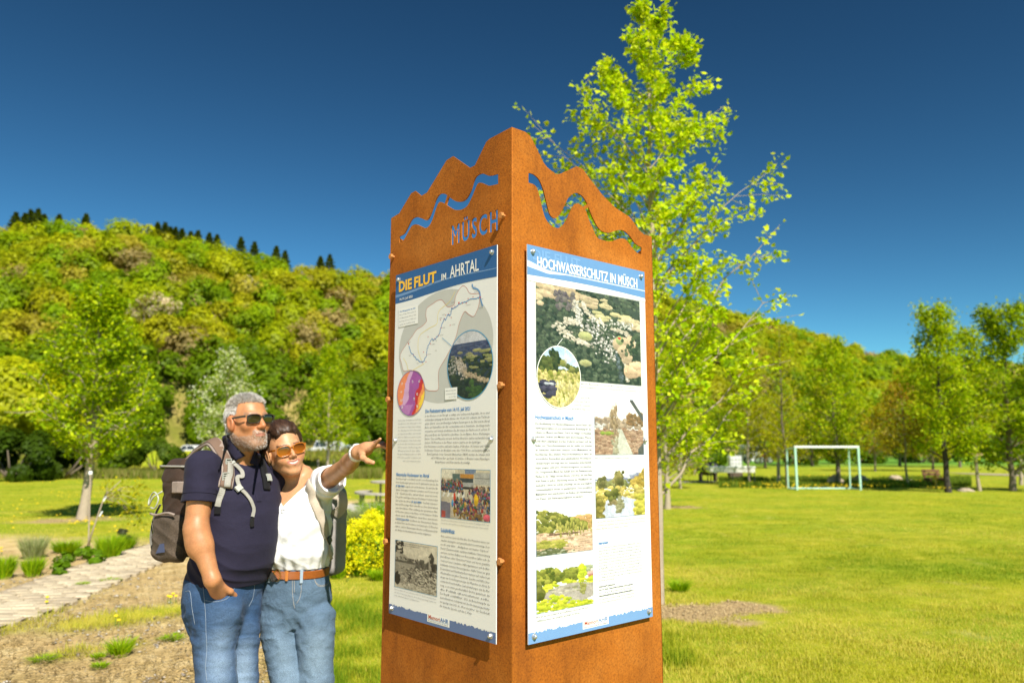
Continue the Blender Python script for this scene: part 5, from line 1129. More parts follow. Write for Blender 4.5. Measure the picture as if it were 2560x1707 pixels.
# dandelions and yellow flowers
YF = (.90, .62, .01)
def flower(px, py, n, s, seed, label):
    g_ = gpt(px, py); rr = np.random.default_rng(seed); root = empty('dandelion', g_.tolist()); tag(root, label, 'flower', 'yellow flowers in the grass')
    for k in range(n):
        q = g_ + np.array([rr.normal(0, s * 1.1), rr.normal(0, s * 1.1), 0]); h_ = rr.uniform(.04, .10)
        b = MB(); b.tube([q, q + np.array([0, 0, h_])], .003, 4); b.build('stalk', plain('stalk_green', (.14, .24, .03), .8), root)
        b = MB(); b.lathe([(.004, 0), (s * .5, .008), (s * .45, .016), (.003, .02)], q + np.array([0, 0, h_]), 7); b.build('flower_head', plain('yellow_petal', YF, .7, .15), root)
for i, (px, py, n, lb) in enumerate([(432, 1508, 5, 'dandelions at the man left hip, in the grass strip'), (300, 1566, 2, 'dandelion on the strip of grass in the earth'), (120, 1519, 2, 'single dandelion by the paved path edge'), (5, 1386, 5, 'yellow flowers at the left edge of the frame'), (212, 1310, 7, 'yellow flowers at the foot of the left lawn tree'), (228, 1318, 7, 'yellow flowers right of the left lawn tree foot'), (178, 1315, 3, 'yellow flowers left of the left lawn tree foot'), (872, 1452, 2, 'dandelion below the yellow flower mound')]): flower(px, py, n, .035, 300 + i, lb)
# scattered far flowers
x, y = scatter(2200, 12, 50, .9); k = (fbm(x, y, .35, 8) > .52) & (zones(x, y)[0] < .3) & (x < -1.5); x, y = x[k], y[k]; n = len(x)
V, F = pebble_mesh(n, x, y, .025 + .02 * rng.random(n)); V[:, 2] += .06; o = obj('meadow_flowers', new_mesh('meadow_flowers', V, F), plain('yellow_petal', YF)); tag(o, 'tiny yellow flowers dotted over the left lawn', 'flowers', kind='stuff')
# the yellow flowering mound beside the pillar
g_ = gpt(905, 1436); root = empty('flower_bush', g_.tolist()); tag(root, 'mound of bright yellow spurge flowers between the woman and the pillar', 'bush')
rr = np.random.default_rng(9); Y = g_[1]; heads = []
for _ in range(9000):
    a_, u_ = rr.random() * 6.28, rr.random(); el_ = math.asin(rr.random() ** .8 * .999); q = g_ + np.array([math.cos(a_) * math.cos(el_) * .58, math.sin(a_) * math.cos(el_) * .5, .10 + math.sin(el_) * .52]) + np.array([.05, .2, 0]); lump = 1 + .14 * math.sin(9 * q[0] + 2) * math.sin(8 * q[2] + 1) + .16 * math.sin(17 * q[0] + 1) * math.sin(15 * q[2] + 13 * q[1]); q = g_ + (q - g_) * lump
    if all((q - h_) @ (q - h_) > .050 ** 2 for h_ in heads): heads.append(q)
    if len(heads) > 520: break
cen = g_ + np.array([.05, .2, .12]); Vs, Fs, Cs, k0 = [], [], [], 0
for q in heads:
    n = 40; d0 = (q - cen) / np.linalg.norm(q - cen); o_ = rr.normal(0, .024, (n, 3)); o_ -= d0 * (o_ @ d0)[:, None] * .6; P = q + o_ + d0 * .02; V, F, C = leaves(P, d0 + rr.normal(0, .5, (n, 3)), .022, [(.90, .78, .01), (.82, .76, .02), (.90, .70, .01)], rr, 'diam', 0); Vs.append(V); Fs.append(F + k0); Cs.append(C); k0 += len(V)
hd = mobj('flower_heads', np.concatenate(Vs), np.concatenate(Fs), leafmat('petal', .25, .6, .02), root, np.concatenate(Cs)); hd['kind'] = 'stuff'
V, C = crown_leaves(cen + np.array([0, 0, .10]), (.50, .43, .34), 5200, .03, (.20, .32, .02), 91, 30, -.9); f_ = mobj('foliage', V, np.arange(len(V)).reshape(-1, 3), LEAF, root, C)
for i, (px, py, w, h, lb, pal) in enumerate([(930, 1300, 110, 62, 'iris-like green clump behind the yellow flower mound', BG), (890, 1310, 80, 48, 'grey-green clump left of the iris-like one', GG), (845, 1445, 60, 34, 'grass tuft under the woman backpack', BG), (950, 1450, 70, 30, 'grass tuft at the pillar foot below the yellow mound', BG), (720, 1700, 60, 40, 'grass tuft behind the couple at the lower edge', BG)]): tussock('grass_tussock', lb, px, py, w, h, 500, pal, 120 + i)
for i, (px, py, w, h, lb) in enumerate([(300, 1640, 66, 52, 'bright tuft of grass on the gravelly earth'), (245, 1650, 30, 20, 'small weed left of the bright tuft'), (110, 1652, 70, 16, 'flat weed patch at lower left'), (250, 1672, 40, 18, 'small weed below the bright tuft'), (1700, 1478, 60, 34, 'leafy sucker at the foot of the tree by the pillar'), (205, 1468, 30, 16, 'weed at the edge of the paved path'), (275, 1456, 44, 14, 'flat weed beside the paved path'), (430, 1600, 60, 16, 'weeds between path and the man legs')]): tussock('weed', lb, px, py, w, h, 260, BG, 140 + i, 'plant', .9, .008)
# ================================================================== furniture, vehicles and other things in the distance
WOODG = plain('grey_planks', (.42, .38, .32), .9, .3, 20, .4, .01); CONC = plain('concrete', (.48, .45, .40), .9, .2, 20, .4, .01); STEEL_G = plain('grey_steel', (.30, .31, .30), .5, .1, 30)
def thing(name, label, cat, loc, rz=0, group=None):
    o = empty(name, loc, 0); tag(o, label, cat, group); return o
# picnic table with seat ring
g_ = gpt(946, 1262); tb_ = thing('picnic_table', 'small round-edged grey picnic table beside the pillar', 'table', g_.tolist())
sc_ = g_[1] / FPX
b = MB(); tz = 58 * sc_; b.lathe([(.62, tz - .05), (.66, tz - .03), (.66, tz), (.60, tz + .005)], g_ + np.array([.42, 0, 0]), 20); b.build('table_top', WOODG, tb_)
for dx in (.05, .75): b = MB(); b.tube([g_ + np.array([dx, 0, 0]), g_ + np.array([dx, 0, tz - .04])], .035, 8); b.build('leg', plain('mossy_post', (.24, .24, .10), .9), tb_)
bn = thing('bench', 'low curved grey bench in front of the picnic table', 'bench', (g_ + np.array([-.2, -.5, 0])).tolist()); bz = 33 * sc_
V = []; n = 14
for k in range(n + 1):
    a_ = R(150) + R(140) * k / n; c_ = g_ + np.array([.55, .1, 0])
    for rr_, zz in ((.95, bz - .05), (1.22, bz - .05), (1.22, bz), (.95, bz)): V.append(c_ + np.array([math.cos(a_) * rr_, math.sin(a_) * rr_, zz]))
F = [(4 * k + i, 4 * k + (i + 1) % 4, 4 * k + 4 + (i + 1) % 4, 4 * k + 4 + i) for k in range(n) for i in range(4)] + [(3, 2, 1, 0), tuple(4 * n + i for i in range(4))]
mobj('seat', V, F, WOODG, bn)
for a_ in (165, 205, 245, 280): c_ = g_ + np.array([.55 + math.cos(R(a_)) * 1.08, .1 + math.sin(R(a_)) * 1.08, 0]); b = MB(); b.tube([c_, c_ + np.array([0, 0, bz - .05])], .04, 8); b.build('leg', plain('mossy_post', (.24, .24, .10)), bn)
sl = empty('pavement', (0, 0, 0)); tag(sl, kind='structure'); b = MB(); b.box(gpt(965, 1268) + np.array([.5, .2, .012]), (3.2, 2.6, .05), np.array(Matrix.Rotation(R(18), 3, 'Z'))); b.build('slab', CONC, sl)
# light path strip beyond the lawn
b = MB(); q0, q1 = gpt(1655, 1207), gpt(1790, 1205); b.add([q0 + [0, -.25, .03], q1 + [0, -.25, .03], q1 + [0, .35, .03], q0 + [0, .35, .03]], [(0, 1, 2, 3)]); o = b.build('gravel_path', CONC); tag(o, kind='structure')
q0, q1 = gpt(2430, 1186), gpt(2620, 1192); b = MB(); b.add([q0 + [0, -1, .03], q1 + [0, -1, .03], q1 + [2, 3, .03], q0 + [0, 3, .03]], [(0, 1, 2, 3)]); o = b.build('gravel_path', plain('path_sand', (.4, .33, .24))); tag(o, kind='structure')
# goal
GOALM = plain('pale_green_paint', (.42, .66, .55), .5, .08); WHITEM = plain('white_paint', (.80, .82, .80), .5, .04)
gl, gr_ = gpt(1986, 1224), gpt(2160, 1226); gl[1] = gr_[1] = (gl[1] + gr_[1]) / 2; goal = thing('football_goal', 'pale green and white football goal at the far end of the lawn', 'goal', ((gl + gr_) / 2).tolist())
gh = at(2070, 1117, gl[1])[2]; dep = np.array([-.12, .6, 0])
for p0 in (gl, gr_):
    b = MB(); b.box(p0 + np.array([0, 0, gh / 2]), (.075, .075, gh), bev=.012); b.build('post', GOALM, goal)
    b = MB(); b.tube([p0 + dep + np.array([0, 0, .03]), p0 + dep * .95 + np.array([0, 0, gh * .96]), p0 + np.array([0, 0, gh - .05])], .028, 6); b.build('back_stay', GOALM, goal); b = MB(); b.tube([p0 + np.array([0, 0, .04]), p0 + dep + np.array([0, 0, .04])], .028, 6); b.build('ground_bar', GOALM, goal)
b = MB(); b.box((gl + gr_) / 2 + np.array([0, 0, gh]), (gr_[0] - gl[0] + .075, .075, .075), bev=.012); b.build('crossbar', WHITEM, goal)
b = MB(); b.tube([gl + dep + np.array([0, 0, .04]), gr_ + dep + np.array([0, 0, .04])], .028, 6); b.build('rear_bar', GOALM, goal)
# white trough on black legs, IBC tank, barrel
t0 = gpt(1828, 1208); Y = t0[1]; s_ = Y / FPX; tr = thing('planter_trough', 'long white raised trough on thin black legs beyond the lawn', 'trough', t0.tolist())
zt = 40 * s_; hw_ = 55 * s_; V = []
for zz, w_, d_ in ((zt - 13 * s_, hw_ * .985, .30), (zt, hw_, .34)):
    for sx, sy in ((-1, -1), (1, -1), (1, 1), (-1, 1)): V.append(t0 + np.array([sx * w_, sy * d_, zz]))
mobj('basin', V, [(3, 2, 1, 0), (4, 5, 6, 7)] + [(i, (i + 1) % 4, 4 + (i + 1) % 4, 4 + i) for i in range(4)], plain('weathered_white', (.72, .70, .66), .8, .12, 6), tr)
b = MB()
for sy in (-1, 1): b.box(t0 + np.array([0, sy * .345, zt]), (hw_ * 2.04, .05, .05), bev=.01)
b.build('rim', WHITEM, tr)
for fx in (-.97, 0, .97):
    for sy in (-1, 1): b = MB(); b.tube([t0 + np.array([fx * hw_, sy * .28, 0]), t0 + np.array([fx * hw_, sy * .28, zt - 13 * s_])], .022, 6); b.build('leg', BLACKM if 'BLACKM' in globals() else plain('black_steel', (.02, .02, .02), .5), tr)
i0 = gpt(1838, 1196); Y = i0[1]; s_ = Y / FPX; ibc = thing('water_tank', 'white caged water tank standing behind the trough', 'tank', i0.tolist()); z0 = 28 * s_; z1 = 56 * s_; hx = 15.5 * s_
b = MB(); b.box(i0 + np.array([0, 0, (z0 + z1) / 2]), (hx * 1.9, hx * 1.6, z1 - z0), bev=.06); b.build('tank_body', plain('translucent_white', (.70, .72, .70), .5, .06), ibc)
b = MB()
for k in range(5):
    x_ = (-1 + k * .5) * hx
    b.tube([i0 + np.array([x_, -hx * .84, z0 - .03]), i0 + np.array([x_, -hx * .84, z1])], .012, 5)
for k in range(4): z_ = z0 + (z1 - z0) * k / 3; b.tube([i0 + np.array([-hx, -hx * .84, z_]), i0 + np.array([hx, -hx * .84, z_])], .012, 5)
b.build('cage', STEEL_G, ibc); b = MB(); b.box(i0 + np.array([0, 0, z0 / 2]), (hx * 2, hx * 1.7, z0 - .02), bev=.02); b.build('pallet', plain('dark_wood', (.10, .07, .05), .9), ibc); b = MB(); b.lathe([(.09, 0), (.09, .04), (.06, .05)], i0 + np.array([0, 0, z1]), 12); b.build('filler_cap', STEEL_G, ibc)
k0 = gpt(1770, 1202); s_ = k0[1] / FPX; br = thing('barrel', 'dark barrel lying on a stand left of the white trough', 'barrel', k0.tolist()); b = MB(); b.lathe([(.22, -.5), (.30, -.35), (.33, 0), (.30, .35), (.22, .5)], k0 + np.array([0, 0, 30 * s_]), 14, (1, .15, 0)); b.build('drum', plain('black_steel', (.02, .02, .02), .5), br)
for dx in (-.35, .35): b = MB(); b.box(k0 + np.array([dx, 0, 10 * s_]), (.07, .5, 21 * s_)); b.build('support', plain('dark_wood', (.1, .07, .05)), br)
# wooden posts near the trough
for i, (px, y0, y1, lb) in enumerate([(1946, 1206, 1120, 'grey post between the trough and the goal'), (1737, 1186, 1122, 'grey post right of the grey-trunked tree'), (2553, 1212, 1150, 'grey post at the right edge of the frame'), (1702, 1200, 1130, 'thin grey post behind the orange-tinged tree')]):
    g_ = gpt(px, y0); q = at(px, y1, g_[1]); o_ = thing('post', lb, 'post', g_.tolist(), 0, 'posts beyond the lawn'); b = MB(); b.tube([g_, q], [.085, .075], 8); b.build('shaft', plain('weathered_wood', (.38, .31, .24)), o_); b = MB(); b.lathe([(.078, 0), (.06, .03), (.01, .05)], q, 8); b.build('post_top', plain('weathered_wood', (.38, .31, .24)), o_)
# wooden bench right of the goal
bq = gpt(2345, 1212); s_ = bq[1] / FPX; wb = thing('wooden_bench', 'brown wooden bench in the shade beside the dark-trunked tree', 'bench', bq.tolist()); BW_ = plain('brown_wood', (.16, .075, .03), .8, .3)
for k in range(3): b = MB(); b.box(bq + np.array([-.1, -.15 + .15 * k, 16 * s_]), (45 * s_, .12, .05), bev=.008); b.build('seat_plank', BW_, wb)
for k in range(2): b = MB(); b.box(bq + np.array([-.1, .30 + .03 * k, (26 + 8 * k) * s_]), (45 * s_, .04, .12), bev=.008); b.build('back_plank', BW_, wb)
for fx in (-.8, .8): b = MB(); b.box(bq + np.array([-.1 + fx * 20 * s_, .05, 8 * s_]), (.09, .45, 15 * s_)); b.box(bq + np.array([-.1 + fx * 20 * s_, .34, 18 * s_]), (.07, .05, 36 * s_)); b.build('bench_support', BW_, wb)
hq = gpt(2340, 1216); hy = thing('hydrant', 'small yellow post in front of the wooden bench', 'hydrant', hq.tolist()); b = MB(); b.lathe([(.07, 0), (.06, .04), (.05, .05), (.05, .38), (.07, .39), (.07, .43), (.03, .48)], hq, 10); b.build('column', plain('yellow_paint', (.80, .42, .02), .5), hy); b = MB(); b.box(hq + np.array([0, 0, .34]), (.2, .06, .06), bev=.01); b.build('side_outlet', plain('yellow_paint', (.8, .42, .02)), hy)
# boulders
def boulder(px, py, w, h, seed, label):
    g_ = gpt(px, py); s_ = g_[1] / FPX; rr = np.random.default_rng(seed); root = thing('boulder', label, 'rock', g_.tolist(), 0, 'boulders in the flower bed')
    V, F = [], []; n, m_ = 12, 7
    for i in range(m_):
        ph = math.pi / 2 * i / (m_ - 1)
        for k in range(n): a_ = 2 * math.pi * k / n; r0 = 1 + .18 * rr.normal(); V.append(g_ + np.array([math.cos(a_) * math.cos(ph) * w / 2 * s_ * r0, math.sin(a_) * math.cos(ph) * w / 2 * s_ * .8 * r0, math.sin(ph) * h * s_ * (1 + .08 * rr.normal()) - .03]))
    F = [(i * n + k, i * n + (k + 1) % n, (i + 1) * n + (k + 1) % n, (i + 1) * n + k) for i in range(m_ - 1) for k in range(n)]
    mobj('stone', V, F, plain('sandstone', (.40, .32, .23), .9, .35, 8, .7, .05), root, None, True)
for a_ in [(2088, 1212, 42, 26, 1, 'brown boulder left of the tree behind the goal'), (2152, 1208, 44, 22, 2, 'flat brown boulder at the goal right post'), (2240, 1207, 40, 20, 3, 'pale boulder right of the goal'), (2275, 1207, 26, 10, 4, 'low flat stone beside the reddish tree'), (2415, 1228, 44, 10, 5, 'flat pale slab right of the dark-trunked tree')]: boulder(*a_)
# yellow flower bed along the boulders
x = rng.uniform(0, 1, 2600); px = 1800 + x * 560; y = 27.5 + 14 * rng.random(2600); X = (px - 1280) / FPX / 1.0 * y; k = (fbm(X, y, .5, 61) > .56) & (rng.random(2600) < .5); X, y = X[k], y[k]
V, F = pebble_mesh(len(X), X, y, .03 + .03 * rng.random(len(X))); V[:, 2] = V[:, 2] * 1.0 + .16; o = obj('yellow_flower_bed', new_mesh('yellow_flower_bed', V, F), plain('yellow_petal', YF)); tag(o, 'yellow flowers in the bed beyond the lawn', 'flowers', kind='stuff')
n = 26000; px = 1790 + rng.random(n) * 620; y = 31 + 9 * rng.random(n); X = (px - 1280) / FPX * y; k = fbm(X, y, .5, 61) > .45; X, y = X[k], y[k]; n = len(X); c_ = np.array([.16, .24, .02]) * (.7 + .6 * rng.random((n, 1)))
blades('bed_grass', X, y, .12 + .16 * rng.random(n), .05, c_ * .8, c_, 'taller green plants in the bed beyond the lawn')
n = 40000; y = 40 + 18 * rng.random(n); px = rng.uniform(-60, 960, n); X = (px - 1280) / FPX * y; k = fbm(X, y, .2, 71) > .42; X, y = X[k], y[k]; n = len(X); t = rng.random((n, 1)); c_ = np.array([.20, .27, .025]) * t + np.array([.42, .36, .14]) * (1 - t) ** 2
blades('rough_grass', X, y, .2 + .35 * rng.random(n), .07, c_ * .8, c_, 'tall rough grass along the bank below the hill')
# vehicles parked on the road
def car(px, py_roof, Y, w_px, label, body_c, kind='car', z_road=None):
    q = at(px, py_roof, Y); zr = float(ground_z(np.array([q[0]]), np.array([Y]))[0]) if z_road is None else z_road; L = w_px / FPX * Y; h = max(.9, q[2] - zr); D_ = 1.75
    root = thing('parked_' + kind, label, kind, (q[0], Y, zr)); bm_ = plain('car_paint_%d' % int(body_c[0] * 100 + body_c[2] * 10), body_c, .3, .04); gm = plain('car_glass', (.03, .035, .04), .15, .1)
    if kind == 'car': prof = [(-.5, .18), (-.5, .42), (-.46, .56), (-.24, .62), (-.13, .97), (.02, 1.0), (.22, .97), (.36, .64), (.47, .58), (.5, .42), (.5, .18)]
    else: prof = [(-.5, .14), (-.5, .80), (-.47, .95), (-.42, 1.0), (.30, 1.0), (.36, .96), (.44, .60), (.5, .52), (.5, .14)]
    n = len(prof); V = []
    for sy, k_ in ((-.5, 1), (.5, 1)):
        for a_, b_ in prof: V.append(np.array([q[0] + a_ * L, Y + sy * D_ * (1 - .12 * max(0, b_ - .6)), zr + b_ * h]))
    F = [tuple(range(n - 1, -1, -1)), tuple(range(n, 2 * n))] + [(i, (i + 1) % n, n + (i + 1) % n, n + i) for i in range(n)]
    F = [tuple(f[::-1]) for f in F]; mobj('body', V, F, bm_, root)
    wins = [[(-.21, .64), (-.12, .93), (.0, .94), (.0, .64)], [(.02, .64), (.02, .94), (.2, .93), (.31, .66)]] if kind == 'car' else [[(.12, .60), (.12, .90), (.30, .90), (.38, .62)], [(-.35, .62), (-.35, .88), (.05, .88), (.05, .62)]]
    for wv_ in wins: mobj('window', [np.array([q[0] + a_ * L, Y - D_ * .5 * (1 - .12 * max(0, b_ - .6)) - .012, zr + b_ * h]) for a_, b_ in wv_], [tuple(range(len(wv_)))], gm, root)
    for fx in (-.31, .31):
        c0 = np.array([q[0] + fx * L, Y - D_ / 2 + .08, zr + .30]); b = MB(); b.lathe([(.20, -.1), (.30, -.1), (.31, 0), (.30, .1), (.2, .1)], c0, 16, (0, 1, 0)); w0 = b.build('wheel', plain('tyre', (.02, .02, .02), .9), root); b = MB(); b.lathe([(.02, -.115), (.19, -.11), (.2, -.1)], c0, 12, (0, 1, 0)); b.build('rim', alu, w0)
    for fx in (-.497, .497): b = MB(); b.box((q[0] + fx * L, Y - D_ * .36, zr + .5 * h), (.05, .35, .12), bev=.02); b.build('headlight' if fx > 0 else 'tail_light', WHITEM if fx > 0 else plain('red_lamp', (.45, .02, .02), .3), root)
car(478, 1112, 61, 72, 'white car parked on the road, left of the man head', (.75, .75, .76)); car(805, 1100, 62, 58, 'white car parked on the road behind the woman head', (.76, .77, .78)); car(838, 1104, 64, 50, 'white van parked beside the white car under the slim green tree', (.74, .75, .76), 'van'); car(872, 1112, 62, 40, 'pale green-grey car parked above the pointing forearm', (.40, .48, .44)); car(640, 1108, 63, 66, 'silver car parked behind the man sunglasses', (.6, .6, .62)) if False else None
car(1872, 1112, 66, 40, 'white van parked beyond the water tank', (.76, .77, .78), 'van', .3); car(1722, 1114, 70, 30, 'white van half hidden by trunks right of the pillar', (.74, .75, .76), 'van', .2); car(1905, 1124, 68, 34, 'dark red car parked right of the white van beyond the tank', (.22, .05, .04), 'car', .3)
# the road they stand on
X0 = np.linspace(-60, 12, 40); V = []
for x_ in X0:
    for y_ in (59.6, 66): V.append((x_, y_, float(ground_z(np.array([x_]), np.array([y_]))[0]) + .05))
o = mobj('road', V, np.array([[2 * i, 2 * i + 2, 2 * i + 3, 2 * i + 1] for i in range(39)]), plain('asphalt', (.12, .12, .12), .9, .2, 10)); tag(o, kind='structure')
# ================================================================== people: implicit surfaces polygonised into one skin each
def v3(*a): return np.array(a, np.float32)
def smin(a, b, k):
    h = np.clip(.5 + .5 * (b - a) / k, 0, 1); return b + (a - b) * h - k * h * (1 - h)
def smax(a, b, k): return -smin(-a, -b, k)
def rc(p, a, b, r1, r2):
    a = np.asarray(a, np.float32); b = np.asarray(b, np.float32); ba = b - a
    t = np.clip(((p - a) @ ba) / float(ba @ ba), 0, 1)
    return np.linalg.norm(p - a - t[:, None] * ba, axis=1) - (r1 + (r2 - r1) * t)
def el(p, c, r, M=None):
    q = p - np.asarray(c, np.float32)
    if M is not None: q = q @ np.asarray(M, np.float32)
    r = np.asarray(r, np.float32)
    k0 = np.linalg.norm(q / r, axis=1); k1 = np.linalg.norm(q / (r * r), axis=1) + 1e-9
    return k0 * (k0 - 1) / k1
def rbox(p, c, h, r):
    q = np.abs(p - np.asarray(c, np.float32)) - (np.asarray(h, np.float32) - r)
    return np.linalg.norm(np.maximum(q, 0), axis=1) + np.minimum(q.max(1), 0) - r
def loft(p, S, e=2.3):
    """S rows: z, cx, cy, rx, ry ; elliptical tube along z, capped"""
    S = np.asarray(S, np.float32); z = p[:, 2]
    cx, cy, rx, ry = (np.interp(z, S[:, 0], S[:, k]) for k in (1, 2, 3, 4))
    q = ((np.abs(p[:, 0] - cx) / rx) ** e + (np.abs(p[:, 1] - cy) / ry) ** e) ** (1 / e)
    d = (q - 1) * np.minimum(rx, ry)
    return np.maximum(d, np.maximum(S[0, 0] - z, z - S[-1, 0]))
def polygonise(f, lo, hi, h, coarse=4):
    lo = np.asarray(lo, float); hi = np.asarray(hi, float)
    nc = np.ceil((hi - lo) / (h * coarse)).astype(int) + 1
    ax = [lo[k] + h * coarse * np.arange(nc[k]) for k in range(3)]
    G = np.stack(np.meshgrid(*ax, indexing='ij'), -1).reshape(-1, 3).astype(np.float32)
    dc = np.concatenate([f(G[i:i + 400000]) for i in range(0, len(G), 400000)]).reshape(nc)
    near = np.abs(dc) < h * coarse * 2.2
    nf = nc * coarse
    D = np.repeat(np.repeat(np.repeat(np.where(dc < 0, -1., 1.).astype(np.float32), coarse, 0), coarse, 1), coarse, 2)
    M = np.repeat(np.repeat(np.repeat(near, coarse, 0), coarse, 1), coarse, 2)
    # shift by half a coarse cell so that the band is centred on the sample
    s = coarse // 2; D = np.roll(D, -s, (0, 1, 2)); M = np.roll(M, -s, (0, 1, 2))
    I = np.argwhere(M); P = (lo + I * h).astype(np.float32)
    D[M] = np.concatenate([f(P[i:i + 400000]) for i in range(0, len(P), 400000)])
    for k in range(3):
        sl = [slice(None)] * 3; sl[k] = 0; D[tuple(sl)] = 1; sl[k] = -1; D[tuple(sl)] = 1
        sl[k] = slice(-1 - s, None); D[tuple(sl)] = 1
    ins = D < 0
    c = ins[:-1, :-1, :-1].astype(np.int8)
    for dx in (0, 1):
        for dy in (0, 1):
            for dz_ in (0, 1):
                if dx + dy + dz_: c = c + ins[dx:ins.shape[0] - 1 + dx, dy:ins.shape[1] - 1 + dy, dz_:ins.shape[2] - 1 + dz_]
    act = (c > 0) & (c < 8); A = np.argwhere(act); idx = -np.ones(act.shape, np.int32); idx[act] = np.arange(len(A))
    acc = np.zeros((len(A), 3)); cnt = np.zeros(len(A))
    off = [(i, j, k) for i in (0, 1) for j in (0, 1) for k in (0, 1)]
    val = {o: D[A[:, 0] + o[0], A[:, 1] + o[1], A[:, 2] + o[2]] for o in off}
    for o in off:
        for k in range(3):
            if o[k] == 0:
                o2 = list(o); o2[k] = 1; o2 = tuple(o2); a_, b_ = val[o], val[o2]; m_ = (a_ < 0) != (b_ < 0)
                t = np.where(m_, a_ / (a_ - b_ + 1e-12), 0)
                pt = np.array(o, float)[None] + np.zeros((len(A), 3)); pt[:, k] = t
                acc[m_] += pt[m_]; cnt[m_] += 1
    V = lo + (A + acc / np.maximum(cnt, 1)[:, None]) * h
    F = []
    for k in range(3):
        a_, b_ = (k + 1) % 3, (k + 2) % 3
        s1 = [slice(1, -1)] * 3; s1[k] = slice(0, -1); s2 = [slice(1, -1)] * 3; s2[k] = slice(1, None)
        A1, A2 = ins[tuple(s1)], ins[tuple(s2)]; x = np.argwhere(A1 != A2)
        if len(x) == 0: continue
        fl = A1[x[:, 0], x[:, 1], x[:, 2]]
        base = x.copy(); base[:, a_] += 1; base[:, b_] += 1
        def cell(da, db):
            q = base.copy(); q[:, a_] += da; q[:, b_] += db
            q = np.minimum(q, np.array(idx.shape) - 1); return idx[q[:, 0], q[:, 1], q[:, 2]]
        Q = np.stack([cell(-1, -1), cell(0, -1), cell(0, 0), cell(-1, 0)], 1)
        Q[~fl] = Q[~fl][:, ::-1]
        F.append(Q)
    F = np.concatenate(F); F = F[(F >= 0).all(1)]
    return V, F
def smooth_mesh(V, F, it=2, w=.5):
    E_ = np.concatenate([F[:, [0, 1]], F[:, [1, 2]], F[:, [2, 3]], F[:, [3, 0]]])
    n = len(V); deg = np.bincount(E_.ravel(), minlength=n).astype(float)
    for _ in range(it):
        S = np.zeros_like(V)
        for k in range(3): S[:, k] = np.bincount(E_[:, 0], V[E_[:, 1], k], n) + np.bincount(E_[:, 1], V[E_[:, 0], k], n)
        V = V * (1 - w) + w * S / np.maximum(deg, 1)[:, None]
    return V
def bvh_of(V, F): return BVHTree.FromPolygons([tuple(v) for v in V], [tuple(int(i) for i in f) for f in F])
def snap(bvh, P, off=.002):
    Q, Nn = [], []
    for p_ in P:
        loc, nrm, i, d = bvh.find_nearest(Vector(p_)); Q.append(np.array(loc) + np.array(nrm) * off); Nn.append(np.array(nrm))
    for _ in range(2): Nn = [(Nn[max(i - 1, 0)] + Nn[i] + Nn[min(i + 1, len(Nn) - 1)]) for i in range(len(Nn))]
    return Q, [n_ / (np.linalg.norm(n_) + 1e-9) for n_ in Nn]
def frame(psi, pitch=0, roll=0):
    """columns: right, forward, up of a figure turned psi from facing the camera towards camera right"""
    Rm = np.array([-math.cos(psi), -math.sin(psi), 0]); Fm = np.array([math.sin(psi), -math.cos(psi), 0]); U = np.array([0, 0, 1.])
    c, s = math.cos(pitch), math.sin(pitch); F2 = Fm * c + U * s; U2 = U * c - Fm * s
    c, s = math.cos(roll), math.sin(roll); R2 = Rm * c + U2 * s; U3 = U2 * c - Rm * s
    return np.stack([R2, F2, U3], 1)
def smooth01(x, a, b): t = np.clip((x - a) / (b - a), 0, 1); return t * t * (3 - 2 * t)

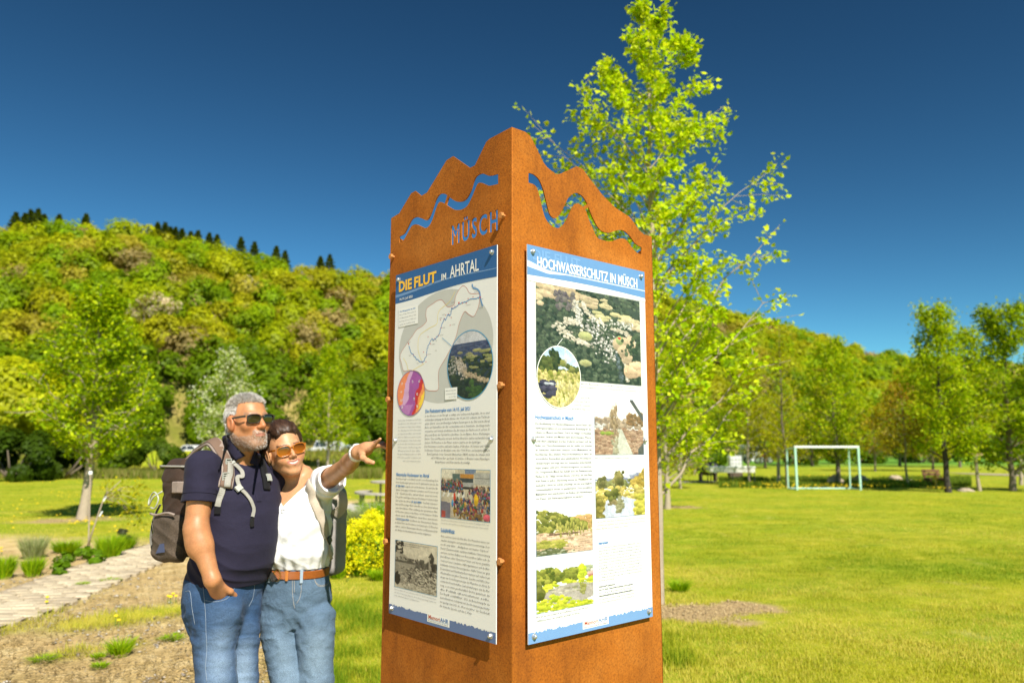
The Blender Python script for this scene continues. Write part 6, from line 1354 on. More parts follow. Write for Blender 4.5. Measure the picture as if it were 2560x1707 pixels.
def head_sdf(q, fem=False):
    r0 = np.linalg.norm(q - np.array([0, .01, -.005], np.float32), axis=1); d = r0 - .125; m_ = r0 < .19
    if m_.any(): d[m_] = head_core(q[m_], fem)
    return d
def head_core(q, fem=False):
    S = np.array([1, 1, 1], np.float32)
    ax = q.copy(); ax[:, 0] = np.abs(ax[:, 0])
    d = el(q, (0, -.008, .028), (.076, .098, .088))
    d = smin(d, el(q, (0, .028, -.036), (.063 if not fem else .060, .066, .082)), .03)
    d = smin(d, rc(ax, (.050, .0, -.055), (.016, .070, -.098), .022 if not fem else .018, .022 if not fem else .017), .028)
    d = smin(d, el(q, (0, .079, -.101), (.024, .020, .018) if not fem else (.018, .018, .016)), .02)
    d = smin(d, rc(ax, (0, .086, .021), (.038, .078, .021), .011, .010), .016)
    d = smin(d, el(ax, (.040, .066, -.024), (.023, .022, .022)), .02)
    d = smin(d, rc(q, (0, .092, .012), (0, .115, -.028), .0075 if not fem else .0065, .0122 if not fem else .0098), .012)
    d = smin(d, el(ax, (.0115, .103, -.033), (.0085, .011, .008)), .007)
    d = smin(d, el(q, (0, .086, -.062), (.030, .019, .024)), .014)
    if fem:   # smile: lips drawn wide, teeth showing
        d = smin(d, rc(ax, (0, .1035, -.0555), (.027, .092, -.0525), .0042, .003), .004)
        d = smin(d, rc(ax, (0, .1030, -.0705), (.025, .091, -.0575), .0052, .003), .004)
        d = smax(d, -rc(ax, (0, .107, -.0625), (.022, .098, -.056), .0042, .002), .004)
        d = smin(d, rc(ax, (0, .0985, -.0615), (.018, .092, -.056), .0042, .003), .001)
        d = smin(d, el(ax, (.042, .066, -.040), (.018, .018, .018)), .028)
    else:
        d = smin(d, rc(ax, (0, .1055, -.0575), (.022, .096, -.0620), .0048, .003), .005)
        d = smin(d, rc(ax, (0, .1040, -.0690), (.019, .096, -.0655), .0055, .003), .005)
        d = smax(d, -rc(ax, (0, .1105, -.0632), (.024, .0985, -.0640), .0026, .0016), .002)
    d = smax(d, -el(ax, (.032, .101, .000), (.019, .016, .012)), .012)
    d = smin(d, el(ax, (.032, .080, .000), (.013, .0125, .011)), .003)
    M = np.array(Matrix.Rotation(.25, 3, 'X'))
    ear = el(ax, (.082, .006, -.010), (.0120, .0215, .0345), M)
    ear = smax(ear, -el(ax, (.0945, .011, -.006), (.0085, .012, .021), M), .004)
    d = smin(d, ear, .006)
    return d
def add_fingers(d, p, wrist, palm_end, *a, **k):
    m_ = np.linalg.norm(p - np.asarray(palm_end, np.float32), axis=1) < .19
    if m_.any(): d[m_] = add_fingers_core(d[m_], p[m_], wrist, palm_end, *a, **k)
    return d
def add_fingers_core(d, p, wrist, palm_end, side, up, curls, r=.0085, k=.004, lens=(.072, .080, .075, .060), thumb=None):
    """five separate fingers on a palm; side = towards the index finger, up = back of the hand"""
    w = np.array(wrist); pe = np.array(palm_end); f = pe - w; L = np.linalg.norm(f); f = f / L
    s = np.array(side) - f * (np.array(side) @ f); s /= np.linalg.norm(s); u = np.cross(f, s); u *= np.sign(u @ np.array(up))
    d = smin(d, rc(p, w, w + f * L * .5, .022, .024), .02)
    for i in range(4):
        o = (1.5 - i) * .0195
        base = pe + s * o - f * (.004 * abs(i - 1)); root = w + f * .025 + s * o * .5
        d = smin(d, rc(p, root, base, .0125, r * 1.22), .012)
        q = base; a = 0
        for j, (fr, c) in enumerate(zip((.45, .31, .24), curls[i])):
            a += c; dr = f * math.cos(a) - u * math.sin(a) + s * ((1.5 - i) * .05)
            q2 = q + dr / np.linalg.norm(dr) * lens[i] * fr
            d = smin(d, rc(p, q, q2, r * (1.1 - .1 * j), r * (1.0 - .1 * j)), k); q = q2
    if thumb is not None:
        q = w + f * .022 + s * .020
        for (a_, b_, c_), L_, rr in zip(thumb, (.042, .032, .026), (.0125, .0105, .0092)):
            dr = f * a_ + s * b_ + u * c_; q2 = q + dr / np.linalg.norm(dr) * L_
            d = smin(d, rc(p, q, q2, rr, rr * .9), .008); q = q2
    return d
def strands(name, roots, dirs, lens, wid, cols, parent, mat, seg=3, grav=0, curl=.25, nrm=None, hugf=None):
    n = len(roots); r_ = np.random.default_rng(len(name) + n)
    side = np.cross(dirs, nrm if nrm is not None else r_.normal(0, 1, (n, 3))); side /= np.linalg.norm(side, axis=1)[:, None] + 1e-9
    V = np.zeros((n, (seg + 1) * 2, 3)); p = roots.copy(); d = dirs.copy()
    for k in range(seg + 1):
        w = wid * (1 - .75 * k / seg)
        if hugf is not None: p = hugf(p) + r_.normal(0, .0007, p.shape)
        V[:, 2 * k] = p - side * w[:, None] / 2; V[:, 2 * k + 1] = p + side * w[:, None] / 2
        p = p + d * (lens / seg)[:, None]; d = d + r_.normal(0, curl, (n, 3)) * .35 + np.array([0, 0, -grav]); d /= np.linalg.norm(d, axis=1)[:, None]
    F = []
    for k in range(seg): F.append(np.stack([np.arange(n) * (seg + 1) * 2 + 2 * k + i for i in (0, 1, 3, 2)], 1))
    return mobj(name, V.reshape(-1, 3), np.concatenate(F), mat, parent, np.repeat(cols, (seg + 1) * 2, 0))
def surf_normals(V, F):
    n = np.cross(V[F[:, 2]] - V[F[:, 0]], V[F[:, 3]] - V[F[:, 1]]); N_ = np.zeros_like(V)
    for k in range(4):
        for c in range(3): N_[:, c] += np.bincount(F[:, k], n[:, c], len(V))
    return N_ / (np.linalg.norm(N_, axis=1)[:, None] + 1e-12)

m, nt, out = nodes('skin'); a = nt.nodes.new('ShaderNodeVertexColor'); a.layer_name = 'Col'
f1 = noise(nt, 28, 5, .6, coords(nt)); f2 = noise(nt, 260, 3, .6, coords(nt))
c = mixc(nt, 1, a.outputs[0], ramp(nt, f1, [(.3, (.84, .80, .78)), (.7, (1.14, 1.12, 1.10))]), 'MULTIPLY')
c = mixc(nt, .6, c, ramp(nt, f2, [(.3, (.8, .78, .76)), (.7, (1.15, 1.15, 1.15))]), 'MULTIPLY')
bsdf(nt, out, c, .46, f2, .25, .001, spec=.45, sss=.12); SKIN = m
def cloth(name, col, scale=900, var=.2, rough=.85, fold=14, bstr=.25, attr=False):
    m, nt, out = nodes(name); oc = coords(nt)
    w = noise(nt, scale, 2, .5, oc); fo_ = noise(nt, fold, 4, .55, oc, .6)
    base = col
    if attr: a = nt.nodes.new('ShaderNodeVertexColor'); a.layer_name = 'Col'; base = a.outputs[0]
    c = mixc(nt, 1, base, ramp(nt, w, [(.3, (1 - var,) * 3), (.7, (1 + var,) * 3)]), 'MULTIPLY')
    c = mixc(nt, 1, c, ramp(nt, fo_, [(.3, (.9,) * 3), (.7, (1.08,) * 3)]), 'MULTIPLY')
    b = bsdf(nt, out, c, rough, None, spec=.15, sheen=.03)
    b1 = nt.nodes.new('ShaderNodeBump'); b1.inputs['Strength'].default_value = bstr; b1.inputs['Distance'].default_value = .012; nt.links.new(fo_, b1.inputs['Height'])
    b2 = nt.nodes.new('ShaderNodeBump'); b2.inputs['Strength'].default_value = .3; b2.inputs['Distance'].default_value = .0006; nt.links.new(w, b2.inputs['Height']); nt.links.new(b1.outputs[0], b2.inputs['Normal'])
    nt.links.new(b2.outputs[0], b.inputs['Normal'])
    MATS[name] = m; return m
NAVY = cloth('navy_pique', (.020, .018, .038), 700, .3); WHITE_T = cloth('white_jersey', (.78, .78, .80), 900, .04, .9, 16, .35)
DENIM = cloth('denim', None, 600, .4, .9, 24, .6, True)
HAIRM = colmat('hair_strand', .45, 200, .2, 0, .001, spec=.5)
GREY_WEB = cloth('grey_webbing', (.30, .29, .26), 500, .2); TAUPE = cloth('taupe_edge', (.30, .24, .21), 500, .2); BROWN_F = cloth('brown_nylon', (.050, .031, .023), 500, .2, .7, 18, .5); MESHF = cloth('brown_mesh', (.085, .064, .048), 300, .45, .8, 20, .4)
BLACK_P = plain('black_plastic', (.012, .012, .013), .4, .2, 50, .1); GREY_P = plain('grey_plastic', (.34, .35, .32), .4, .1, 50, .1); BEIGE = cloth('beige_canvas', (.50, .43, .35), 500, .12); BEIGE_D = cloth('grey_canvas', (.30, .28, .27), 500, .12)
GOLD = plain('gold', (.75, .52, .18), .25, .1, 50, .05, metallic=1.0); WHITE_P = plain('white_plastic', (.75, .75, .74), .4, .04, 40, .05); BLACK_C = cloth('black_cloth', (.010, .010, .012), 500, .2)

def lens_mat(name, top, bot, rough=.08):
    m, nt, out = nodes(name); g = coords(nt, 'Generated'); s_ = nt.nodes.new('ShaderNodeSeparateXYZ'); nt.links.new(g, s_.inputs[0])
    c = mixc(nt, s_.outputs[2], bot, top)
    b = bsdf(nt, out, c, rough, spec=.8); MATS[name] = m; return m
def glasses(parent, H, frame_m, lens_m, w=.066, hh=.042, y=.112, z=-.002, thick=.0035, arm_m=None, name='sunglasses', square=3.5, arms=(1, -1)):
    """two rounded lenses in a frame with temples; H maps head coordinates to the world"""
    root = empty(name, (0, 0, 0)); root.parent = parent; root.location = -np.array(parent.location)
    def put(V): return [H(np.array(v)) for v in V]
    for s in (1, -1):
        cx = s * .036; n = 28; ring_o, ring_i, len_v = [], [], []
        for k in range(n):
            a_ = 2 * math.pi * k / n; c_, s_ = math.cos(a_), math.sin(a_)
            ex = math.copysign(abs(c_) ** (2 / square), c_); ez = math.copysign(abs(s_) ** (2 / square), s_)
            taper = 1 - .10 * (ez < 0) * abs(ez)
            X, Z = ex * w / 2 * taper, ez * hh / 2; Yb = y - .012 * ((cx + X) / .07) ** 2 - .006 * (Z < 0) * abs(Z) / hh * 2
            ring_o.append((cx + X * 1.06, Yb, z + Z * 1.09)); ring_i.append((cx + X * .93, Yb + .0008, z + Z * .88)); len_v.append((cx + X * .94, Yb, z + Z * .9))
        V = put(ring_o) + put([(a_, b_ + thick, c_) for a_, b_, c_ in ring_o]) + put([(a_, b_ + thick, c_) for a_, b_, c_ in ring_i]) + put(ring_i)
        F = [(j * n + k, j * n + (k + 1) % n, ((j + 1) % 4) * n + (k + 1) % n, ((j + 1) % 4) * n + k) for j in range(4) for k in range(n)]
        obj('rim', new_mesh('rim', np.array(V), F, None, True), frame_m, root)
        LV = put(len_v) + put([(cx, y + .001 - .012 * (cx / .07) ** 2, z)])
        obj('lens', new_mesh('lens', np.array(LV), [(k, (k + 1) % n, n) for k in range(n)], None, True), lens_m, root)
    b = MB(); b.tube(put([(-.009, y + .001, z + hh * .22), (0, y + .0035, z + hh * .28), (.009, y + .001, z + hh * .22)]), .0026, 6)
    me = bpy.data.meshes.new('bridge'); me.from_pydata(b.V, [], b.F); obj('bridge', me, frame_m, root)
    for s in arms:
        b = MB(); P = [(s * .070, y - .012, z + hh * .30), (s * .077, y - .03, z + hh * .30), (s * .081, .03, z + hh * .27), (s * .082, -.004, z + hh * .22), (s * .081, -.022, z + hh * .0)]
        Q = put(P)
        for i in range(len(Q)): pass
        b.ribbon(Q, [(H((s, 0, 0)) - H((0, 0, 0)))] * len(Q), .0085, .003)
        me = bpy.data.meshes.new('temple'); me.from_pydata(b.V, [], b.F); obj('temple', me, arm_m or frame_m, root)
    return root
def tubes_obj(name, paths, r, mat, parent, n=6):
    b = MB()
    for P in paths: b.tube(P, r, n)
    return b.build(name, mat, parent, True)

# ================================================================== the man
PSI = R(57); BM = frame(PSI); mo = np.array([-1.190, 3.27, 0.0])
def m2w(x, y, z): return mo + BM @ np.array([x, y, z])
man = empty('person', mo.tolist()); tag(man, 'bearded grey-haired man in navy polo shirt and sunglasses, hand in jeans pocket', 'person')
def lean(P):   # torso leans towards the woman with height
    Q = (P - mo.astype(np.float32)); Q = Q.copy(); Q[:, 0] -= np.clip(Q[:, 2] - 1.0, 0, .6) * .13; return Q @ BM.astype(np.float32)
TS = [(.93, 0, .0, .160, .120), (1.0, 0, .012, .164, .138), (1.08, 0, .028, .168, .152), (1.17, 0, .030, .168, .152), (1.26, 0, .022, .168, .142), (1.34, 0, .008, .178, .134), (1.41, 0, -.008, .168, .115), (1.47, 0, -.02, .125, .09), (1.52, 0, -.03, .075, .068), (1.60, 0, -.03, .06, .06)]
shR = at(508, 1168, 3.115); elR = at(490, 1318, 3.07); wrR = at(531, 1449, 3.045); hdR = at(556, 1494, 3.145); hemR = shR + (elR - shR) * .60
shL = mo + BM @ np.array([-.168, -.005, 1.435]) + np.array([.055, 0, 0]); elL = np.array([-.95, 3.56, 1.22]); wrL = np.array([-.90, 3.60, 1.10])
hpR, knR, anR = at(533, 1500, 3.20), at(541, 1716, 3.13), np.array([-1.215, 3.20, .09]); hpL, knL, anL = at(600, 1500, 3.30), at(602, 1700, 3.27), np.array([-1.13, 3.42, .09])
HM = frame(R(53), R(4), R(-2)); hc = at(617, 1053, 3.215)
HS = .975
def h2w(q): return hc + HM @ (np.asarray(q, float) * HS)
def w2h(P): return ((P - hc.astype(np.float32)) @ HM.astype(np.float32)) / HS
def man_body(P):
    d = head_sdf(w2h(P)) * HS
    nb = m2w(0, -.03, 1.46) + np.array([.06, 0, 0])
    d = smin(d, rc(P, h2w((0, -.026, -.055)), nb, .064, .074), .035)
    q = lean(P); d = smin(d, loft(q, [(z, x, y, a_ - .022, b_ - .022) for z, x, y, a_, b_ in TS]), .04)
    d = smin(d, rc(P, m2w(.04, -.03, 1.45) + np.array([.05, 0, 0]), shR, .04, .045), .04)
    d = smin(d, rc(P, shR, elR, .052, .0440), .03); d = smin(d, rc(P, elR, elR + (wrR - elR) * .35, .0420, .0425), .02)
    d = smin(d, rc(P, elR + (wrR - elR) * .3, wrR, .0425, .0290), .02)
    d = smin(d, el(P, elR + (wrR - elR) * .22 + np.array([-.012, .0, 0]), (.040, .040, .072)), .03)
    d = smin(d, rc(P, shL, elL, .05, .04), .03); d = smin(d, rc(P, elL, wrL, .04, .028), .02)
    s_ = BM @ np.array([-.75, .75, 0.1]); up_ = BM @ np.array([1, .6, .25])
    kn = hdR
    d = smin(d, rc(P, wrR, kn, .029, .031), .02)
    d = add_fingers(d, P, wrR + (kn - wrR) * .25, kn, s_, up_, [(.25, .2, .2)] * 4, .0100, .004, (.05, .055, .05, .045), thumb=[(.8, .55, .15), (1, .2, 0), (1, .1, 0)])
    for h_, k_, a_ in ((hpR, knR, anR), (hpL, knL, anL)): d = smin(smin(d, rc(P, h_, k_, .070, .050), .03), rc(P, k_, a_, .050, .04), .02)
    return d
V, F = polygonise(man_body, (-1.62, 2.86, .06), (-.72, 3.80, 1.83), .0035, 4)
V = smooth_mesh(V, F, 1, .4)
Q = w2h(V.astype(np.float32)).astype(float)
skin_c = np.array([.46, .215, .098]); C = np.tile(skin_c, (len(V), 1)) * (1 + .0 * V[:, :1])
inh = (np.abs(Q[:, 0]) < .1) & (np.abs(Q[:, 1]) < .14) & (Q[:, 2] > -.135) & (Q[:, 2] < .14)
redm = np.exp(-((np.hypot(np.abs(Q[:, 0]) - .04, Q[:, 2] + .025)) / .03) ** 2) * inh * (Q[:, 1] > .03) + np.exp(-(np.linalg.norm(Q - np.array([0, .118, -.03]), axis=1) / .018) ** 2)
C = C * (1 - redm[:, None] * np.array([.0, .16, .2]))
lip = inh & (Q[:, 1] > .090) & (np.abs(Q[:, 0]) < .024) & (np.abs(Q[:, 2] + .064 + .25 * np.abs(Q[:, 0]) * .2) < .0070 - .14 * np.abs(Q[:, 0]))
C[lip] = (.40, .17, .12)
jl = -.035 - .55 * (Q[:, 1] - .02) * (Q[:, 1] < .06) - .0 ; cheek = -.052 - .20 * np.clip(.085 - np.abs(Q[:, 0]) - .03, 0, .05)
beard = inh & (Q[:, 1] > -.012) & ((Q[:, 2] < np.where(Q[:, 1] < .04, -.020 - 1.0 * np.clip(Q[:, 1] + .012, 0, .05), -.066)) | ((np.abs(Q[:, 0]) < .034) & (Q[:, 1] > .08) & (Q[:, 2] < -.044))) & ~lip & (Q[:, 2] > -.128)
C[beard] = C[beard] * .5 + np.array([.26, .21, .17]) * .5
hairm = inh & ((Q[:, 2] > .078 - .22 * np.clip(np.abs(Q[:, 0]) - .03, 0, .1)) & (Q[:, 1] > .03) | (Q[:, 2] > .028) & (Q[:, 1] <= .03) & (Q[:, 1] > -.01) & (np.abs(Q[:, 0]) > .04) | (Q[:, 1] <= -.01) & (Q[:, 2] > -.055 - .25 * (Q[:, 1] + .01)) & (np.hypot((np.abs(Q[:, 0]) - .078) / .014, (Q[:, 2] + .012) / .036) > 1) | (Q[:, 2] > .075))
earm = inh & (np.abs(Q[:, 0]) > .070) & (np.hypot((Q[:, 1] - .006) / .026, (Q[:, 2] + .010) / .040) < 1)
hairm &= ~earm; C[earm] = C[earm] * np.array([1.0, .82, .78])
C[hairm] = (.30, .28, .27)
brow = inh & (np.abs(Q[:, 2] - .026) < .006) & (np.abs(np.abs(Q[:, 0]) - .034) < .022) & (Q[:, 1] > .06); C[brow] = C[brow] * .6 + np.array([.2, .17, .15]) * .4
mbody = mobj('body', V, F, SKIN, man, C, True); mb_b = bvh_of(V, F)
NV = surf_normals(V, F); r3 = np.random.default_rng(3)
# short grey hair
hv = np.where(hairm)[0]; k = r3.choice(hv, 15000); jit = r3.normal(0, .0018, (15000, 3))
q = Q[k]; flow = np.stack([np.sign(q[:, 0]) * .15 + .3 * r3.normal(0, 1, len(k)), np.where(q[:, 2] > .06, .55, -.35) + .25 * r3.normal(0, 1, len(k)), np.where(q[:, 2] > .06, .12, -.55) + .2 * r3.normal(0, 1, len(k))], 1)
dirs = NV[k] * np.where(q[:, 2] > .07, .30, .22)[:, None] + (HM @ flow.T).T * .9; dirs /= np.linalg.norm(dirs, axis=1)[:, None]
ln = np.where(q[:, 2] > .07, .0135, .007) * (.6 + .7 * r3.random(len(k)))
t = r3.random((len(k), 1)); cc = np.array([.84, .81, .78]) * t + np.array([.50, .45, .41]) * (1 - t); cc = np.where(q[:, 2:3] < .05, cc * .5 + .36, cc)
strands('hair', V[k] + jit, dirs, ln, np.full(len(k), .0016), cc, man, HAIRM, 2, .05)
bv = np.where(beard)[0]; k = r3.choice(bv, 2300); q = Q[k]
dirs = NV[k] * .6 + (HM @ np.array([0, .25, -.7])) + r3.normal(0, .3, (len(k), 3)); dirs /= np.linalg.norm(dirs, axis=1)[:, None]
t = r3.random((len(k), 1)); chinw = np.clip((q[:, 1:2] - .05) / .04, 0, 1)
cc = np.array([.52, .47, .42]) * t + np.array([.10, .075, .06]) * (1 - t); cc = cc * (1 - .55 * chinw) + np.array([.74, .71, .67]) * .55 * chinw
strands('beard', V[k] + r3.normal(0, .001, (len(k), 3)), dirs, .003 + .0035 * r3.random(len(k)), np.full(len(k), .0011), cc, man, HAIRM, 1, 0)
GL_M = lens_mat('green_lens', (.010, .012, .006), (.055, .050, .012)); FR_M = plain('dark_olive_frame', (.035, .030, .024), .3, .3, 60, .05)
glasses(man, h2w, FR_M, GL_M, .058, .036, .1075, .002)

# polo shirt
def fold(P, a1=1., sd=0):
    x, y, z = P[:, 0], P[:, 1], P[:, 2]
    rg = lambda t_: 1 - 2 * np.abs(np.sin(t_ * .5)) ** .8
    w = rg(105 * (z * .8 + .5 * x) + 3.2 * np.sin(9 * z + 8 * x + sd) + 2.5 * np.sin(17 * y + sd)); w2 = rg(150 * (z * .55 - .65 * x + .3 * y) + 3 * np.sin(14 * x + 11 * z + 2 + sd))
    msk = .5 + .5 * np.sin(5.3 * x + 7.1 * z + 4 * y + sd)
    return -a1 * (.0026 * w * msk ** 2 + .0018 * w2 * (1 - msk) ** 2)
axR = (hemR - shR) / np.linalg.norm(hemR - shR)
def polo(P):
    q = lean(P); d = loft(q, TS[1:-1])
    d = smin(d, rc(P, m2w(.045, -.03, 1.462) + np.array([.05, 0, 0]), shR, .052, .058), .04)
    d = smin(d, rc(P, m2w(-.045, -.03, 1.462) + np.array([.05, 0, 0]), shL, .052, .062), .04)
    hm = hemR.astype(np.float32); t = (P - hm) @ axR.astype(np.float32)
    sl = np.maximum(rc(P, shR, hemR + axR * .05, .064, .0685), t); sl = smax(sl, -np.maximum(rc(P, shR, hemR + axR * .1, .055, .0575), -(t + .03)), .002)
    d = smin(d, np.maximum(sl, -1), .025) if False else np.minimum(smin(d, np.maximum(rc(P, shR, hemR - axR * .05, .064, .067), t + .05), .035), sl)
    d = smin(d, rc(P, shL, shL + (elL - shL) * .6, .064, .066), .03)
    zz = P[:, 2]; low = smooth01(1.12 - zz, 0, .12)
    d = d + fold(P, .8 + 1.1 * low) * smooth01(zz, 1.0, 1.045)
    # neck opening
    d = smax(d, -rc(P, m2w(0, -.02, 1.49) + np.array([.06, 0, 0]), h2w((0, -.015, -.10)), .062, .075), .004)
    hem = .995 + .010 * np.sin(9 * q[:, 0]) + .022 * (q[:, 1] < -.05) * 0 - .0
    d = np.maximum(d, hem - zz); inner = loft(q, [(z, x, y, a_ - .009, b_ - .009) for z, x, y, a_, b_ in TS[:4]])
    return smax(d, -np.maximum(inner, zz - 1.03), .002)
V, F = polygonise(polo, (-1.62, 2.9, .96), (-.72, 3.72, 1.62), .0038, 4)
V = smooth_mesh(V, F, 1, .4); polo_o = mobj('polo_shirt', V, F, NAVY, man, None, True); polo_b = bvh_of(V, F)
# sleeve band seam, placket, collar
def ring_on(bvh, c, ax_, r, n=40, off=.001):
    ax_ = np.array(ax_) / np.linalg.norm(ax_); u = np.cross(ax_, [0, 0, 1.]); u /= np.linalg.norm(u) + 1e-9; w = np.cross(ax_, u)
    P = []
    for k in range(n + 1):
        a_ = 2 * math.pi * k / n; dr = u * math.cos(a_) + w * math.sin(a_); o_ = np.array(c) + dr * r
        hit = bvh.ray_cast(Vector(o_), Vector(-dr), r)
        P.append(np.array(hit[0]) + dr * off if hit[0] is not None else np.array(c) + dr * r * .6)
    return P
tubes_obj('sleeve_seam', [ring_on(polo_b, hemR - axR * .034, axR, .11)], .0016, NAVY, man)
# collar: a stand round the neck and two turned-down flaps
neckc = m2w(0, -.022, 1.535) + np.array([.068, 0, 0]); cl_in, cl_out = [], []
for k in range(25):
    a_ = R(-120) + R(240) * k / 24; dr = BM @ np.array([math.sin(a_), -math.cos(a_), 0]); fr = abs(a_) / R(150)
    cl_in.append(neckc + dr * .0765 + np.array([0, 0, .066 - .100 * fr ** 1.8])); cl_out.append(neckc + dr * (.100 + .012 * fr) + np.array([0, 0, .000 - .080 * fr ** 1.6]))
pts = []
for i in range(25):
    mid = (cl_in[i] + cl_out[i]) / 2 + (cl_out[i] - neckc) * np.array([1, 1, 0]) * .08 + np.array([0, 0, .012]); pts.append([cl_in[i] + np.array([0, 0, -.012]), cl_in[i], (cl_in[i] + mid) / 2 + np.array([0, 0, .008]), mid, cl_out[i]])
PV = np.array(pts).reshape(-1, 3); PF = [(i * 5 + j, i * 5 + j + 1, (i + 1) * 5 + j + 1, (i + 1) * 5 + j) for i in range(24) for j in range(4)]
co = mobj('collar', PV, PF, NAVY, man, None, True); sm_ = co.modifiers.new('thick', 'SOLIDIFY'); sm_.thickness = .003; ss_ = co.modifiers.new('sub', 'SUBSURF'); ss_.levels = ss_.render_levels = 1
def front_hit(px, py, lift):
    cp = np.array([0, 0, CAMH]); dr = at(px, py, 3.1) - cp; dr /= np.linalg.norm(dr); best = None
    for bv_ in (polo_b, mb_b):
        h_ = bv_.ray_cast(Vector(cp), Vector(dr), 6)
        if h_[0] is not None and (best is None or h_[3] < best): best = h_[3]
    return cp + dr * ((best or 3.2) - lift)
def flap(outer, inner):
    n_ = 9; O_ = catmull([np.array(q_, float) for q_ in outer], 4); I_ = catmull([np.array(q_, float) for q_ in inner], 4); m_ = min(len(O_), len(I_)); rows = []
    for i in range(m_):
        o2, i2 = O_[int(i * (len(O_) - 1) / (m_ - 1))], I_[int(i * (len(I_) - 1) / (m_ - 1))]
        rows.append([front_hit(*(i2 + (o2 - i2) * t), .006 + .010 * math.sin(math.pi * min(1, t * .75)) + .004 * t) for t in (0, .25, .5, .75, 1)])
    A_ = np.array(rows)
    for _ in range(3): A_[1:-1] = (A_[:-2] + 2 * A_[1:-1] + A_[2:]) / 4
    fo_ = mobj('collar_flap', A_.reshape(-1, 3), [(i * 5 + j, i * 5 + j + 1, (i + 1) * 5 + j + 1, (i + 1) * 5 + j) for i in range(m_ - 1) for j in range(4)], NAVY, man, None, True); q_ = fo_.modifiers.new('thick', 'SOLIDIFY'); q_.thickness = .0035
flap([(556, 1092), (560, 1112), (570, 1132), (588, 1152)], [(567, 1086), (578, 1104), (592, 1120), (614, 1139)])
flap([(652, 1136), (650, 1150), (643, 1164)], [(636, 1126), (630, 1142), (624, 1158)])
pl = [m2w(0, .14, z) + np.array([.02 + (z - 1.3) * .13, 0, 0]) for z in np.linspace(1.445, 1.335, 10)]
Qp, Np = snap(polo_b, pl, .0012); b = MB(); b.ribbon(Qp, Np, .026, .0018); b.build('placket', NAVY, man)

# jeans
def jeans_col(V, faded=1.0, base=(.030, .068, .150), light=(.20, .28, .39), axes=None):
    C = np.tile(np.array(base), (len(V), 1)); L = np.zeros(len(V))
    for a_, b_, r_ in axes:
        a_ = np.array(a_); b_ = np.array(b_); d = b_ - a_; t = np.clip(((V - a_) @ d) / (d @ d), 0, 1); D_ = V - a_ - t[:, None] * d
        L = np.maximum(L, np.exp(-(np.linalg.norm(D_, axis=1) / r_) ** 2) * np.sin(np.pi * np.clip(t, .02, .98)) ** .7)
    L = np.clip(L * faded + .25 * (fbm(V[:, 0] * 1, V[:, 2], 9, 5) - .4), 0, 1)[:, None]
    return C * (1 - L) + np.array(light) * L
def mjeans(P):
    q = (P - mo.astype(np.float32)) @ BM.astype(np.float32)
    d = loft(q, [(.79, 0, 0, .09, .075), (.83, 0, -.004, .125, .102), (.89, 0, -.006, .150, .124), (.97, 0, .0, .160, .132), (1.03, 0, .01, .160, .130)], 2.4)
    d = smin(d, rc(P, hpR, knR, .094, .070), .05); d = smin(d, rc(P, knR, anR, .070, .062), .03)
    d2 = smin(rc(P, hpL, knL, .088, .062), rc(P, knL, anL, .062, .056), .03); d = smin(d, d2, .008)
    x, y, z = P[:, 0], P[:, 1], P[:, 2]
    crn = np.exp(-((z - .80) / .10) ** 2); kn = np.exp(-((z - .50) / .12) ** 2)
    h_ = x * .8 - y * .6; cr = 1 - np.abs(2 * fbm(h_ * 9 + z * 7 + 3, z * 15 - h_ * 6 + y * 4 + 20, 1.0, 14, 3) - 1) * 1.6
    d = d - (cr - .55) * (.0035 + .0085 * crn + .0085 * kn)
    d = smin(d, el(P, hdR + np.array([.010, -.002, -.050]), (.056, .040, .060)), .08)
    return np.maximum(d, .06 - z)
V, F = polygonise(mjeans, (-1.50, 2.95, .05), (-.88, 3.62, 1.06), .0042, 4)
V = smooth_mesh(V, F, 1, .35); cc = jeans_col(V, 1.0, axes=[(at(560, 1560, 3.07), at(545, 1760, 3.02), .075), (at(618, 1590, 3.2), at(600, 1760, 3.2), .06)])
mj = mobj('jeans', V, F, DENIM, man, cc, True); mj_b = bvh_of(V, F)
THREAD = plain('pale_thread', (.26, .31, .38), .8, .2, 200)
def seam(pxs, Y, bvh, off=.0008, r=.0011):
    P = catmull([at(a_, b_, Y) for a_, b_ in pxs], 6); out_ = []
    cp = np.array([0, 0, CAMH])
    for q in P:
        dr = q - cp; dr /= np.linalg.norm(dr); hit = bvh.ray_cast(Vector(cp), Vector(dr), 6)
        if hit[0] is not None and (not out_ or np.linalg.norm(np.array(hit[0]) - out_[-1]) < .09): out_.append(np.array(hit[0]) - dr * off)
    return out_
sms = [seam(s_, 3.1, mj_b) for s_ in ([(507, 1462), (511, 1500), (514, 1540), (515, 1580), (517, 1620), (514, 1665), (517, 1702)], [(463, 1478), (475, 1479), (480, 1520), (487, 1560)], [(513, 1500), (530, 1503), (548, 1502), (566, 1496), (580, 1482), (589, 1462)], [(637, 1452), (635, 1480), (630, 1500), (622, 1515)])]
[tubes_obj('seam', [s_], .0008, THREAD, man) for s_ in sms if len(s_) > 2]
for an, ps in ((anR, PSI), (anL, PSI + .2)):
    Fm = np.array([math.sin(ps), -math.cos(ps), 0])
    def shoe(P, an=an, Fm=Fm):
        d = rc(P, an + np.array([0, 0, -.045]), an + Fm * .15 + np.array([0, 0, -.050]), .045, .038); d = smin(d, rc(P, an + np.array([0, 0, .02]), an + np.array([0, 0, -.03]), .045, .045), .03); return np.maximum(d, -P[:, 2])
    V, F = polygonise(shoe, np.minimum(an, an + Fm * .15) - .08, np.maximum(an, an + Fm * .15) + .09, .005, 4); mobj('shoe', V, F, plain('brown_leather', (.10, .06, .04), .5), man, None, True)

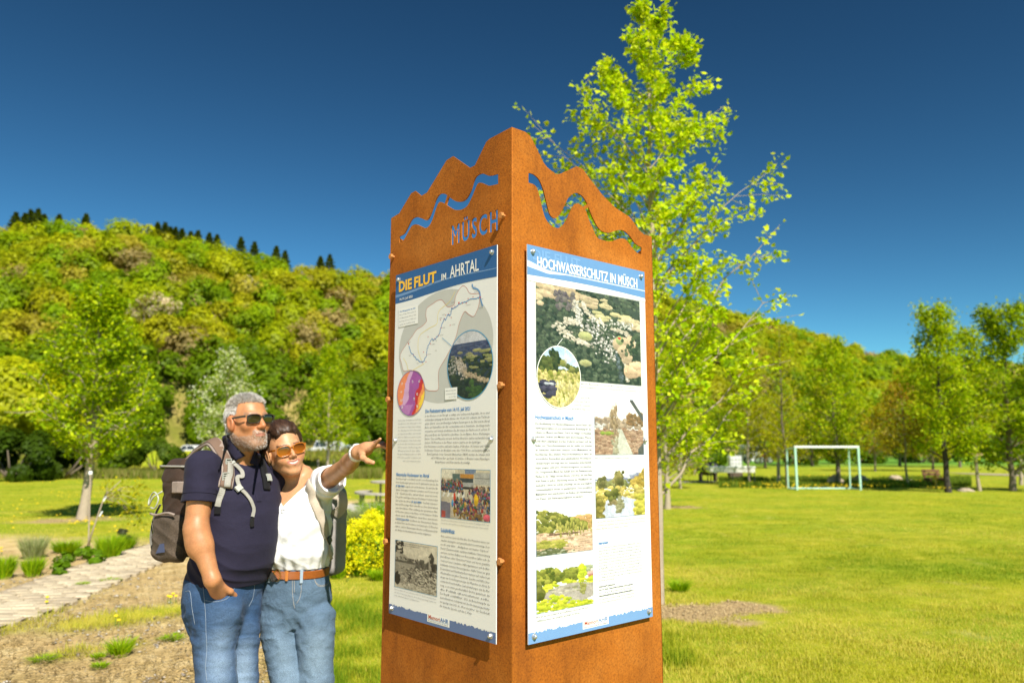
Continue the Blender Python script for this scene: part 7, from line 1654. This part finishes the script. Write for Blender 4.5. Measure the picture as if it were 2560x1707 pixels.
# man's rucksack
pk = empty('backpack', m2w(0, -.30, 1.06).tolist()); tag(pk, 'brown hiking backpack with grey straps, worn by the man in navy polo', 'backpack')
plean = np.array([.03, 0, 0])
def b2(P): return (P - (mo + plean).astype(np.float32)) @ BM.astype(np.float32)
def pack(P):
    q = b2(P); d = rbox(q, (0, -.265, 1.275), (.125, .095, .185), .07)
    d = smin(d, rbox(q, (0, -.270, 1.445), (.122, .090, .065), .055), .06)
    d = smin(d, rbox(q, (0, -.355, 1.24), (.090, .045, .13), .04), .03); d = d + .003 * np.exp(-((q[:, 2] - 1.405) / .006) ** 2)
    return d + fold(P, 1.6, 3.) 
V, F = polygonise(pack, (-1.78, 3.15, 1.03), (-1.15, 3.80, 1.56), .0042, 4); V = smooth_mesh(V, F, 1, .4)
mobj('sack', V, F, BROWN_F, pk, None, True); pk_b = bvh_of(V, F)
def pocket(P):
    q = b2(P); d = rbox(q, (.105, -.275, 1.18), (.045, .092, .105), .04); return np.maximum(d, q[:, 2] - (1.275 + .0 * q[:, 1])) + fold(P, 1.3, 1.)
V, F = polygonise(pocket, (-1.78, 3.1, 1.04), (-1.15, 3.75, 1.32), .0042, 4); mobj('mesh_pocket', V, F, MESHF, pk, None, True)
def bw(x, y, z): return mo + plean + BM @ np.array([x, y, z])
tubes_obj('pocket_trim', [[bw(.151, -.19 - .17 * t, 1.278 + .006 * math.sin(6 * t)) for t in np.linspace(0, 1, 12)]], .005, TAUPE, pk)
tubes_obj('lid_zip', [[bw(.128 - .02 * abs(t - .5), -.19 - .17 * t, 1.475) for t in np.linspace(0, 1, 10)]], .005, GREY_WEB, pk)
tubes_obj('cord', [catmull([bw(.14, -.30, 1.37), bw(.155, -.34, 1.345), bw(.15, -.375, 1.31), bw(.14, -.39, 1.335), bw(.145, -.35, 1.365), bw(.15, -.31, 1.34), bw(.15, -.33, 1.30), bw(.145, -.37, 1.30)], 6)], .0035, plain('pale_cord', (.42, .44, .36), .7), pk)
b = MB(); b.ribbon(catmull([bw(.10, -.372, 1.31), bw(.11, -.395, 1.25), bw(.115, -.40, 1.17), bw(.11, -.39, 1.115)], 5), [BM @ np.array([.5, -1, 0])] * 16, .02, .002); b.build('hanging_strap', GREY_WEB, pk)
b = MB(); b.ribbon([bw(.130, -.165, 1.39), bw(.136, -.20, 1.39), bw(.133, -.24, 1.388)], [BM @ np.array([1, 0, 0])] * 3, .048, .003); b.build('side_patch', TAUPE, pk)
# blue and pale tear of the mesh pocket's logo patch
b = MB(); b.add([bw(.1535, -.235, 1.125), bw(.1535, -.30, 1.115), bw(.1535, -.275, 1.155), bw(.1535, -.245, 1.160)], [(0, 1, 2, 3)]); b.build('patch', plain('blue_patch', (.06, .08, .17), .6), pk)
def strap_path(pxs, bvh, off=.004):
    cp = np.array([0, 0, CAMH]); out_, nn = [], []
    for a_, b_ in pxs:
        q = at(a_, b_, 3.1); dr = q - cp; dr /= np.linalg.norm(dr); hit = bvh.ray_cast(Vector(cp), Vector(dr), 6)
        if hit[0] is not None: out_.append(np.array(hit[0])); nn.append(np.array(hit[1]) * (1 if np.array(hit[1]) @ dr < 0 else -1))
    Q = catmull(out_, 5); Q, Nn = snap(bvh, Q, off); return Q, Nn
Q1, N1 = strap_path([(562, 1220), (567, 1190), (564, 1160), (557, 1134), (549, 1120)], polo_b, .003)
top_ = at(538, 1109, 3.19); bk_ = [top_, at(516, 1112, 3.25), at(492, 1130, 3.31), at(470, 1162, 3.36), bw(.085, -.175, 1.36)]
Q1 = Q1[::-1]; N1 = N1[::-1]
Q1b = catmull(bk_[::-1] + [Q1[0]], 5)[:-1] + Q1; nn = [np.array([-.55, -.2, .8])] * (len(Q1b) - len(Q1)); nn[-5:] = [np.array([-.1, -.25, .95])] * 5; N1b = nn + list(N1)
for _ in range(4): N1b = [N1b[max(i - 1, 0)] + N1b[i] + N1b[min(i + 1, len(N1b) - 1)] for i in range(len(N1b))]; N1b = [n_ / np.linalg.norm(n_) for n_ in N1b]
b = MB(); b.ribbon(Q1b, N1b, .062, .010); b.build('shoulder_strap', TAUPE, pk, True)
b = MB(); b.ribbon([q + n_ * .0118 for q, n_ in zip(Q1b, N1b)], N1b, .046, .002); b.build('strap_padding', plain('brown_padding', (.16, .10, .07), .85), pk, True)
b = MB(); b.ribbon([q + n_ * .0150 + np.cross(n_, [0, 0, 1]) * -.006 for q, n_ in zip(Q1, N1)], N1, .026, .002); b.build('strap_webbing', GREY_WEB, pk, True)
for (a_, b_), s_ in (((565, 1160), .028), ((561, 1192), .034)):
    Qb, Nb = strap_path([(a_, b_ - 6), (a_ - 1, b_ + 6)], polo_b, .016); bb = MB()
    for dz_ in (-.014, -.005, .004, .013): c0 = (Qb[0] + Qb[-1]) / 2 + np.array([0, 0, dz_]); t_ = np.cross(Nb[0], [0, 0, 1]); t_ /= np.linalg.norm(t_); bb.tube([c0 - t_ * s_ / 2, c0 + t_ * s_ / 2], .0032, 6)
    for sg in (-1, 1): bb.tube([(Qb[0] + Qb[-1]) / 2 + t_ * sg * s_ / 2 + np.array([0, 0, k_]) for k_ in (-.016, .016)], .003, 6)
    bb.build('buckle', GREY_P, pk)
Q2, N2 = strap_path([(557, 1210), (553, 1232), (548, 1252), (545, 1265)], polo_b, .006); b = MB(); b.ribbon(Q2, N2, .024, .002); b.build('lower_webbing', GREY_WEB, pk)
Q2, N2 = strap_path([(546, 1266), (545, 1284)], polo_b, .007); b = MB(); b.ribbon(Q2, N2, .026, .002); b.build('lower_webbing_tail', BLACK_C, pk)
# sternum strap hanging loose
Q3, N3 = strap_path([(575, 1158), (590, 1166), (603, 1180), (604, 1192), (594, 1194), (592, 1204), (600, 1222)], polo_b, .009); b = MB(); b.ribbon(Q3, N3, .017, .002); b.build('chest_strap', GREY_WEB, pk)
Q3, N3 = strap_path([(600, 1224), (612, 1234), (624, 1250), (632, 1272), (629, 1292)], polo_b, .008); b = MB(); b.ribbon(Q3, N3, .015, .002); b.build('chest_strap', GREY_WEB, pk)
Q3, N3 = strap_path([(629, 1294), (628, 1306), (629, 1316)], polo_b, .006); b = MB(); b.ribbon(Q3, N3, .018, .003); b.build('strap_end', BLACK_P, pk)
Q3, N3 = strap_path([(590, 1216), (600, 1228)], polo_b, .009); b = MB(); b.ribbon(Q3, N3, .030, .008); b.build('clip', GREY_P, pk); Q3, N3 = strap_path([(577, 1158), (583, 1163)], polo_b, .009); b = MB(); b.ribbon(Q3, N3, .022, .007); b.build('clip', GREY_P, pk)
# far shoulder strap with its adjuster, beside the woman's neck
Q4, N4 = strap_path([(640, 1128), (650, 1150), (657, 1175), (662, 1200), (666, 1225)], polo_b, .004); b = MB(); b.ribbon(Q4, N4, .036, .006); b.build('shoulder_strap', BLACK_C, pk, True)
Q4, N4 = strap_path([(664, 1190), (668, 1205)], polo_b, .014); b = MB(); b.ribbon(Q4, N4, .024, .006); b.build('buckle', GREY_P, pk)
b = MB(); b.box(bw(.045, -.10, 1.520) + np.array([.03, 0, .0]), (.05, .03, .014), bev=.004); b.build('load_lifter', BLACK_P, pk)

# ================================================================== the woman
PSW = R(-14); BW = frame(PSW); wo_ = np.array([-.945, 3.43, 0.0])
def n2w(x, y, z): return wo_ + BW @ np.array([x, y, z])
woman = empty('person', wo_.tolist()); tag(woman, 'smiling dark-haired woman in white T-shirt and light jeans, pointing past the pillar', 'person')
WS = [(.98, 0, 0, .138, .105), (1.04, 0, .0, .136, .105), (1.10, 0, .008, .145, .118), (1.18, 0, .012, .148, .122), (1.26, 0, .014, .150, .122), (1.32, 0, .008, .150, .112), (1.38, 0, -.008, .135, .09), (1.42, 0, -.02, .10, .07), (1.47, 0, -.025, .055, .055)]
wsL = at(812, 1203, 3.37); weL = at(868, 1163, 3.155); wwL = at(894, 1131, 2.955); wkL = at(938, 1112, 2.910)
wsR = n2w(.150, -.01, 1.38); weR = np.array([-1.30, 3.52, 1.24]); wwR = np.array([-1.36, 3.50, 1.06])
whR, wkR_, waR = at(694, 1545, 3.42), at(722, 1712, 3.36), np.array([-.985, 3.45, .09]); whL, wkL_, waL = at(788, 1545, 3.40), at(789, 1712, 3.36), np.array([-.86, 3.42, .09])
HW = frame(R(34), R(4), R(-13)); wh = at(711, 1126, 3.36); WSC = .925
def hw2w(q): return wh + HW @ (np.asarray(q, float) * WSC)
def w2hw(P): return ((P - wh.astype(np.float32)) @ HW.astype(np.float32)) / WSC
def lq(P): return (P - wo_.astype(np.float32)) @ BW.astype(np.float32)
def woman_body(P):
    d = head_sdf(w2hw(P), True) * WSC
    d = smin(d, rc(P, hw2w((0, -.022, -.055)), n2w(0, -.028, 1.39), .048, .054), .03)
    q = lq(P); d = smin(d, loft(q, [(z, x, y, a_ - .02, b_ - .02) for z, x, y, a_, b_ in WS]), .04)
    d = smin(d, rc(P, n2w(-.03, -.025, 1.395), wsL, .038, .042), .04); d = smin(d, rc(P, n2w(.03, -.025, 1.395), wsR, .038, .042), .04)
    d = smin(d, rc(P, n2w(-.02, .045, 1.372), n2w(-.12, .028, 1.402), .012, .010), .02); d = smin(d, rc(P, n2w(.02, .045, 1.372), n2w(.12, .028, 1.402), .012, .010), .02)
    d = smin(d, rc(P, wsL, weL, .044, .0335), .03); d = smin(d, rc(P, weL, weL + (wwL - weL) * .3, .0335, .0335), .015); d = smin(d, rc(P, weL + (wwL - weL) * .25, wwL, .0335, .0225), .015)
    d = smin(d, rc(P, wsR, weR, .045, .035), .03); d = smin(d, rc(P, weR, wwR, .034, .024), .02)
    sd = np.array([.12, -.85, -.25]); up_ = np.array([-.35, -.25, 1.0])
    d = smin(d, rc(P, wwL, wwL + (wkL - wwL) * .4, .0225, .021), .015)
    d = add_fingers(d, P, wwL + (wkL - wwL) * .12, wkL, sd, up_, [(-.35, .02, .02), (.30, .50, .3), (.5, .65, .4), (.65, .8, .4)], .0070, .003, (.072, .076, .070, .056), thumb=[(.55, .85, -.25), (.75, .5, -.45), (.85, .2, -.5)])
    for h_, k_, a_ in ((whR, wkR_, waR), (whL, wkL_, waL)): d = smin(smin(d, rc(P, h_, k_, .065, .048), .03), rc(P, k_, a_, .048, .035), .02)
    return d
V, F = polygonise(woman_body, (-1.45, 2.78, .06), (-.40, 3.72, 1.70), .0032, 4); V = smooth_mesh(V, F, 1, .35)
Q = w2hw(V.astype(np.float32)).astype(float); C = np.tile(np.array([.54, .285, .150]), (len(V), 1))
inh = (np.abs(Q[:, 0]) < .1) & (np.abs(Q[:, 1]) < .14) & (Q[:, 2] > -.135) & (Q[:, 2] < .14)
redm = np.exp(-((np.hypot(np.abs(Q[:, 0]) - .04, Q[:, 2] + .03)) / .026) ** 2) * inh * (Q[:, 1] > .03); C = C * (1 - redm[:, None] * np.array([.0, .18, .2]))
mz_ = -.0625 + 8 * np.abs(Q[:, 0]) ** 2 + .06 * np.abs(Q[:, 0])
lip = inh & (Q[:, 1] > .088) & (np.abs(Q[:, 0]) < .029) & (np.abs(Q[:, 2] - mz_) < .0125 - .22 * np.abs(Q[:, 0])); C[lip] = (.44, .17, .13)
teeth = lip & (np.abs(Q[:, 2] - mz_) < .0034 - .06 * np.abs(Q[:, 0])) & (np.abs(Q[:, 0]) < .019) & (Q[:, 1] < .1045); C[teeth] = (.66, .62, .56)
brow = inh & (np.abs(Q[:, 2] - .024) < .0035) & (np.abs(np.abs(Q[:, 0]) - .034) < .020) & (Q[:, 1] > .06); C[brow] = (.16, .09, .06)
mobj('body', V, F, SKIN, woman, C, True)
WL_M = lens_mat('amber_lens', (.018, .010, .006), (.42, .13, .012)); WF_M = colmat('tortoise_frame', .25) if False else plain('tortoise_frame', (.40, .13, .012), .25, .75, 90, .02)
glasses(woman, hw2w, WF_M, WL_M, .062, .046, .1070, -.003, .0035, square=2.8)
# hair: swept back volume with strands
def whair(P):
    q = w2hw(P); d = el(q, (0, -.020, .048), (.090, .110, .101)); d = smin(d, el(q, (.004, -.085, -.035), (.070, .058, .080)), .04); d = smin(d, el(q, (.03, -.075, -.11), (.045, .04, .05)), .03); d = smin(d, el(q, (.056, -.045, .0), (.046, .055, .085)), .03)
    fc = q[:, 1] - (.078 - .62 * np.clip(.085 - q[:, 2], 0, .2) + .15 * np.clip(q[:, 2] - .085, 0, .1)) + .0 * q[:, 0] ** 2
    side = np.where(np.abs(q[:, 0]) > .05, q[:, 1] - (.020 + .28 * (q[:, 2] - .02)), -1.)
    d = smax(d, np.maximum(fc, side), .012); d = smax(d, -el(np.abs(q) * np.array([1, 0, 0], np.float32) + q * np.array([0, 1, 1], np.float32), (.082, -.004, -.012), (.03, .020, .030)), .008)
    return (d + .0022 * np.sin(130 * q[:, 0] + 30 * q[:, 2] + 4 * np.sin(25 * q[:, 1])) + .0016 * np.sin(210 * q[:, 0] - 40 * q[:, 1])) * WSC
V, F = polygonise(whair, wh - .19, wh + .17, .0034, 4); V = smooth_mesh(V, F, 1, .4); NV = surf_normals(V, F); Q = w2hw(V.astype(np.float32)).astype(float)
t = fbm(Q[:, 0] * 1, Q[:, 1] * .2 + Q[:, 2] * .3, 120, 4)[:, None]; hb = np.array([.020, .011, .008]) * (1 - t) + np.array([.075, .036, .020]) * t
wh_o = mobj('hair', V, F, HAIRM, woman, hb, True)
k = r3.choice(len(V), 11000); q = Q[k]; back = np.stack([.12 * np.sign(q[:, 0]) * (q[:, 1] > 0), -1 + 0 * q[:, 0], .55 * (q[:, 1] > .03) - .75 * (q[:, 1] < -.03)], 1)
dirs = (HW @ back.T).T; dirs -= NV[k] * (dirs * NV[k]).sum(1)[:, None] * .9; dirs += r3.normal(0, .07, dirs.shape) + NV[k] * .01; dirs /= np.linalg.norm(dirs, axis=1)[:, None]
t = r3.random((len(k), 1)) ** 1.6; cc = np.array([.018, .010, .007]) * (1 - t) + np.array([.13, .062, .034]) * t
def hug(p, f_, it=1, off=.0012):
    for _ in range(it):
        e_ = .002; d0 = f_(p.astype(np.float32)); g_ = np.stack([f_((p + np.eye(3)[k_] * e_).astype(np.float32)) - d0 for k_ in range(3)], 1) / e_
        p = p - g_ * ((d0 - off) / (np.linalg.norm(g_, axis=1) + 1e-6) ** 2)[:, None]
    return p
strands('hair_strands', V[k] - NV[k] * .001, dirs, .03 + .03 * r3.random(len(k)), np.full(len(k), .0018), cc, woman, HAIRM, 4, .05, .05, NV[k], hugf=lambda p_: hug(p_, whair))
for dz_, r_ in ((-.046, .0042), (-.060, .0036)):
    c0 = hw2w((.083, -.004, dz_)); tubes_obj('earring', [[c0 + np.array([r_ * math.cos(a_), .002 * math.sin(a_), r_ * math.sin(a_)]) for a_ in np.linspace(0, 6.28, 14)]], .0011, GOLD, woman)
# T-shirt with V neck
axL = (weL - wsL) / np.linalg.norm(weL - wsL); whem = wsL + (weL - wsL) * .36
def tshirt(P):
    q = lq(P); S2 = [(z, x, y, a_ + .008, b_ + .010) for z, x, y, a_, b_ in WS]
    d = loft(q, S2[1:])
    d = smin(d, rc(P, n2w(-.035, -.025, 1.40), wsL, .046, .058), .04); d = smin(d, rc(P, n2w(.035, -.025, 1.40), wsR, .046, .056), .04)
    t = (P - whem.astype(np.float32)) @ axL.astype(np.float32)
    sl = np.maximum(rc(P, wsL + np.array([0, 0, -.01]), whem + axL * .05 + np.array([0, 0, -.014]), .058, .064), t); sl = smax(sl, -np.maximum(rc(P, wsL + np.array([0, 0, -.01]), whem + axL * .1 + np.array([0, 0, -.014]), .048, .0545), -(t + .05)), .002)
    d = np.minimum(smin(d, np.maximum(rc(P, wsL + np.array([0, 0, -.01]), whem + np.array([0, 0, -.014]), .062, .070), t + .06), .04), sl)
    d = smin(d, rc(P, wsR, wsR + (weR - wsR) * .4, .056, .06), .03)
    d = smin(d, el(P, n2w(.062, .085, 1.215), (.058, .045, .058)), .04); d = smin(d, el(P, n2w(-.062, .085, 1.215), (.058, .045, .058)), .04)
    zz = P[:, 2]; blouse = np.exp(-((zz - 1.105) / .035) ** 2); d = d - .009 * blouse
    x_ = q[:, 0]; rad = np.arctan2(x_, q[:, 1] + .05)
    d = d + fold(P, .9, 5.) + .0042 * np.sin(26 * rad + 3 * np.sin(16 * zz)) * np.exp(-((zz - 1.07) / .06) ** 2)
    dg = x_ + .9 * (zz - 1.12); d = d + .0035 * np.sin(95 * (zz * .9 + x_ * .75) + 2 * np.sin(14 * x_)) * np.exp(-(dg / .09) ** 2) * (zz < 1.28)
    # neckline: a V cut at the front, open round the neck
    vx = np.abs(x_) - np.clip((zz - 1.298) * .80, 0, .098); vcut = np.maximum(np.maximum(vx, 1.298 - zz), .0 - q[:, 1])
    d = smax(d, -np.minimum(vcut, rc(P, n2w(0, -.02, 1.42), n2w(0, -.01, 1.50), .070, .09)), .006)
    d = np.maximum(d, 1.045 - zz)
    return d
V, F = polygonise(tshirt, (-1.40, 3.05, 1.02), (-.56, 3.68, 1.52), .0036, 4); V = smooth_mesh(V, F, 1, .35); mobj('tshirt', V, F, WHITE_T, woman, None, True); ts_b = bvh_of(V, F)
# jeans, belt
def wjeans(P):
    q = lq(P); d = loft(q, [(.80, 0, 0, .11, .085), (.85, 0, -.01, .150, .110), (.90, 0, -.012, .160, .122), (.97, 0, -.006, .156, .120), (1.03, 0, 0, .140, .112), (1.065, 0, 0, .137, .110)], 2.3)
    dl = smin(rc(P, whR, wkR_, .085, .066), rc(P, wkR_, waR, .072, .062), .03); dr = smin(rc(P, whL, wkL_, .086, .066), rc(P, wkL_, waL, .070, .062), .03)
    d = smin(smin(d, dl, .02), dr, .005)
    x, y, z = P[:, 0], P[:, 1], P[:, 2]
    cr = 1 - np.abs(2 * fbm(x * 8 + z * 6 + 7, z * 13 - x * 5 + y * 4 + 30, 1.0, 15, 3) - 1) * 1.6
    d = d - (cr - .55) * (.0035 + .006 * np.exp(-((z - .80) / .10) ** 2) + .008 * np.exp(-((z - .50) / .12) ** 2))
    return np.maximum(d, .06 - z)
V, F = polygonise(wjeans, (-1.20, 3.18, .05), (-.64, 3.66, 1.08), .0042, 4); V = smooth_mesh(V, F, 1, .35)
cc = jeans_col(V, .9, (.088, .142, .215), (.175, .245, .32), [(at(700, 1560, 3.28), at(722, 1740, 3.25), .08), (at(790, 1560, 3.28), at(790, 1740, 3.25), .08)])
mobj('jeans', V, F, DENIM, woman, cc, True); wj_b = bvh_of(V, F)
sms = [seam(s_, 3.3, wj_b) for s_ in ([(731, 1436), (731, 1470), (733, 1500), (737, 1520)], [(735, 1436), (736, 1465), (736, 1480)], [(752, 1440), (753, 1470), (750, 1492), (741, 1508)], [(786, 1440), (788, 1452), (797, 1461), (812, 1461), (826, 1450), (830, 1440)], [(786, 1444), (789, 1455), (797, 1464), (812, 1464), (827, 1453)], [(668, 1455), (676, 1452), (684, 1444)])]
[tubes_obj('seam', [s_], .0009, plain('tan_thread', (.42, .38, .33), .8), woman) for s_ in sms if len(s_) > 2]
def belt_ring(bvh, z, off):
    P, Nn = [], []
    for k in range(61):
        a_ = 2 * math.pi * k / 60; dr = BW @ np.array([math.sin(a_), math.cos(a_), 0]); o_ = n2w(0, 0, z) + dr * .35
        hit = bvh.ray_cast(Vector(o_), Vector(-dr), .4)
        P.append(np.array(hit[0]) + dr * off if hit[0] is not None else n2w(0, 0, z) + dr * .14); Nn.append(dr)
    return P, Nn
m, nt, out = nodes('braided_leather'); oc = coords(nt, 'Object')
wv = nt.nodes.new('ShaderNodeTexWave'); wv.wave_type = 'BANDS'; wv.bands_direction = 'DIAGONAL'; wv.inputs['Scale'].default_value = 75; wv.inputs['Distortion'].default_value = 1.5; nt.links.new(oc, wv.inputs[0])
c = mixc(nt, wv.outputs['Fac'], (.16, .035, .004), (.56, .17, .022)); bsdf(nt, out, c, .5, wv.outputs['Fac'], .8, .004); BRAID = m
belt = empty('belt', (0, 0, 0)); belt.parent = woman; belt.location = -np.array(woman.location)
def add_belt(name, P, Nn, w, t, mat):
    b = MB(); b.ribbon(P, Nn, w, t); me = bpy.data.meshes.new(name); me.from_pydata(b.V, [], b.F); me.update(); return obj(name, me, mat, belt)
P, Nn = belt_ring(wj_b, 1.024, .003); add_belt('strap', P, Nn, .034, .0035, BRAID)
bkp = seam([(725, 1424), (729, 1424)], 3.3, wj_b); bk = bkp[0]; bb = MB(); fr_ = BW @ np.array([0, 1, 0]); rt_ = BW @ np.array([1, 0, 0])
cc0 = n2w(.012, 0, 1.024); hit = wj_b.ray_cast(Vector(cc0 + fr_ * .4), Vector(-fr_), .6); cc0 = np.array(hit[0]) + fr_ * .007
bb.tube([cc0 + rt_ * (.016 * math.cos(a_)) + np.array([0, 0, .024 * math.sin(a_)]) * 1.0 for a_ in np.linspace(0, 6.2832, 20)], .0028, 6); me = bpy.data.meshes.new('buckle'); me.from_pydata(bb.V, [], bb.F); obj('buckle', me, GOLD, belt)
kp = cc0 - rt_ * .045; add_belt('keeper', [kp + np.array([0, 0, -.02]), kp + np.array([0, 0, .02])], [fr_, fr_], .012, .003, plain('tan_leather', (.55, .20, .04), .5))
tl = [n2w(.13, 0, 0) * 0 + p_ for p_ in P if True]
for az in (-42, 24, 58):
    a_ = R(az); dr = BW @ np.array([math.sin(a_), math.cos(a_), 0]); hit = wj_b.ray_cast(Vector(n2w(0, 0, 1.022) + dr * .35), Vector(-dr), .4); c0 = np.array(hit[0]) + dr * .0065
    b = MB(); b.ribbon([c0 + np.array([0, 0, z_]) for z_ in (-.028, -.022, .0, .022, .027)], [dr] * 5, .013, .002); b.build('belt_loop', plain('pale_denim', (.30, .38, .47), .9, .15, 300), woman)
# belt tail on her right hip
bt = seam([(668, 1424), (678, 1437), (688, 1450)], 3.25, wj_b, .012); b = MB(); 
if len(bt) > 3:
    b.ribbon(bt, [np.array([0, -1., .2])] * len(bt), .026, .006); b.build('belt_tail', plain('black_braid', (.012, .010, .008), .5, .4, 120, .8, .01), woman)
# watch, necklace
ww0 = wwL + (weL - wwL) * .06; axw = (wwL - weL) / np.linalg.norm(wwL - weL); bb = MB(); u_ = np.cross(axw, [0, 0, 1.]); u_ /= np.linalg.norm(u_); w_ = np.cross(u_, axw)
for o_ in (-.007, 0, .007): bb.tube([ww0 + axw * o_ + (u_ * math.cos(a_) + w_ * math.sin(a_)) * .0275 for a_ in np.linspace(0, 6.2832, 24)], .0046, 6)
bb.lathe([(.016, 0), (.016, .007), (.014, .009)], ww0 + w_ * .026, 14, w_); bb.build('wristwatch', WHITE_P, woman, True)
nk = strap_path([(700, 1228), (704, 1255), (708, 1272)], ts_b, .002)[0]; c0 = strap_path([(708, 1277), (708, 1278)], ts_b, .003)[0][0]
tubes_obj('pendant', [[c0 + np.array([.0065 * math.cos(a_), 0, .009 * math.sin(a_)]) for a_ in np.linspace(0, 6.2832, 18)]], .0011, alu if 'alu' in globals() else GREY_P, woman)
for an, ps in ((waR, PSW - .1), (waL, PSW + .15)):
    Fm = np.array([math.sin(ps), -math.cos(ps), 0])
    def shoe(P, an=an, Fm=Fm):
        d = rc(P, an + np.array([0, 0, -.048]), an + Fm * .14 + np.array([0, 0, -.052]), .042, .036); d = smin(d, rc(P, an + np.array([0, 0, .02]), an + np.array([0, 0, -.03]), .04, .04), .03); return np.maximum(d, -P[:, 2])
    V, F = polygonise(shoe, np.minimum(an, an + Fm * .14) - .08, np.maximum(an, an + Fm * .14) + .09, .005, 4); mobj('shoe', V, F, WHITE_P, woman, None, True)
# her backpack
wp = empty('backpack', n2w(-.02, -.2, 1.0).tolist()); tag(wp, 'beige canvas backpack on the back of the woman in white T-shirt', 'backpack')
def wpack(P):
    q = lq(P); d = rbox(q, (-.020, -.19, 1.18), (.112, .070, .20), .045); return d + fold(P, 1.2, 7.)
V, F = polygonise(wpack, (-1.2, 3.4, .94), (-.62, 3.82, 1.42), .0045, 4); mobj('sack', V, F, BEIGE_D, wp, None, True)
Q5, N5 = strap_path([(763, 1190), (772, 1215), (785, 1250), (800, 1290), (811, 1325), (815, 1340)], ts_b, .003)
b = MB(); b.ribbon(Q5, N5, .046, .006); b.build('shoulder_strap', BEIGE, wp, True)
Q6, N6 = strap_path([(814, 1338), (820, 1358), (824, 1380), (826, 1398)], ts_b, .004); b = MB(); b.ribbon(Q6, N6, .026, .003); b.build('lower_strap', BEIGE, wp, True)
Q6, N6 = strap_path([(816, 1342), (821, 1356)], ts_b, .009); b = MB(); b.ribbon(Q6, N6, .034, .005); b.build('buckle', BLACK_P, wp)
b = MB(); c0 = at(848, 1262, 3.52); b.ribbon(catmull([c0 + np.array([-.02, 0, .05]), c0 + np.array([.012, -.01, .035]), c0 + np.array([.015, -.01, -.01]), c0 + np.array([-.02, 0, -.045])], 5), [np.array([.6, -.8, .1])] * 16, .05, .004); b.build('side_loop', BEIGE, wp)
